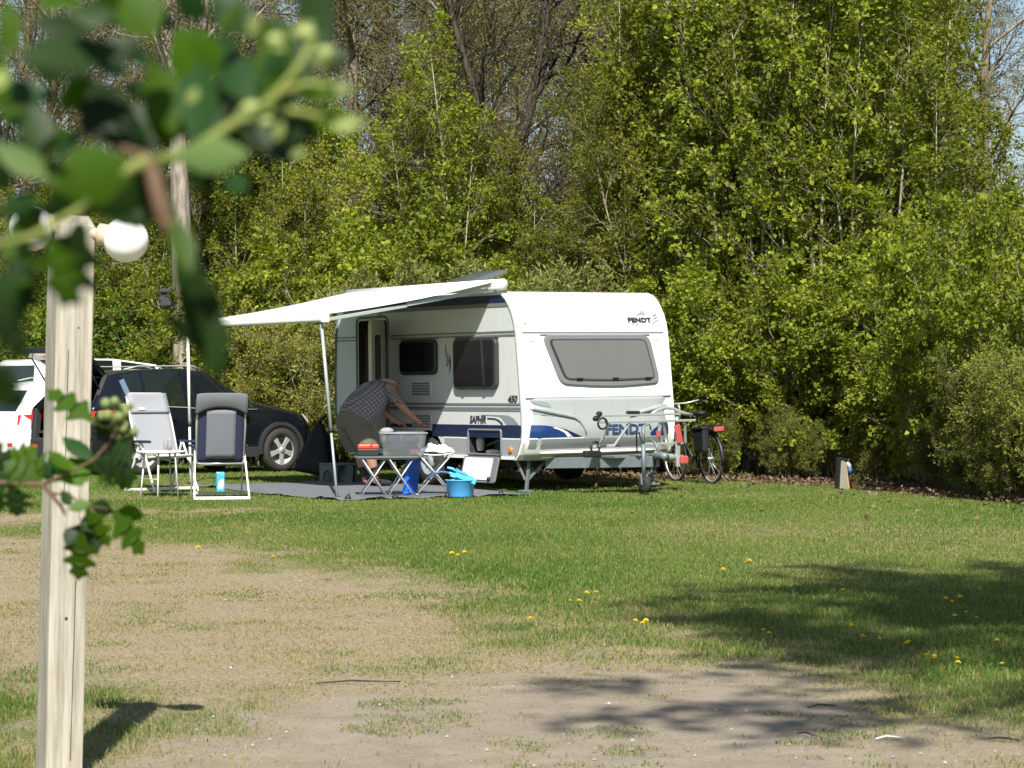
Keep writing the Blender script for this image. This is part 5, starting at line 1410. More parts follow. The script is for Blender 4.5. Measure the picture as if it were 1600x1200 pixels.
# blue folding board with ribs
X, Y, Z = ground_at(-160, 32.55)
bb = empty('blue_folding_crate', (X, Y, Z), R(-28), (0, R(7), R(-20)))
tag(bb, 'bright blue ribbed folding crate standing folded flat between table and stool', 'folding crate')
m = MB(); m.box((0, 0, 0.29), (0.055, 0.36, 0.58)); m.build('panel', M['blue_plastic'], bb, 0.008)
for k in range(6):
    m = MB(); m.box((0.0, -0.155 + k * 0.062, 0.29), (0.075, 0.014, 0.55)); m.build('rib', M['blue_plastic'], bb, 0.003)
for z in (0.03, 0.56):
    m = MB(); m.box((0, 0, z), (0.08, 0.37, 0.03)); m.build('rim', M['blue_plastic'], bb, 0.006)

# white folding stool with a crumpled cloth
X, Y, Z = ground_at(-122, 32.5)
st = empty('folding_stool', (X, Y, Z), 0.15)
tag(st, 'white topped folding stool with thin crossed metal legs beside the blue crate', 'stool')
m = MB()
sg = [(-0.21, -0.16), (0.21, -0.16), (0.21, 0.16), (-0.21, 0.16)]
vs = []
for i in range(9):
    for j in range(7):
        x = -0.24 + 0.48 * i / 8; y = -0.17 + 0.34 * j / 6; vs.append((x, y, 0.545 - 0.03 * math.sin(math.pi * i / 8)))
m.add(vs, [(i * 7 + j, i * 7 + j + 1, (i + 1) * 7 + j + 1, (i + 1) * 7 + j) for i in range(8) for j in range(6)], 0, True)
o = m.build('seat', M['cloth_white'], st); sd = o.modifiers.new('thick', 'SOLIDIFY'); sd.thickness = 0.012
for y in (-0.165, 0.165):
    for sx in (1, -1):
        m = MB(); m.tube([(-0.23 * sx, y + 0.01 * sx, 0.01), (0.0, y + 0.01 * sx, 0.28), (0.24 * sx, y + 0.01 * sx, 0.55)], 0.011, 7); m.build('leg', M['alu'], st)
for x_, z_ in ((-0.23, 0.012), (0.23, 0.012), (-0.24, 0.55), (0.24, 0.55)):
    m = MB(); m.tube([(x_, -0.17, z_), (x_, 0.17, z_)], 0.011, 7); m.build('crossbar', M['alu'], st)
def crumple(name, c, size, mat, seed, label, cat):
    n = 20; vs = []
    for i in range(n + 1):
        for j in range(n + 1):
            u = i / n * 2 - 1; v = j / n * 2 - 1
            f = float(fbm(np.array([u * 2.2 + seed]), np.array([v * 2.2]), seed)[0])
            z = size[2] * (0.15 + 1.5 * max(0, f - 0.3)) * (1 - 0.75 * max(abs(u), abs(v)) ** 2)
            vs.append((u * size[0] * (0.85 + 0.3 * f), v * size[1] * (0.85 + 0.3 * f), max(0.004, z)))
    m = MB(); m.add(vs, [(i * (n + 1) + j, (i + 1) * (n + 1) + j, (i + 1) * (n + 1) + j + 1, i * (n + 1) + j + 1) for i in range(n) for j in range(n)], 0, True)
    o = m.build(name, mat, loc=c); tag(o, label, cat); return o
crumple('crumpled_cloth', (X + 0.05, Y, Z + 0.535), (0.20, 0.14, 0.17), M['cloth_white'], 5, 'crumpled white cloth lying on the white folding stool', 'cloth')

# washing-up bowl with dustpan and brush
X, Y, Z = ground_at(-81, 32.05)
bw = empty('washing_up_bowl', (X, Y, Z))
tag(bw, 'round light blue plastic bowl on the groundsheet in front of the open locker', 'bowl')
m = MB(); m.lathe([(0.0001, 0.0), (0.155, 0.0), (0.165, 0.01), (0.178, 0.20), (0.192, 0.205), (0.192, 0.215), (0.172, 0.215), (0.158, 0.02), (0.0001, 0.016)], 32, cap=False); m.build('basin', M['sky_plastic'], bw)
dp = empty('dustpan', (X + 0.03, Y - 0.02, Z + 0.21), rot=(R(8), R(22), R(10)))
tag(dp, 'cyan plastic dustpan lying across the top of the blue bowl', 'dustpan')
m = MB(); m.box((0.02, 0, 0.02), (0.27, 0.20, 0.012)); m.box((-0.11, 0, 0.06), (0.012, 0.20, 0.09)); m.box((0.02, -0.098, 0.045), (0.26, 0.010, 0.06)); m.box((0.02, 0.098, 0.045), (0.26, 0.010, 0.06)); m.box((-0.04, 0, 0.088), (0.14, 0.20, 0.01)); m.build('pan', M['cyan_plastic'], dp, 0.004)
m = MB(); m.tube([(-0.11, 0, 0.07), (-0.17, 0, 0.085), (-0.24, 0, 0.075)], [0.016, 0.018, 0.014], 8); m.build('handle', M['cyan_plastic'], dp)
hb = empty('hand_brush', (X - 0.04, Y - 0.10, Z + 0.24))
tag(hb, 'blue hand brush with long curved dark handle resting on the bowl rim', 'brush')
m = MB(); m.tube([(0.06, 0.02, 0.02), (-0.08, 0.0, 0.06), (-0.19, -0.01, 0.075), (-0.27, -0.02, 0.06), (-0.33, -0.02, 0.01), (-0.345, -0.02, -0.03)], [0.018, 0.017, 0.015, 0.014, 0.013, 0.011], 8); m.build('handle', M['dkblue_plastic'], hb)
m = MB(); m.bar((-0.10, 0.0, 0.065), (0.09, 0.03, 0.0), 0.05, 0.03); m.build('head', M['sky_plastic'], hb, 0.008)
m = MB(); m.bar((-0.08, 0.0, 0.035), (0.09, 0.03, -0.025), 0.045, 0.03); m.build('bristles', M['cyan_plastic'], hb)

# step stool at the door
X, Y, Z = pitch(-0.55, 3.85); Z += 0.012
sp_ = empty('step_stool', (X, Y, Z), CROT + R(90))
tag(sp_, 'grey plastic step with an arched opening in front of the caravan door', 'step')
m = MB()
arch = [(-0.23, 0.0), (-0.25, 0.24), (0.25, 0.24), (0.23, 0.0), (0.15, 0.0)] + [(0.15 * math.cos(t), 0.0 + 0.17 * math.sin(t)) for t in np.linspace(0.12, math.pi - 0.12, 12)] + [(-0.15, 0.0)]
m.prism(arch, lambda x, z, d: (x, d, z), -0.17, -0.14); m.prism(arch, lambda x, z, d: (x, d, z), 0.14, 0.17); m.build('side_panel', M['stool_grey'], sp_)
m = MB(); m.prism(rrect(-0.26, -0.185, 0.26, 0.185, 0.04, 4), lambda x, y, d: (x, y, d), 0.235, 0.262); m.build('tread', M['stool_grey'], sp_, 0.006)
for s in (-1, 1):
    m = MB(); m.bar((s * 0.225, 0, 0.005), (s * 0.245, 0, 0.24), 0.30, 0.03, up=(0, 1, 0)); m.build('end_panel', M['stool_grey'], sp_)

# black sheet hung at the rear corner
def black_sheet():
    x0, y0, z0 = pitch(-0.25, 4.95)
    root = empty('black_bag', (x0, y0, z0))
    tag(root, 'black plastic sack hanging at the rear corner of the caravan', 'sack')
    n, mrow = 28, 12; vs = []
    for i in range(mrow + 1):
        t = i / mrow
        for j in range(n):
            a = 2 * math.pi * j / n
            fold = 1 + 0.10 * math.sin(5 * a + 2 * t) + 0.05 * math.sin(11 * a)
            r_ = (0.02 + 0.30 * t ** 0.8 * (1 + 0.15 * math.sin(3 * t))) * fold
            if t > 0.92: r_ *= 0.9
            lift = 0.07 * max(0, -math.cos(a - 0.1)) * t
            vs.append((r_ * math.cos(a) * 1.0 - 0.03 * t, r_ * math.sin(a) * 0.6, 0.84 - 0.78 * t + lift))
    m = MB(); m.add(vs, [(i * n + j, i * n + (j + 1) % n, (i + 1) * n + (j + 1) % n, (i + 1) * n + j) for i in range(mrow) for j in range(n)] + [tuple(range(mrow * n, mrow * n + n))], 0, True)
    m.build('sack', M['tarp'], root)
    m = MB(); m.tube([(0, 0, 0.82), (0.03, 0.0, 0.88), (0.1, 0.02, 0.93)], [0.035, 0.02, 0.02], 7); m.build('neck', M['tarp'], root)
black_sheet()

# ------------------------------------------------------------------ recliner chairs and the little table
def recliner(name, loc, rz, label, cols, tilt=17):
    root = empty(name, loc, rz); tag(root, label, 'camping chair', 'folding recliner chairs')
    W = 0.285
    tl = math.tan(R(tilt))
    # faces +y; the back leans towards -y
    def bp(x, z, d=0.0): return (x, -0.12 - (z - 0.44) * tl - d, z)
    top = 1.27
    m = MB(); m.tube([bp(-W, 0.42), bp(-W - 0.01, 0.9), bp(-W, top - 0.08), bp(-W + 0.06, top), bp(W - 0.06, top), bp(W, top - 0.08), bp(W + 0.01, 0.9), bp(W, 0.42)], 0.016, 8); m.build('back_frame', cols['frame'], root)
    def sheet(nm, x0, x1, z0, z1, mat, th=0.02, d=0.0, bulge=0.02, n=10):
        vs = []
        for i in range(n + 1):
            for j in range(9):
                x = x0 + (x1 - x0) * j / 8; z = z0 + (z1 - z0) * i / n
                vs.append(bp(x, z, d + bulge * math.sin(math.pi * j / 8) * math.sin(math.pi * min(1, i / n + 0.1))))
        mm = MB(); mm.add(vs, [(i * 9 + j, i * 9 + j + 1, (i + 1) * 9 + j + 1, (i + 1) * 9 + j) for i in range(n) for j in range(8)], 0, True)
        o = mm.build(nm, mat, root); s = o.modifiers.new('thick', 'SOLIDIFY'); s.thickness = th; s.offset = 0
        return o
    sheet('backrest', -W - 0.015, W + 0.015, 0.44, 1.24, cols['back'], 0.024)
    if cols.get('mesh'):
        sheet('mesh_panel', -0.18, 0.18, 0.50, 1.10, cols['mesh'], 0.006, 0.036, 0.012)
        # dark headrest with a padded grey hood pulled over the top
        def hood():
            vs = []; n = 8
            for i in range(n + 1):
                for j in range(13):
                    u = j / 12 * 2 - 1; x = u * (W + 0.03)
                    zlow = 1.045 + 0.10 * (1 - abs(u) ** 2.4)
                    z = zlow + (1.305 - zlow) * i / n
                    if i == n: z -= 0.03 * abs(u) ** 6
                    vs.append(bp(x * (1 - 0.04 * (i / n) ** 4), z, 0.030 + 0.02 * math.sin(math.pi * i / n)))
            mm = MB(); mm.add(vs, [(i * 13 + j, i * 13 + j + 1, (i + 1) * 13 + j + 1, (i + 1) * 13 + j) for i in range(n) for j in range(12)], 0, True)
            o = mm.build('headrest', cols['head'], root); s = o.modifiers.new('thick', 'SOLIDIFY'); s.thickness = 0.06; s.offset = 0
        hood()
    else:
        sheet('headrest', -W + 0.005, W - 0.005, 1.02, 1.27, cols['back'], 0.05, -0.02)
    # seat
    vs = []
    for i in range(7):
        for j in range(7):
            vs.append((-0.25 + 0.5 * j / 6, -0.10 + 0.50 * i / 6, 0.445 + 0.05 * i / 6 - 0.02 * math.sin(math.pi * j / 6)))
    m = MB(); m.add(vs, [(i * 7 + j, i * 7 + j + 1, (i + 1) * 7 + j + 1, (i + 1) * 7 + j) for i in range(6) for j in range(6)], 0, True)
    o = m.build('seat', cols['seat'], root); s = o.modifiers.new('thick', 'SOLIDIFY'); s.thickness = 0.025
    m = MB(); m.tube([(-0.26, -0.12, 0.43), (-0.26, 0.40, 0.48), (0.26, 0.40, 0.48), (0.26, -0.12, 0.43)], 0.014, 7, closed=True); m.build('seat_frame', cols['frame'], root)
    for s in (-1, 1):
        m = MB(); m.box((s * 0.325, 0.05, 0.655), (0.055, 0.40, 0.035)); m.build('armrest', M['chair_navy'], root, 0.015)
        # front leg, rear leg, arm bracket
        m = MB(); m.bar((s * 0.30, -0.06, 0.64), (s * 0.335, -0.40, 0.015), 0.028, 0.020, up=(1, 0, 0)); m.build('leg', cols['legs'], root, 0.004)
        m = MB(); m.bar((s * 0.30, -0.02, 0.64), (s * 0.315, 0.36, 0.015), 0.026, 0.020, up=(1, 0, 0)); m.build('leg', cols['legs2'], root, 0.004)
        m = MB(); m.bar((s * 0.285, -0.12, 0.47), (s * 0.32, -0.16, 0.45), 0.04, 0.03); m.build('joint', cols['frame'], root, 0.005)
    m = MB(); m.bar((-0.345, -0.40, 0.025), (0.345, -0.40, 0.025), 0.022, 0.035); m.build('foot_bar', cols['legs'], root, 0.004)
    m = MB(); m.bar((-0.32, 0.355, 0.06), (0.32, 0.355, 0.06), 0.022, 0.035); m.build('foot_bar', cols['legs2'], root, 0.004)
    m = MB(); m.tube([(-0.29, -0.13, 0.44), (0.29, -0.13, 0.44)], 0.013, 7); m.build('crossbar', cols['frame'], root)
    return root
c1 = dict(frame=M['alu'], back=M['chair_navy'], mesh=M['chair_mesh'], head=M['chair_head'], seat=M['chair_navy'], legs=M['alu_white'], legs2=M['alu_dull'])
c2 = dict(frame=M['alu_white'], back=M['chair_grey'], seat=M['chair_grey'], legs=M['alu_white'], legs2=M['alu_white'])
X = -458 / 4000 * 31.6; Y = 31.6
recliner('recliner_chair', (X, Y, g1(X, Y) + 0.006), R(12), 'navy edged recliner chair seen from behind, grey padded hood over its top', c1)
X = -545 / 4000 * 33.1; Y = 33.1
r2 = recliner('recliner_chair', (X, Y, g1(X, Y) + 0.006), R(180 + 36), 'plain light grey recliner chair facing the little table', c2, 24)
m = MB(); m.prism(rrect(-0.05, -0.015, 0.05, 0.015, 0.012, 3), lambda x, z, d: (x + 0.13, -0.12 - (z + 1.08 - 0.44) * math.tan(R(24)) + 0.055 + d, z + 1.08), 0, 0.004); m.build('badge', M['alu_white'], r2)

X = -548 / 4000 * 32.0; Y = 32.0
tt = empty('round_table', (X, Y, g1(X, Y) + 0.006))
tag(tt, 'small round white camping table on four thin legs between the recliners', 'table')
m = MB(); m.lathe([(0.30, 0.548), (0.31, 0.555), (0.31, 0.57), (0.30, 0.575)], 32); m.build('top', M['alu_white'], tt)
for dx, dy, mt in ((-0.26, 0.02, 'alu_white'), (-0.02, -0.16, 'alu_white'), (0.24, -0.20, 'alu_dull'), (0.10, 0.22, 'alu_dull')):
    m = MB(); m.tube([(dx, dy, 0.0), (dx * 0.8, dy * 0.8, 0.55)], 0.012, 7); m.build('leg', M[mt], tt)
m = MB(); m.tube([(-0.24, 0.02, 0.22), (-0.02, -0.15, 0.22)], 0.008, 6); m.tube([(-0.1, 0.0, 0.52), (0.2, -0.1, 0.42)], 0.008, 6); m.build('brace', M['alu_dull'], tt)
for k, (dx, dy, hh) in enumerate(((0.12, -0.10, 0.13), (0.05, 0.05, 0.12))):
    g = empty('drinking_glass', (X + dx, Y + dy, g1(X, Y) + 0.006 + 0.577))
    tag(g, ('tall drinking glass with a little red drink at the front of the round table', 'empty drinking glass behind the other on the round table')[k], 'glass', 'glasses on the round table')
    m = MB(); m.lathe([(0.0001, 0.0), (0.030, 0.0), (0.037, hh), (0.034, hh), (0.027, 0.01), (0.0001, 0.01)], 16, cap=False); m.build('tumbler', M['glassware'], g)
    if k == 0:
        m = MB(); m.lathe([(0.0001, 0.011), (0.026, 0.011), (0.028, 0.035), (0.0001, 0.035)], 16, cap=False); m.build('drink', M['red_strap'], g)

X = -456 / 4000 * 33.0; Y = 33.0
ct = empty('drink_carton', (X, Y, g1(X, Y) + 0.02), 0.3)
tag(ct, 'blue and white drink carton standing on the ground behind the navy recliner', 'carton')
m = MB(); m.box((0, 0, 0.11), (0.10, 0.075, 0.22)); m.build('box', M['carton'], ct, 0.004)
m = MB(); m.prism([(-0.038, 0.22), (0.038, 0.22), (0.006, 0.258), (-0.006, 0.258)], lambda y, z, d: (d, y, z), -0.05, 0.05); m.build('gable', M['carton'], ct)
m = MB(); m.lathe([(0.016, 0), (0.016, 0.02)], 12, (-0.03, -0.025, 0.235)); m.build('cap', M['alu_white'], ct)
m = MB(); m.prism([(-0.04, 0.05), (0.02, 0.04), (0.045, 0.10), (0.03, 0.17), (-0.02, 0.14)], lambda x, z, d: (x, -0.0375 - d, z), 0, 0.003); m.build('print', M['cloth_white'], ct)

X = -560 / 4000 * 33.75; Y = 33.75
bd = empty('blue_board', (X, Y, 0.50), rot=(R(-2), R(-25), 0))
tag(bd, 'narrow slate blue board propped up behind the back of the grey recliner', 'board')
m = MB(); m.box((0, 0, 0.51), (0.07, 0.022, 1.02)); m.build('plank', plain('slate_blue_board', (0.09, 0.15, 0.24), 0.5), bd, 0.006)

# ------------------------------------------------------------------ cars
def car_wheel(parent, c, r, side, dark=False):
    """side +1: outer face towards local -y ... the wheel axis is local y"""
    w = empty('wheel', c, 0.0 if side < 0 else math.pi); w.parent = parent
    m = MB(); m.lathe([(r * 0.66, 0.21), (r * 0.93, 0.21), (r, 0.17), (r, 0.05), (r * 0.93, 0.0), (r * 0.70, -0.005), (r * 0.66, 0.015)], 36, (0, 0, 0), 'y', cap=False); m.build('tyre', M['rubber'], w)
    m = MB(); m.lathe([(0.0001, 0.09), (r * 0.63, 0.09), (r * 0.66, 0.015), (r * 0.70, 0.003), (r * 0.64, 0.022), (r * 0.60, 0.085), (0.0001, 0.085)], 36, (0, 0, 0), 'y', cap=False); m.build('rim', M['alu_dull'], w)
    for k in range(5):
        a = 2 * math.pi * k / 5 - math.pi / 2
        d = Vector((math.cos(a), 0, math.sin(a)))
        q = Vector((-d.z, 0, d.x)); m = MB()
        vs = []
        for rad_, hw, yy in ((0.10 * r, 0.12 * r, 0.01), (0.35 * r, 0.095 * r, 0.012), (0.64 * r, 0.14 * r, 0.022)):
            for sgn in (-1, 1):
                for dy in (0.0, 0.03):
                    p = d * rad_ + q * hw * sgn; vs.append((p.x, yy + dy, p.z))
        fs = []
        for i in range(2):
            o_ = i * 4
            fs += [(o_, o_ + 2, o_ + 6, o_ + 4), (o_ + 1, o_ + 5, o_ + 7, o_ + 3), (o_, o_ + 4, o_ + 5, o_ + 1), (o_ + 2, o_ + 3, o_ + 7, o_ + 6)]
        fs += [(0, 1, 3, 2), (8, 10, 11, 9)]
        m.add(vs, fs); m.build('spoke', M['alu'], w, 0.006)
    m = MB(); m.lathe([(0.0001, -0.002), (0.05, 0.0), (0.055, 0.02)], 16, (0, 0, 0), 'y', cap=False); m.build('hub_cap', M['alu_dull'], w)
    return w

def car(name, label, loc, rz, paint, L=4.44, H=1.64, W=1.84, wb=2.64, fo=0.90, r=0.355, tail_open=False, kind='suv'):
    root = empty(name, loc, rz); tag(root, label, 'van' if kind == 'van' else 'car')
    k = H / 1.64; kl = L / 4.44
    if kind == 'van':
        xb = [0.02, 0.08, 0.16, 0.60, 1.65, 1.75, 2.75, 3.15, 3.55, 4.15, 4.42]; xr = [0.10, 0.16, 0.25, 0.60, 1.65, 1.75, 2.55, 3.75, 3.95, 4.2, 4.40]
        zr = [1.56, 1.60, 1.63, 1.64, 1.64, 1.63, 1.56, 1.02, 0.96, 0.88, 0.70]; zb = [0.98, 0.98, 0.97, 0.97, 0.96, 0.96, 0.95, 0.94, 0.90, 0.82, 0.64]
    else:
        xb = [0.02, 0.07, 0.50, 0.98, 1.76, 1.86, 2.80, 3.10, 3.60, 4.12, 4.40]; xr = [0.40, 0.46, 0.66, 1.00, 1.74, 1.84, 2.26, 3.12, 3.60, 4.06, 4.34]
        zr = [1.46, 1.52, 1.57, 1.61, 1.64, 1.635, 1.585, 1.10, 1.045, 0.96, 0.76]; zb = [1.02, 1.04, 1.07, 1.05, 1.02, 1.01, 0.99, 0.99, 0.965, 0.88, 0.68]
    yb = [0.84, 0.88, 0.91, 0.92, 0.92, 0.92, 0.92, 0.91, 0.88, 0.80, 0.60]
    yr = [0.58, 0.60, 0.63, 0.65, 0.66, 0.66, 0.64, 0.74, 0.72, 0.64, 0.48]
    if kind == 'van': yr = [0.78, 0.80, 0.81, 0.82, 0.82, 0.82, 0.78, 0.80, 0.76, 0.68, 0.52]
    n = len(xb); sy = W / 1.84
    rows = []
    for sgn in (-1, 1):
        rr = [[], [], [], [], []]
        for i in range(n):
            x0 = xb[i] * kl; xm = x0 + (0.03 if i == 0 else (-0.03 if i == n - 1 else 0))
            lift = 0.10 if i in (0, n - 1) else 0.0
            rr[0].append((xm, sgn * yb[i] * 0.90 * sy, (0.26 + lift) * k)); rr[1].append((xm, sgn * yb[i] * 0.99 * sy, (0.42 + lift * 0.5) * k)); rr[2].append((x0, sgn * yb[i] * 1.0 * sy, (0.72 if i < n - 1 else 0.55) * k))
            rr[3].append((x0, sgn * yb[i] * 0.965 * sy, zb[i] * k)); rr[4].append((xr[i] * kl, sgn * yr[i] * sy, zr[i] * k))
        rows.append(rr)
    body = MB(); glass_faces = []
    def P_(sd, rw, i): return rows[sd][rw][i]
    def quad(a, b, c, d): body.add([a, b, c, d], [(0, 1, 2, 3)], 0, True)
    def glass(nm, q, ins=0.045, out=0.004):
        c = sum((Vector(p) for p in q), Vector()) / 4
        nrm = (Vector(q[1]) - Vector(q[0])).cross(Vector(q[3]) - Vector(q[0])).normalized()
        mid = Vector((L * 0.5, 0, 0.8 * k))
        if nrm.dot(c - mid) < 0: nrm = -nrm
        v = [Vector(p) + (c - Vector(p)).normalized() * ins + nrm * out for p in q]
        m = MB(); m.add(v, [(0, 1, 2, 3)]); m.build(nm, M['car_glass'], root)
    side_glass = (2, 3, 5) if kind != 'van' else (3, 5)
    for i in range(n - 1):
        for sd in (0, 1):
            for rw in range(4):
                q = [P_(sd, rw, i), P_(sd, rw, i + 1), P_(sd, rw + 1, i + 1), P_(sd, rw + 1, i)]
                quad(*q)
                if rw == 3 and i in side_glass: glass('window', q)
                if rw == 3 and i == 6: glass('window', [q[0], q[1], q[2], q[3]], 0.06)
        q = [P_(0, 4, i), P_(0, 4, i + 1), P_(1, 4, i + 1), P_(1, 4, i)]
        quad(*q)
        if i == 6: glass('windscreen', q, 0.05)
        quad(P_(0, 0, i), P_(1, 0, i), P_(1, 0, i + 1), P_(0, 0, i + 1))
    for rw in range(4):
        e = n - 1
        quad(P_(0, rw, e), P_(1, rw, e), P_(1, rw + 1, e), P_(0, rw + 1, e))
        if not tail_open: quad(P_(1, rw, 0), P_(0, rw, 0), P_(0, rw + 1, 0), P_(1, rw + 1, 0))
    if not tail_open: glass('rear_window', [P_(1, 3, 0), P_(0, 3, 0), P_(0, 4, 0), P_(1, 4, 0)], 0.09)
    # weld the body
    me = body.mesh('body', paint); bm = bmesh.new(); bm.from_mesh(me); bmesh.ops.remove_doubles(bm, verts=bm.verts, dist=0.001); bmesh.ops.recalc_face_normals(bm, faces=bm.faces); bm.to_mesh(me); bm.free()
    o = link(bpy.data.objects.new('body', me)); o.parent = root
    es = o.modifiers.new('bevel', 'BEVEL'); es.width = 0.03; es.segments = 3; es.limit_method = 'ANGLE'; es.angle_limit = R(25)
    for sgn in (-1, 1):
        m = MB(); m.bar((1.0 * kl, sgn * 0.93 * sy * 0.985, 0.33 * k), (3.1 * kl, sgn * 0.93 * sy * 0.985, 0.33 * k), 0.03, 0.16 * k); m.build('sill', M['car_clad'], root, 0.01)
        for wx in (L - fo - wb, L - fo):
            arc = [(wx + (r + 0.09) * math.cos(t), r + (r + 0.09) * math.sin(t)) for t in np.linspace(-0.15, math.pi + 0.15, 20)]
            inn = [(wx + (r + 0.035) * math.cos(t), r + (r + 0.035) * math.sin(t)) for t in np.linspace(math.pi + 0.15, -0.15, 20)]
            m = MB(); m.prism(inn, lambda x, z, d: (x, sgn * d, z), 0.5, 0.93 * sy * 0.998); m.build('wheel_well', M['black'], root)
            m = MB()
            nA = 20; vs = []
            for d in (0.80 * sy, 0.945 * sy):
                for (x, z) in arc: vs.append((x, sgn * d, z))
                for (x, z) in inn[::-1]: vs.append((x, sgn * d, z))
            fs = []
            for q in range(nA - 1):
                fs += [(q, q + 1, nA + q + 1, nA + q), (2 * nA + q, 3 * nA + q, 3 * nA + q + 1, 2 * nA + q + 1), (q, 2 * nA + q, 2 * nA + q + 1, q + 1), (nA + q, nA + q + 1, 3 * nA + q + 1, 3 * nA + q)]
            m.add(vs, fs); m.build('wheel_arch', M['car_clad'] if kind == 'suv' else paint, root)
            wh = car_wheel(root, (wx, sgn * 0.955 * sy, r), r, -1 if sgn < 0 else 1)
        m = MB(); m.add([(4.16 * kl, sgn * 0.815 * sy, 0.80 * k), (4.36 * kl, sgn * 0.66 * sy, 0.74 * k), (4.30 * kl, sgn * 0.66 * sy, 0.84 * k), (4.05 * kl, sgn * 0.81 * sy, 0.925 * k)], [(0, 1, 2, 3)]); 
        o = m.build('headlight', M['headlamp'], root); sd_ = o.modifiers.new('t', 'SOLIDIFY'); sd_.thickness = 0.016; sd_.offset = 0
        m = MB(); m.prism([(0.02, 0.80), (0.42, 0.90), (0.48, 1.00), (0.03, 0.98)] if kind != 'van' else [(0.02, 0.62), (0.14, 0.62), (0.14, 1.05), (0.02, 1.05)], lambda x, z, d: (x * kl + 0.0, sgn * (yb[0] + (yb[2] - yb[0]) * min(1, x / 0.5) + d) * sy * 0.99, z * k), -0.02, 0.012); m.build('tail_light', M['red'], root, 0.005)
        m = MB(); m.box((2.72 * kl, sgn * 1.0 * sy, 1.06 * k), (0.12, 0.20, 0.13)); m.build('mirror', paint, root, 0.03)
        if kind != 'van':
          m = MB(); m.tube([(0.75 * kl, sgn * 0.60 * sy, 1.605 * k + 0.01), (1.0 * kl, sgn * 0.62 * sy, 1.655 * k + 0.015), (2.0 * kl, sgn * 0.63 * sy, 1.665 * k + 0.015), (2.25 * kl, sgn * 0.60 * sy, 1.60 * k + 0.01)], 0.013, 6); m.build('roof_rail', M['alu_dull'], root)
          m = MB(); m.tube([(xb[q] * kl, sgn * (yb[q] * 0.965 * sy + 0.006), zb[q] * k + 0.012) for q in range(2, 8)], 0.009, 5); m.build('window_trim', M['alu_dull'], root)
        for x0 in (1.42, 2.42):
            m = MB(); m.box((x0 * kl, sgn * 0.926 * sy, 0.86 * k), (0.18, 0.03, 0.028)); m.build('handle', paint, root, 0.008)
        for x0 in (1.80, 2.78):
            m = MB(); m.tube([(x0 * kl, sgn * 0.921 * sy, 0.44 * k), (x0 * kl, sgn * 0.924 * sy, 0.72 * k), (x0 * kl, sgn * 0.892 * sy, 0.98 * k)], 0.005, 4); m.build('door_seam', M['black'], root)
    m = MB(); m.box((0.05 * kl, 0, 0.42 * k), (0.16, 1.62 * sy, 0.30 * k)); m.build('rear_bumper', M['car_clad'] if kind == 'suv' else paint, root, 0.04)
    for sgn in (-1, 1):
        m = MB(); m.box((-0.035, sgn * 0.66 * sy, 0.44 * k), (0.015, 0.16, 0.05)); m.build('reflector', M['red'], root, 0.004)
    m = MB(); m.box((L - 0.06, 0, 0.36 * k), (0.14, 1.2 * sy, 0.22 * k)); m.build('front_bumper', M['car_clad'] if kind == 'suv' else paint, root, 0.04)
    if tail_open:
        m = MB()
        a = [P_(0, 1, 0), P_(1, 1, 0), P_(1, 3, 0), P_(0, 3, 0)]
        # load bay: floor, sides and seat backs
        m.box((0.62, 0, 0.66), (1.1, 1.46, 0.04)); m.box((1.15, 0, 0.95), (0.14, 1.4, 0.62)); m.build('load_bay', M['interior'], root)
        for sgn in (-1, 1):
            m = MB(); m.bar((0.06, sgn * 0.78, 0.55), (0.10, sgn * 0.78, 1.02), 0.10, 0.12); m.bar((0.10, sgn * 0.77, 1.0), (0.46, sgn * 0.57, 1.52), 0.08, 0.10); m.build('rear_pillar', M['car_clad'], root, 0.02)
        m = MB(); m.tube([(0.45, -0.15, 0.72), (0.50, 0.1, 0.85), (0.45, 0.35, 0.72)], 0.12, 8); m.build('luggage', plain('brown_bag', (0.12, 0.08, 0.05), 0.9), root)
        tg = empty('tailgate', (0.44, 0, 1.55), rot=(0, R(29), 0)); tg.parent = root
        m = MB(); pts = [(0, 0.0), (-0.32, 0.06), (-0.60, 0.05), (-0.86, -0.03), (-1.02, -0.16)]
        vs = []
        for (x, z) in pts:
            wdt = 0.60 + 0.16 * min(1, -x / 0.6)
            for yy in (-1, -0.5, 0, 0.5, 1): vs.append((x, yy * wdt, z + 0.02 * (1 - yy * yy)))
        m.add(vs, [(i * 5 + j, i * 5 + j + 1, (i + 1) * 5 + j + 1, (i + 1) * 5 + j) for i in range(4) for j in range(4)], 0, True)
        o = m.build('shell', paint, tg); sd_ = o.modifiers.new('t', 'SOLIDIFY'); sd_.thickness = 0.07
        m = MB(); m.add([(-0.10, -0.50, -0.055), (-0.10, 0.50, -0.055), (-0.50, 0.56, -0.03), (-0.50, -0.56, -0.03)], [(0, 1, 2, 3)]); m.build('rear_window', M['car_glass'], tg)
        for sgn in (-1, 1):
            m = MB(); m.tube([(0.33, sgn * 0.68, 1.22), (-0.06, sgn * 0.70, 1.80)], 0.012, 6); m.build('gas_strut', M['black'], root)
    return root

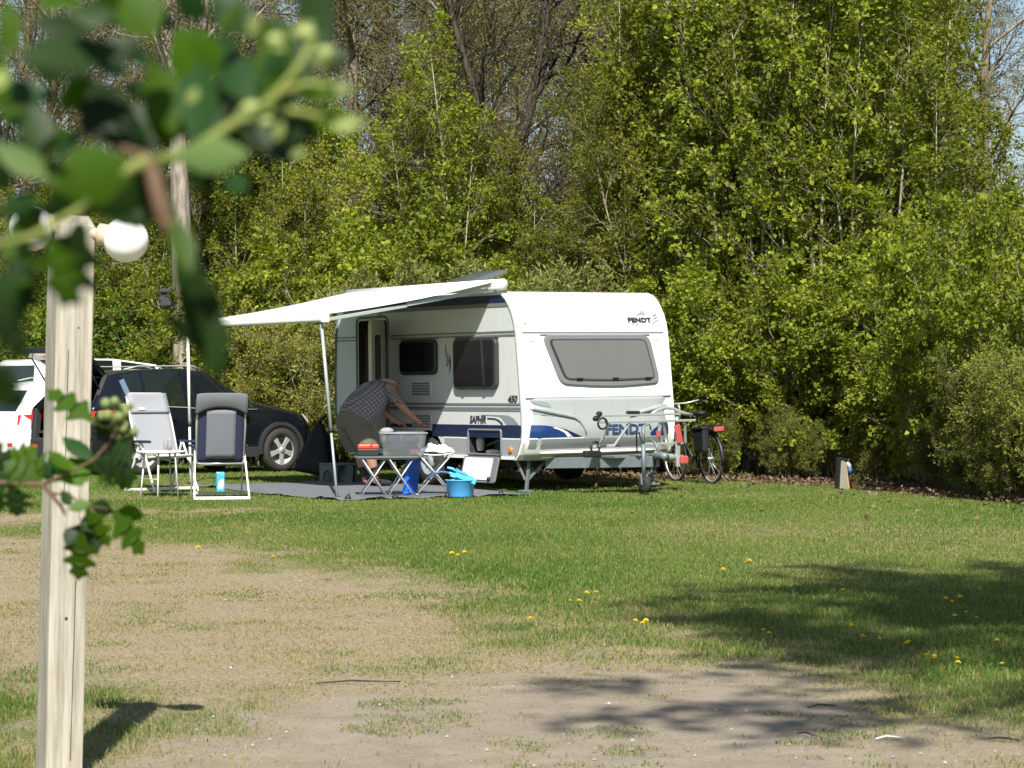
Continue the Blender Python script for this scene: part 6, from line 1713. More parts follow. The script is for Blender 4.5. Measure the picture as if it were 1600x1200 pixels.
hd = math.atan2(1.8, 1.944)
rw = Vector((-5.616, 39.0, 0)); fwd = Vector((math.cos(hd), math.sin(hd), 0)); lft = Vector((-math.sin(hd), math.cos(hd), 0))
org = rw - fwd * 0.90 + lft * 0.92
car('dark_car', 'dark blue black off-roader with its tailgate raised, parked behind the recliners', (org.x, org.y, 0), hd, M['car_dark'], tail_open=True)
car('white_car', 'white estate car half out of view at the left, red tail light showing', (-8.75, 43.2, 0), math.radians(39), M['car_white'], L=4.55, H=1.50, W=1.80, wb=2.65, fo=0.92, r=0.31, kind='estate')
car('white_van', 'pale van parked beyond the dark car, only its roof showing', (-8.9, 45.6, 0), math.radians(36), M['car_white'], L=4.25, H=1.88, W=1.9, wb=3.0, fo=0.9, r=0.33, kind='van')

# ------------------------------------------------------------------ bicycle
def bicycle():
    # local x forward, z up
    X = 313 / 4000 * 35.3; Y = 35.3
    rear = Vector((X, Y, g1(X, Y)))
    hd = math.atan2(0.92, -0.38)
    root = empty('bicycle', rear, rot=(R(-4), 0, hd)); tag(root, 'black bicycle with red rear light standing at the wood edge by the drawbar', 'bicycle')
    r = 0.355
    for nm, cx in (('wheel', 0.0), ('wheel', 1.12)):
        w = empty(nm, (cx, 0, r)); w.parent = root
        m = MB(); m.tube([(r * math.cos(t) * 0.97, 0, r * math.sin(t) * 0.97) for t in np.linspace(0, 2 * math.pi, 40, endpoint=False)], 0.020, 7, closed=True); m.build('tyre', M['rubber'], w)
        m = MB(); m.tube([(r * math.cos(t) * 0.90, 0, r * math.sin(t) * 0.90) for t in np.linspace(0, 2 * math.pi, 40, endpoint=False)], 0.011, 6, closed=True); m.build('rim', M['alu'], w)
        m = MB()
        for k in range(18):
            t = 2 * math.pi * k / 18; m.tube([(0.02 * math.cos(t + 1), 0.025 * (-1) ** k, 0.02 * math.sin(t + 1)), (r * 0.9 * math.cos(t), 0, r * 0.9 * math.sin(t))], 0.0016, 3, cap=False)
        m.build('spokes', M['alu'], w)
        m = MB(); m.tube([(0, -0.045, 0), (0, 0.045, 0)], 0.022, 8); m.build('hub', M['alu_dull'], w)
        m = MB(); pts = [((r + 0.035) * math.cos(t), (r + 0.035) * math.sin(t)) for t in np.linspace(math.pi * 0.15, math.pi * 1.05, 16)]
        vs = []
        for x, z in pts: vs += [(x, -0.028, z), (x, 0.028, z)]
        m.add(vs, [(2 * i, 2 * i + 1, 2 * i + 3, 2 * i + 2) for i in range(15)], 0, True); o = m.build('mudguard', M['black'], w); s_ = o.modifiers.new('t', 'SOLIDIFY'); s_.thickness = 0.004
    m = MB(); bbk = (0.46, 0, 0.29); seat = (0.30, 0, 0.80); head = (0.90, 0, 0.86); hl = (0.94, 0, 0.68)
    m.tube([bbk, seat], 0.018, 8); m.tube([bbk, hl], 0.020, 8); m.tube([(0.34, 0, 0.68), head], 0.016, 8); m.tube([head, hl], 0.02, 8)
    for s in (-1, 1):
        m.tube([(0, 0.055 * s, r), (0.46, 0.03 * s, 0.29)], 0.010, 6); m.tube([(0, 0.055 * s, r), (0.32, 0.02 * s, 0.72)], 0.009, 6); m.tube([(0.95, 0.045 * s, 0.66), (1.04, 0.05 * s, 0.50), (1.12, 0.05 * s, r)], 0.012, 6)
    m.build('frame', M['black'], root)
    m = MB(); m.tube([(0.30, 0, 0.78), (0.28, 0, 0.95)], 0.013, 8); m.build('seat_post', M['alu'], root)
    m = MB(); m.ball((0.25, 0, 0.98), 0.13, 12, 8, (1.0, 0.72, 0.32)); m.ball((0.38, 0, 0.985), 0.06, 10, 6, (1.5, 0.55, 0.4)); m.build('saddle', M['black'], root)
    m = MB(); m.tube([(0.90, 0, 0.86), (0.875, 0, 1.06), (0.90, 0.0, 1.10)], 0.013, 8); m.tube([(0.70, -0.30, 1.12), (0.82, -0.28, 1.14), (0.90, -0.12, 1.11), (0.90, 0.12, 1.11), (0.82, 0.28, 1.14), (0.70, 0.30, 1.12)], 0.013, 8); m.build('handlebar', M['alu'], root)
    for s in (-1, 1):
        m = MB(); m.tube([(0.80, 0.285 * s, 1.138), (0.66, 0.305 * s, 1.115)], 0.019, 8); m.build('grip', M['black'], root)
    m = MB(); m.bar((-0.28, 0, 0.80), (0.22, 0, 0.80), 0.14, 0.02); 
    for s in (-1, 1): m.tube([(0, 0.06 * s, r), (-0.12, 0.07 * s, 0.79)], 0.007, 5); m.tube([(0, 0.06 * s, r), (0.12, 0.07 * s, 0.79)], 0.007, 5)
    m.build('luggage_rack', M['black'], root)
    m = MB(); m.box((-0.30, 0, 0.765), (0.035, 0.15, 0.065)); m.build('rear_light', M['red_strap'], root, 0.012)
    m = MB(); m.ball((0.98, 0, 0.88), 0.05, 10, 6); m.build('headlight', M['alu'], root)
    for s in (1,):
        m = MB(); m.box((-0.02, 0.14, 0.62), (0.30, 0.10, 0.34), (0.06, 0.05, 0)); m.box((-0.02, 0.14, 0.78), (0.31, 0.12, 0.05), (0.06, 0.05, 0)); m.build('pannier', M['tarp'], root, 0.04, 3)
    m = MB(); m.lathe([(0.085, -0.006), (0.09, 0), (0.085, 0.006)], 18, (0.46, 0.05, 0.29), 'y'); m.build('chain_wheel', M['alu_dull'], root)
    for s, dx, dz in ((-1, 0.14, -0.09), (1, -0.14, 0.09)):
        m = MB(); m.bar((0.46, 0.07 * s, 0.29), (0.46 + dx, 0.08 * s, 0.29 + dz), 0.012, 0.02); m.box((0.46 + dx, 0.13 * s, 0.29 + dz), (0.09, 0.08, 0.02)); m.build('pedal', M['black'], root)
    m = MB(); m.tube([(0.05, -0.03, 0.30), (-0.02, -0.22, 0.0)], 0.009, 6); m.build('kickstand', M['alu_dull'], root)
bicycle()

# ------------------------------------------------------------------ power pedestal at the lawn's back edge
X = 516 / 4000 * 33.2; Y = 33.2
hk = empty('power_post', (X, Y, 0), R(25)); hk.scale = (0.88, 0.88, 0.95); tag(hk, 'short slanted timber power post with white and blue plug at the wood edge', 'power post')
m = MB(); m.prism([(-0.075, 0), (0.06, 0), (0.035, 0.36), (-0.01, 0.43), (-0.045, 0.42)], lambda x, z, d: (x, d, z), -0.05, 0.05); m.build('post', M['post_box'], hk, 0.006)
m = MB(); m.prism([(0.062, 0), (0.10, 0), (0.05, 0.32), (0.037, 0.35)], lambda x, z, d: (x, d, z), -0.048, 0.048); m.build('side_board', M['post_tan'], hk, 0.003)
m = MB(); m.prism([(-0.11, 0), (-0.078, 0), (-0.05, 0.42), (-0.075, 0.41)], lambda x, z, d: (x, d, z), -0.05, 0.05); m.build('dark_board', M['black'], hk, 0.003)
m = MB(); m.bar((-0.07, 0, 0.425), (0.07, 0, 0.40), 0.13, 0.03); m.build('cap', M['black'], hk, 0.005)
m = MB(); m.tube([(0.05, -0.04, 0.37), (0.085, -0.05, 0.33), (0.10, -0.05, 0.27)], [0.022, 0.032, 0.030], 12); m.build('plug', M['decal_grey'] if False else plain('pale_plug', (0.36, 0.40, 0.42), 0.5), hk)
m = MB(); m.tube([(0.098, -0.05, 0.285), (0.105, -0.05, 0.22)], [0.036, 0.033], 12); m.build('socket', M['dkblue_plastic'], hk)
m = MB(); m.tube([(0.105, -0.05, 0.22), (0.11, -0.05, 0.08), (0.16, 0.0, 0.02)], 0.012, 6); m.build('cable', M['black'], hk)

# ------------------------------------------------------------------ timber lamp post close to the camera
def lamp_post():
    Yp = 8.15; Xp = -705 / 4000 * Yp
    root = empty('lamp_post', (Xp - 0.005, Yp, 0), rot=(0, R(1.3), 0))
    tag(root, 'square weathered timber lamp post with two white globes, close by', 'lamp post')
    m_, N, L_, P = new_mat('weathered_timber')
    tc = N.new('ShaderNodeTexCoord'); mp = N.new('ShaderNodeMapping'); mp.inputs['Scale'].default_value = (14, 14, 0.8); L_.new(tc.outputs['Object'], mp.inputs[0])
    nz = N.new('ShaderNodeTexNoise'); nz.inputs['Scale'].default_value = 4.0; nz.inputs['Detail'].default_value = 8; nz.inputs['Roughness'].default_value = 0.65; L_.new(mp.outputs[0], nz.inputs['Vector'])
    cr_ = N.new('ShaderNodeValToRGB'); e = cr_.color_ramp.elements
    e[0].position = 0.30; e[0].color = (0.25, 0.225, 0.175, 1); e[1].position = 0.62; e[1].color = (0.47, 0.445, 0.38, 1)
    L_.new(nz.outputs[0], cr_.inputs[0])
    n2 = N.new('ShaderNodeTexNoise'); n2.inputs['Scale'].default_value = 2.2; n2.inputs['Detail'].default_value = 4; L_.new(tc.outputs['Object'], n2.inputs['Vector'])
    mx = N.new('ShaderNodeMix'); mx.data_type = 'RGBA'; mx.blend_type = 'MULTIPLY'; mx.inputs[0].default_value = 0.35
    c2 = N.new('ShaderNodeValToRGB'); c2.color_ramp.elements[0].color = (0.55, 0.52, 0.45, 1); c2.color_ramp.elements[1].color = (1, 1, 1, 1); c2.color_ramp.elements[0].position = 0.35; c2.color_ramp.elements[1].position = 0.6
    L_.new(n2.outputs[0], c2.inputs[0]); L_.new(cr_.outputs[0], mx.inputs[6]); L_.new(c2.outputs[0], mx.inputs[7]); L_.new(mx.outputs[2], P.inputs['Base Color'])
    P.inputs['Roughness'].default_value = 0.9; P.inputs['Specular IOR Level'].default_value = 0.15
    b = N.new('ShaderNodeBump'); b.inputs['Strength'].default_value = 0.5; b.inputs['Distance'].default_value = 0.004; L_.new(nz.outputs[0], b.inputs['Height']); L_.new(b.outputs[0], P.inputs['Normal'])
    a = R(-26 + 90) ; s = 0.0605
    pe = empty('shaft', (0, 0, 0), R(26)); pe.parent = root
    m = MB()
    # four slightly rounded edges, pyramid top
    rr_ = rrect(-s, -s, s, s, 0.006, 2); k = len(rr_); vs = []; 
    for z in (-0.1, 0.4, 0.8, 1.2, 1.74): vs += [(x, y, z) for x, y in rr_]
    vs += [(x * 0.72, y * 0.72, 1.775) for x, y in rr_]
    fs = [(i * k + j, i * k + (j + 1) % k, (i + 1) * k + (j + 1) % k, (i + 1) * k + j) for i in range(5) for j in range(k)] + [tuple(range(5 * k, 6 * k))]
    m.add(vs, fs); m.build('timber', m_, pe)
    # a drying crack, knots and nail heads
    m = MB(); m.bar((0.018, -s - 0.0008, 0.05), (0.022, -s - 0.0008, 0.62), 0.0016, 0.003, up=(0, 1, 0)); m.bar((-0.022, -s - 0.0008, 0.9), (-0.019, -s - 0.0008, 1.35), 0.0012, 0.003, up=(0, 1, 0)); m.build('drying_crack', M['black'], pe)
    for x_, z_, r_ in ((-0.006, 0.50, 0.0055), (0.046, 0.86, 0.0032), (-0.035, 0.86, 0.0032), (0.045, 1.18, 0.003), (0.012, 1.42, 0.003)):
        m = MB(); m.lathe([(0.0001, -0.002), (r_, -0.001), (r_, 0.002)], 10, (x_, -s, z_), 'y'); m.build('knot', plain('knot', (0.07, 0.05, 0.035), 0.9), pe)
    for gx, gz_, sx in ((0.178, 1.703, 1), (-0.122, 1.733, -1)):
        g = empty('globe_lamp', (gx, -0.03, gz_)); g.parent = root
        m = MB(); m.ball((0, 0, 0), 0.072, 32, 20); m.build('globe', M['opal'], g)
        m = MB(); m.tube([(-sx * 0.055, 0.0, 0.012), (-sx * 0.085, 0.005, 0.015)], [0.034, 0.036], 16); m.build('socket', M['socket'], g)
        m = MB(); m.tube([(-sx * 0.085, 0.005, 0.015), (-sx * 0.14, 0.02, 0.02)], 0.020, 10); m.build('arm', M['socket'], g)
lamp_post()

# ------------------------------------------------------------------ hawthorn sprays hanging in front of the camera
def hang_mat(name, c, trans=0.3, rough=0.5):
    return leaf_mat(name, tuple(x * 0.75 for x in c), tuple(x * 1.2 for x in c), trans, rough, spec=0.16, obj_var=0.15)
HL = {'bud': hang_mat('spray_leaf_young', (0.22, 0.27, 0.08), 0.3), 'green': hang_mat('spray_leaf_green', (0.050, 0.110, 0.007), 0.42), 'dark': hang_mat('spray_leaf_shaded', (0.013, 0.032, 0.006), 0.14), 'pale': hang_mat('spray_leaf_sunlit', (0.12, 0.19, 0.06), 0.2), 'bluish': hang_mat('spray_leaf_bluish', (0.020, 0.058, 0.014), 0.25)}  # dark and pale copies carry shade and sunlight in the leaf colour itself
M['spray_twig'] = plain('spray_twig', (0.11, 0.065, 0.035), 0.8, var=0.3, scale=60)
M['spray_twig_green'] = plain('spray_twig_green', (0.17, 0.20, 0.04), 0.7, var=0.2, scale=60)
M['spray_bud'] = plain('spray_bud', (0.30, 0.36, 0.12), 0.6, var=0.15, scale=90)
def cam_at(px, py, d):
    """bearing and height angle (in 1/4000) at distance d"""
    return Vector(((px - 800) / 4000 * d, d, 1.2 + (620 - py) / 4000 * d))
LOBED = [(0.0, 0.0), (0.05, 0.10), (0.20, 0.16), (0.36, 0.44), (0.42, 0.46), (0.40, 0.30), (0.47, 0.20), (0.60, 0.42), (0.68, 0.43), (0.66, 0.26), (0.72, 0.17), (0.84, 0.26), (0.88, 0.24), (0.90, 0.12), (1.0, 0.0)]
OVAL = [(0.0, 0.0), (0.08, 0.05), (0.22, 0.19), (0.38, 0.34), (0.50, 0.39), (0.56, 0.34), (0.66, 0.37), (0.74, 0.28), (0.84, 0.20), (0.93, 0.08), (1.0, 0.0)]
lr = random.Random(3)
def leaf(parent, base, tip, width, mat, shape=OVAL, roll=0.0, fold=0.25, curl=0.15, name='leaf', stalk=True):
    """one leaf with its own outline, folded along the midrib and curled"""
    base = Vector(base); tip = Vector(tip); d = tip - base; L = d.length; d.normalize()
    view = Vector((0, -1, 0.15)).normalized()
    sd = d.cross(view).normalized(); nr = sd.cross(d).normalized()
    Mx = Matrix.Rotation(roll, 3, d); sd = Mx @ sd; nr = Mx @ nr
    vs = []; tint = []
    n = len(shape)
    def pt(t, w, s):
        return base + d * (t * L) + sd * (s * w * width) + nr * (-abs(w) * width * fold + curl * L * (0.25 - (t - 0.5) ** 2))
    for t, w in shape: vs.append(pt(t, 0, 1))
    for t, w in shape: vs.append(pt(t, w, 1))
    for t, w in shape: vs.append(pt(t, w, -1))
    m = MB(); fs = []
    for i in range(n - 1):
        fs.append((i, i + 1, n + i + 1, n + i)); fs.append((i, 2 * n + i, 2 * n + i + 1, i + 1))
    m.add(vs, fs, 0, True)
    if stalk:
        b0 = base - d * L * 0.22; m.tube([b0, base, base + d * L * 0.6], [L * 0.010, L * 0.012, L * 0.006], 4)
    me = m.mesh(name, mat)
    a = me.attributes.new('tint', 'FLOAT', 'POINT'); a.data.foreach_set('value', np.full(len(me.vertices), lr.random(), np.float32))
    bm = bmesh.new(); bm.from_mesh(me); bmesh.ops.remove_doubles(bm, verts=bm.verts, dist=1e-6); bm.to_mesh(me); bm.free()
    o = link(bpy.data.objects.new(name, me)); o.parent = parent
    return o

def spray_upper():
    D = 0.78
    root = empty('leafy_branch', (0, 0, 0)); tag(root, 'out of focus leafy branch hanging across the upper left, very close', 'branch')
    def q(px, py, dd=0.0): return cam_at(px, py, D + dd)
    def lf(b, t, w, mat, dd=0.0, dt=0.0, **k): leaf(root, q(b[0], b[1], dd), q(t[0], t[1], dd + dt), w * 1.15 / 4000 * D, HL[mat], **k)
    tw = MB(); tw.tube([q(150, 210, 0.06), q(200, 235, 0.03), q(234, 252), q(246, 300), q(254, 335), q(282, 375), q(300, 425)], [0.0010, 0.0016, 0.0022, 0.0028, 0.0030, 0.0026, 0.0012], 8)
    tw.build('twig', M['spray_twig'], root)
    tw = MB(); tw.tube([q(240, 255), q(300, 235), q(370, 190), q(430, 150), q(470, 100), q(490, 60)], [0.0022, 0.002, 0.0018, 0.0016, 0.0013, 0.001], 6); tw.tube([q(400, 170), q(470, 175), q(540, 195)], [0.0014, 0.0012, 0.001], 6); tw.tube([q(420, 150), q(480, 130), q(540, 140)], [0.0013, 0.0012, 0.001], 6)
    tw.tube([q(-40, 390), q(50, 370), q(120, 330), q(170, 280), q(232, 250)], [0.0012, 0.0014, 0.0014, 0.0018, 0.0022], 6); tw.build('green_twig', M['spray_twig_green'], root)
    A = dict
    for b, t, w, mat, dd, k in (
        ((262, 246), (392, 240), 64, 'pale', -0.02, A(roll=0.3)), ((225, 262), (70, 285), 110, 'green', 0.0, A(roll=-0.3)), ((225, 215), (108, 120), 100, 'dark', 0.03, A(roll=0.5)),
        ((205, 75), (25, 90), 75, 'dark', 0.02, A(roll=0.2)), ((120, 90), (40, 95), 90, 'dark', 0.04, A()), ((300, 225), (318, 95), 80, 'bluish', 0.0, A(roll=0.4)), ((275, 215), (235, 95), 84, 'green', 0.02, A(roll=-0.2)),
        ((80, 285), (-10, 218), 62, 'pale', -0.01, A(roll=0.6)), ((72, 250), (45, 160), 70, 'dark', 0.03, A()), ((100, 150), (-20, 140), 54, 'bluish', 0.05, A()),
        ((285, 370), (345, 600), 86, 'dark', 0.02, A(roll=0.3)), ((270, 330), (310, 560), 60, 'green', 0.04, A(roll=0.8)), ((270, 330), (298, 430), 46, 'green', -0.02, A()),
        ((128, 345), (95, 482), 112, 'dark', 0.0, A(shape=LOBED, roll=0.2)), ((80, 375), (110, 475), 66, 'green', -0.01, A(shape=LOBED)), ((235, 262), (135, 335), 104, 'dark', 0.02, A(roll=-0.4)), ((250, 275), (215, 350), 80, 'dark', 0.03, A()),
        ((195, -30), (240, 60), 90, 'green', 0.0, A()), ((140, -20), (210, 40), 70, 'green', 0.03, A()), ((330, 30), (270, -20), 60, 'bluish', 0.02, A()), ((60, 20), (130, -40), 70, 'green', 0.04, A()),
        ((0, 60), (-20, 190), 64, 'green', 0.0, A()), ((20, 90), (12, 0), 44, 'green', 0.03, A()), ((-10, 340), (60, 300), 40, 'bluish', 0.0, A()),
        ((40, 430), (-30, 470), 54, 'dark', 0.0, A()), ((60, 400), (-10, 380), 40, 'green', 0.02, A()), ((50, 470), (-20, 520), 56, 'dark', 0.02, A()), ((-15, 480), (40, 560), 60, 'dark', 0.0, A(shape=LOBED)), ((-20, 560), (35, 640), 50, 'dark', 0.0, A(shape=LOBED)),
        ((395, 170), (350, 70), 70, 'bluish', 0.02, A()), ((400, 165), (455, 35), 74, 'green', 0.03, A(roll=0.5)), ((430, 150), (520, 40), 60, 'dark', 0.05, A()), ((410, 175), (500, 215), 58, 'dark', 0.03, A()), ((430, 170), (575, 195), 44, 'green', 0.0, A()), ((430, 140), (560, 140), 44, 'green', 0.02, A()),
        ((380, 190), (420, 235), 54, 'dark', 0.03, A()), ((355, 130), (300, 40), 60, 'green', 0.05, A()), ((350, 200), (345, 120), 66, 'dark', 0.05, A()), ((470, 120), (430, 30), 60, 'dark', 0.06, A()), ((370, 120), (420, 90), 70, 'dark', 0.06, A()), ((440, 190), (470, 240), 50, 'dark', 0.05, A()), ((300, 215), (355, 180), 50, 'dark', 0.04, A()), ((350, 270), (385, 300), 44, 'bluish', 0.04, A()),
        ((150, 100), (215, 62), 60, 'dark', 0.03, A()), ((235, 200), (150, 200), 100, 'bluish', 0.05, A(roll=0.3)), ((245, 240), (180, 160), 90, 'dark', 0.06, A()), ((250, 235), (275, 140), 96, 'green', 0.05, A(roll=0.2)), ((330, 160), (275, 40), 88, 'green', 0.06, A()), ((240, 262), (190, 330), 120, 'green', 0.04, A(roll=0.3)), ((245, 285), (165, 345), 110, 'dark', 0.05, A()), ((150, 300), (60, 330), 60, 'green', 0.05, A()),
        ((410, 200), (330, 200), 80, 'dark', 0.07, A()), ((440, 200), (400, 110), 90, 'green', 0.08, A()), ((480, 180), (410, 215), 80, 'dark', 0.07, A()), ((470, 90), (400, 40), 90, 'green', 0.08, A()), ((520, 60), (470, -20), 70, 'dark', 0.06, A()), ((400, 60), (330, -10), 80, 'bluish', 0.08, A()), ((300, 300), (330, 250), 60, 'dark', 0.05, A()), ((420, 210), (450, 255), 56, 'dark', 0.05, A()),
        ((60, 200), (0, 150), 70, 'green', 0.06, A()), ((52, 300), (44, 362), 30, 'dark', 0.02, A()), ((30, 372), (85, 372), 22, 'green', 0.0, A()), ((82, 322), (22, 350), 40, 'dark', 0.01, A()), ((20, 375), (60, 420), 34, 'green', 0.02, A()), ((90, 300), (78, 345), 28, 'dark', 0.03, A()), ((20, 300), (-30, 240), 70, 'dark', 0.05, A()), ((60, 440), (10, 400), 70, 'dark', 0.04, A()), ((30, 520), (-30, 470), 80, 'dark', 0.03, A(shape=LOBED)), ((60, 480), (10, 440), 60, 'dark', 0.03, A()), ((10, 640), (-20, 560), 70, 'green', 0.04, A()), ((320, 430), (300, 500), 50, 'dark', 0.05, A()), ((345, 480), (330, 590), 50, 'dark', 0.0, A()), ((330, 560), (250, 480), 30, 'dark', 0.05, A())):
        lf(b, t, w, mat, dd, lr.uniform(-0.02, 0.02), **k)
    for k in range(46):
        # many smaller blades fill the spray between the large leaves
        cx_, cy_, sx_, sy_ = ((150, 230, 95, 80), (420, 130, 70, 60), (100, 60, 90, 45), (20, 440, 30, 90))[(0, 0, 1, 1, 2, 3)[k % 6]]
        px = lr.gauss(cx_, sx_ * 0.75); py = lr.gauss(cy_, sy_ * 0.75)
        if px > 600 or (py > 340 and px > 70): continue
        a = lr.uniform(0, 6.28); L_ = lr.uniform(60, 105); dx = math.cos(a) * L_ / 2; dy = math.sin(a) * L_ / 2
        lf((px - dx, py - dy), (px + dx, py + dy), L_ * lr.uniform(0.45, 0.7), lr.choice(('green', 'dark', 'green', 'bluish', 'dark')), lr.uniform(0.0, 0.14), lr.uniform(-0.02, 0.02), roll=lr.uniform(-0.9, 0.9))
    for px, py, L_, a in ((470, 45, 52, 0.5), (432, 68, 40, 2.4), (502, 90, 48, 0.9), (385, 175, 50, 0.7), (540, 195, 54, 0.1), (528, 138, 44, 0.0), (435, 205, 36, 1.2), (395, 40, 40, 1.4), (0, 125, 44, 1.2), (555, 188, 40, 0.2), (300, 150, 34, 1.0), (465, 240, 30, 0.5)):
        dx = math.cos(a) * L_ / 2; dy = -math.sin(a) * L_ / 2
        lf((px - dx, py - dy), (px + dx, py + dy), L_ * 0.62, 'bud', -0.02, 0.0, roll=lr.uniform(-0.5, 0.5), stalk=False)
    for px, py, r_ in ((478, 52, 13), (430, 62, 12), (508, 82, 12), (392, 168, 12), (548, 196, 10), (416, 190, 9)):
        m = MB(); c = q(px, py, -0.03); m.ball((c.x, c.y, c.z), r_ / 4000 * D, 10, 8, (1.15, 1, 0.85)); m.build('flower_bud', M['spray_bud'], root)
spray_upper()

def spray_lower():
    D = 2.25
    root = empty('hawthorn_branch', (0, 0, 0)); tag(root, 'lobed green hawthorn twig reaching in from the left before the lamp post', 'branch')
    def q(px, py, dd=0.0): return cam_at(px, py, D + dd)
    def lf(b, t, w, mat, dd=0.0, dt=0.0, **k):
        k.setdefault('shape', LOBED); leaf(root, q(b[0], b[1], dd), q(t[0], t[1], dd + dt), w / 4000 * D, HL[mat], **k)
    tw = MB(); tw.tube([q(-120, 745), q(0, 754), q(66, 757), q(80, 772), q(96, 792), q(103, 806)], [0.0024, 0.0024, 0.0024, 0.0022, 0.0018, 0.0008], 7); tw.tube([q(66, 757), q(100, 742), q(145, 720), q(172, 690), q(184, 660)], [0.0018, 0.0016, 0.0014, 0.0012, 0.0010], 6); tw.tube([q(80, 770), q(110, 775), q(135, 790), q(170, 795)], [0.0014, 0.0012, 0.001, 0.0008], 6)
    tw.build('twig', M['spray_twig'], root)
    A = dict
    for b, t, w, mat, dd, k in (
        ((150, 660), (72, 608), 52, 'green', 0.0, A(roll=0.35)), ((150, 722), (97, 682), 40, 'bluish', 0.0, A(shape=OVAL, roll=0.5)), ((118, 738), (74, 704), 26, 'green', -0.02, A(shape=OVAL)), ((84, 752), (145, 720), 74, 'green', 0.0, A(shape=OVAL, roll=-0.3)), ((140, 735), (178, 712), 50, 'dark', 0.03, A()),
        ((150, 722), (216, 748), 60, 'dark', 0.0, A(roll=0.3)), ((160, 715), (205, 765), 48, 'green', 0.02, A()), ((150, 735), (185, 752), 44, 'green', 0.04, A()), ((176, 690), (205, 720), 58, 'dark', 0.0, A()), ((170, 690), (160, 655), 52, 'dark', 0.02, A()), ((186, 690), (215, 672), 40, 'dark', 0.03, A()),
        ((60, 752), (5, 722), 60, 'green', 0.0, A(roll=0.2)), ((80, 748), (40, 712), 58, 'green', 0.03, A()), ((40, 752), (-20, 750), 54, 'dark', 0.02, A()), ((20, 735), (-30, 700), 60, 'dark', 0.04, A()), ((66, 745), (95, 722), 46, 'bluish', 0.03, A()), ((5, 720), (60, 700), 40, 'green', 0.05, A()),
        ((22, 758), (27, 808), 62, 'dark', 0.0, A(roll=0.2)), ((2, 770), (-8, 800), 40, 'green', 0.0, A()),
        ((104, 797), (142, 784), 26, 'pale', -0.02, A(shape=OVAL)), ((134, 790), (172, 856), 46, 'green', 0.0, A(roll=0.6)), ((140, 788), (178, 800), 36, 'dark', 0.02, A(shape=OVAL)), ((176, 797), (226, 868), 56, 'green', 0.0, A(roll=-0.5)), ((180, 797), (228, 806), 40, 'green', 0.02, A(shape=OVAL, roll=0.7)),
        ((125, 818), (103, 853), 40, 'dark', 0.0, A(shape=OVAL)), ((128, 832), (122, 908), 62, 'green', -0.01, A()), ((128, 815), (155, 862), 54, 'dark', 0.01, A()), ((95, 765), (112, 790), 26, 'dark', 0.0, A(shape=OVAL)), ((136, 795), (150, 835), 40, 'dark', 0.02, A())):
        lf(b, t, w, mat, dd, lr.uniform(-0.03, 0.03), **k)
    for k in range(16):
        px = 186 + lr.gauss(0, 13); py = 645 + lr.gauss(0, 13)
        m = MB(); c = q(px, py, lr.uniform(-0.03, 0.03)); m.ball((c.x, c.y, c.z), lr.uniform(6, 9) / 4000 * D, 8, 6); m.build('flower_bud', plain('hawthorn_bud', (0.16, 0.20, 0.06), 0.7) if k == 0 else bpy.data.materials['hawthorn_bud'], root)
        if k % 2 == 0:
            m = MB(); m.tube([c, q(184, 690)], 0.0006, 4); m.build('bud_stalk', M['spray_twig_green'], root)
spray_lower()

# ------------------------------------------------------------------ dandelions
def dandelions():
    yel = plain('dandelion_yellow', (0.85, 0.66, 0.015), 0.7, var=0.10, scale=200)
    stem = plain('dandelion_stem', (0.12, 0.17, 0.05), 0.7)
    proto = []
    for sd in range(4):
        r_ = random.Random(sd); m = MB(); hh = 0.055 + 0.02 * r_.random()
        m.tube([(0, 0, 0), (r_.gauss(0, 0.006), r_.gauss(0, 0.006), hh * 0.6), (0, 0, hh)], 0.0022, 5, mat=1)
        for ring, (rad_, up, cnt) in enumerate(((0.022, 0.004, 14), (0.016, 0.010, 11), (0.009, 0.014, 7))):
            for k in range(cnt):
                a = 2 * math.pi * k / cnt + ring * 0.3 + r_.gauss(0, 0.08); rr = rad_ * r_.uniform(0.85, 1.1)
                ca, sa = math.cos(a), math.sin(a); w = 0.0042
                m.add([(0, 0, hh), (rr * 0.7 * ca - w * sa, rr * 0.7 * sa + w * ca, hh + up), (rr * ca, rr * sa, hh + up * 1.1), (rr * 0.7 * ca + w * sa, rr * 0.7 * sa - w * ca, hh + up)], [(0, 1, 2, 3)], 0)
        proto.append(m.mesh('dandelion', [yel, stem]))
    spots = [(706, 863), (714, 864), (727, 862), (915, 921), (929, 923), (904, 934), (890, 938), (834, 962), (1172, 876), (1130, 887), (1194, 986), (1199, 987), (1346, 995), (1350, 993), (1421, 1005), (1417, 1003), (1490, 1031), (1494, 1034), (1447, 1027), (1464, 1023), (1559, 1002), (1567, 1037), (1320, 920), (1345, 934), (1478, 933), (1485, 936), (1497, 931), (1502, 926), (1494, 961), (1526, 962), (1510, 957), (1005, 971), (1010, 968), (313, 850), (426, 870), (237, 807), (239, 822), (990, 966), (1370, 1000), (1332, 975)]
    cut = 1000
    for k, (px, py) in enumerate(spots):
        Y = 4800 / (py - 620 + 16); X = (px - 800) / 4000 * Y
        o = link(bpy.data.objects.new('dandelion', proto[k % 4])); o.location = (X, Y, g1(X, Y)); o.rotation_euler = (R(prng.gauss(8, 10)), R(prng.gauss(0, 10)), prng.random() * 6.28)
        s = 0.72 if Y < 16 else 0.95
        o.scale = (s, s, s)
        left = px < 1000
        tag(o, 'yellow dandelion in the sunny lawn between worn strip and caravan' if left else 'yellow dandelion in the right half of the lawn near the tree shade', 'dandelion', 'dandelions in the sunny lawn' if left else 'dandelions near the tree shade')
dandelions()
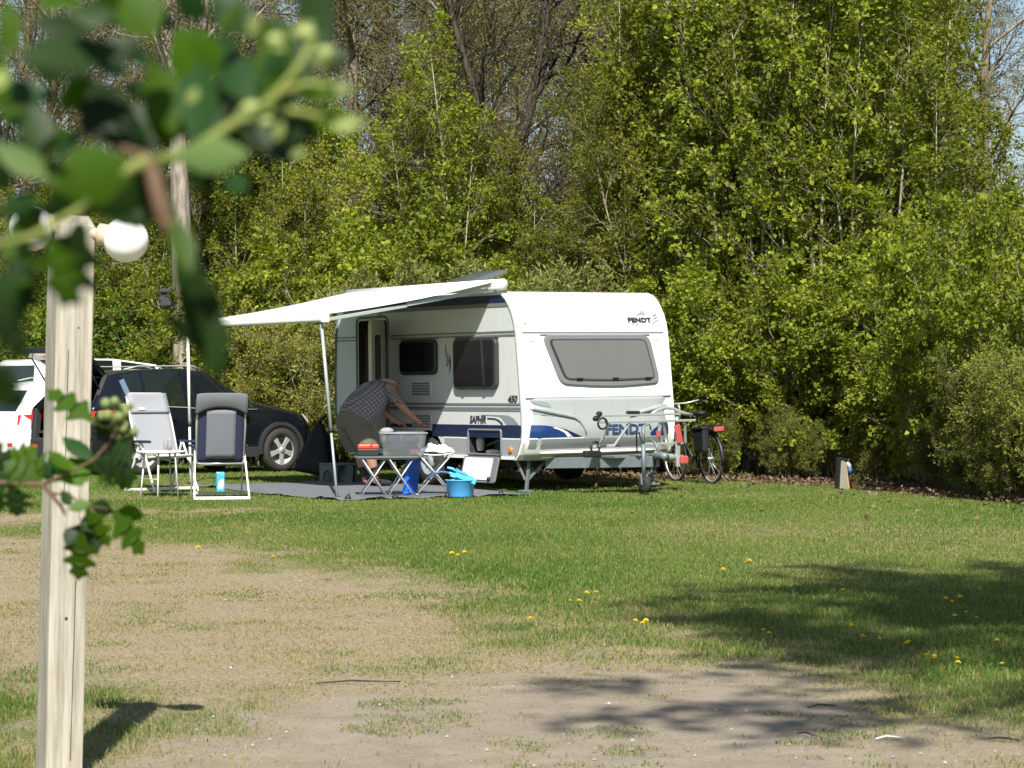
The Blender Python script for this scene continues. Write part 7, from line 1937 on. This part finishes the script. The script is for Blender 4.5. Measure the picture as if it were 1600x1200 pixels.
# twigs lying on the sandy strip
for k, (px, py, ln, a, lab) in enumerate(((1262, 1152, 0.09, 2.2, 'short bent dark twig on the sandy strip'), (1285, 1108, 0.12, 0.2, 'thin dark twig lying on the shaded sand nearest the grass'), (1390, 1158, 0.10, 0.1, 'pale bleached twig lying on the sand'), (1568, 1160, 0.11, 2.7, 'dark curved twig at the right end of the sandy strip'), (560, 1070, 0.35, 0.12, 'long thin dry stalk on the straw coloured ground'))):
    Y = 4800 / (py - 620); X = (px - 800) / 4000 * Y
    m = MB(); m.tube([(-ln / 2, 0, 0.004), (-ln * 0.1, 0.01, 0.012), (ln * 0.2, -0.006, 0.010), (ln / 2, 0.012, 0.005)], [0.003, 0.004, 0.0035, 0.002], 5)
    o = m.build('fallen_twig', M['cloth_white'] if k == 2 else M['bark_dark']); o.location = (X, Y, g1(X, Y) + 0.006); o.rotation_euler = (0, 0, a)
    tag(o, lab, 'twig')

# ------------------------------------------------------------------ labels: each of a short row by its place in that row
ORD = 'first second third fourth fifth sixth seventh eighth ninth tenth'.split()
SHORT = {'green trees behind the parked cars': 'bright green young tree behind the parked cars', 'yellow green trees behind the caravan': 'yellow green thin stemmed tree behind the caravan', 'young green trees along the edge of the wood': 'leafy green young tree right of the caravan',
         'thin yellowish trees right of the caravan': 'thin yellowish tree right of the caravan', 'slim bare trees rising among the green trees': 'slim bare tree among the green trees', 'green bushes behind the parked cars': 'dense green bush behind the parked cars', 'green bushes behind awning and caravan': 'bright green bush behind awning and caravan roof',
         'green bushes right of the caravan': 'green bush at the wood edge beyond the bicycle', 'evergreen bushes behind the caravan roof': 'pale tipped evergreen bush behind the caravan roof', 'golden green bushes between car and caravan': 'golden green bush between car and caravan',
         'low shrubs at the back edge of the lawn': 'low brownish shrub at the back lawn edge', 'shrubs in the clump at the right edge': 'brownish shrub in the clump right of the power post', 'leafy bushes behind the shrubs at the right edge': 'leafy bush behind the brownish shrub clump', 'pegs along the near edge of the groundsheet': 'black peg tab on the near groundsheet edge'}
rows_ = {}
for o in SC.objects:
    g = o.get('group')
    if o.parent is None and g in SHORT: rows_.setdefault(g, []).append(o)
for g, obs in rows_.items():
    obs.sort(key=lambda o: o.location.x / o.location.y)
    for k, o in enumerate(obs):
        if k < len(ORD): o['label'] = SHORT[g] + ', ' + ORD[k] + ' from left in its row'
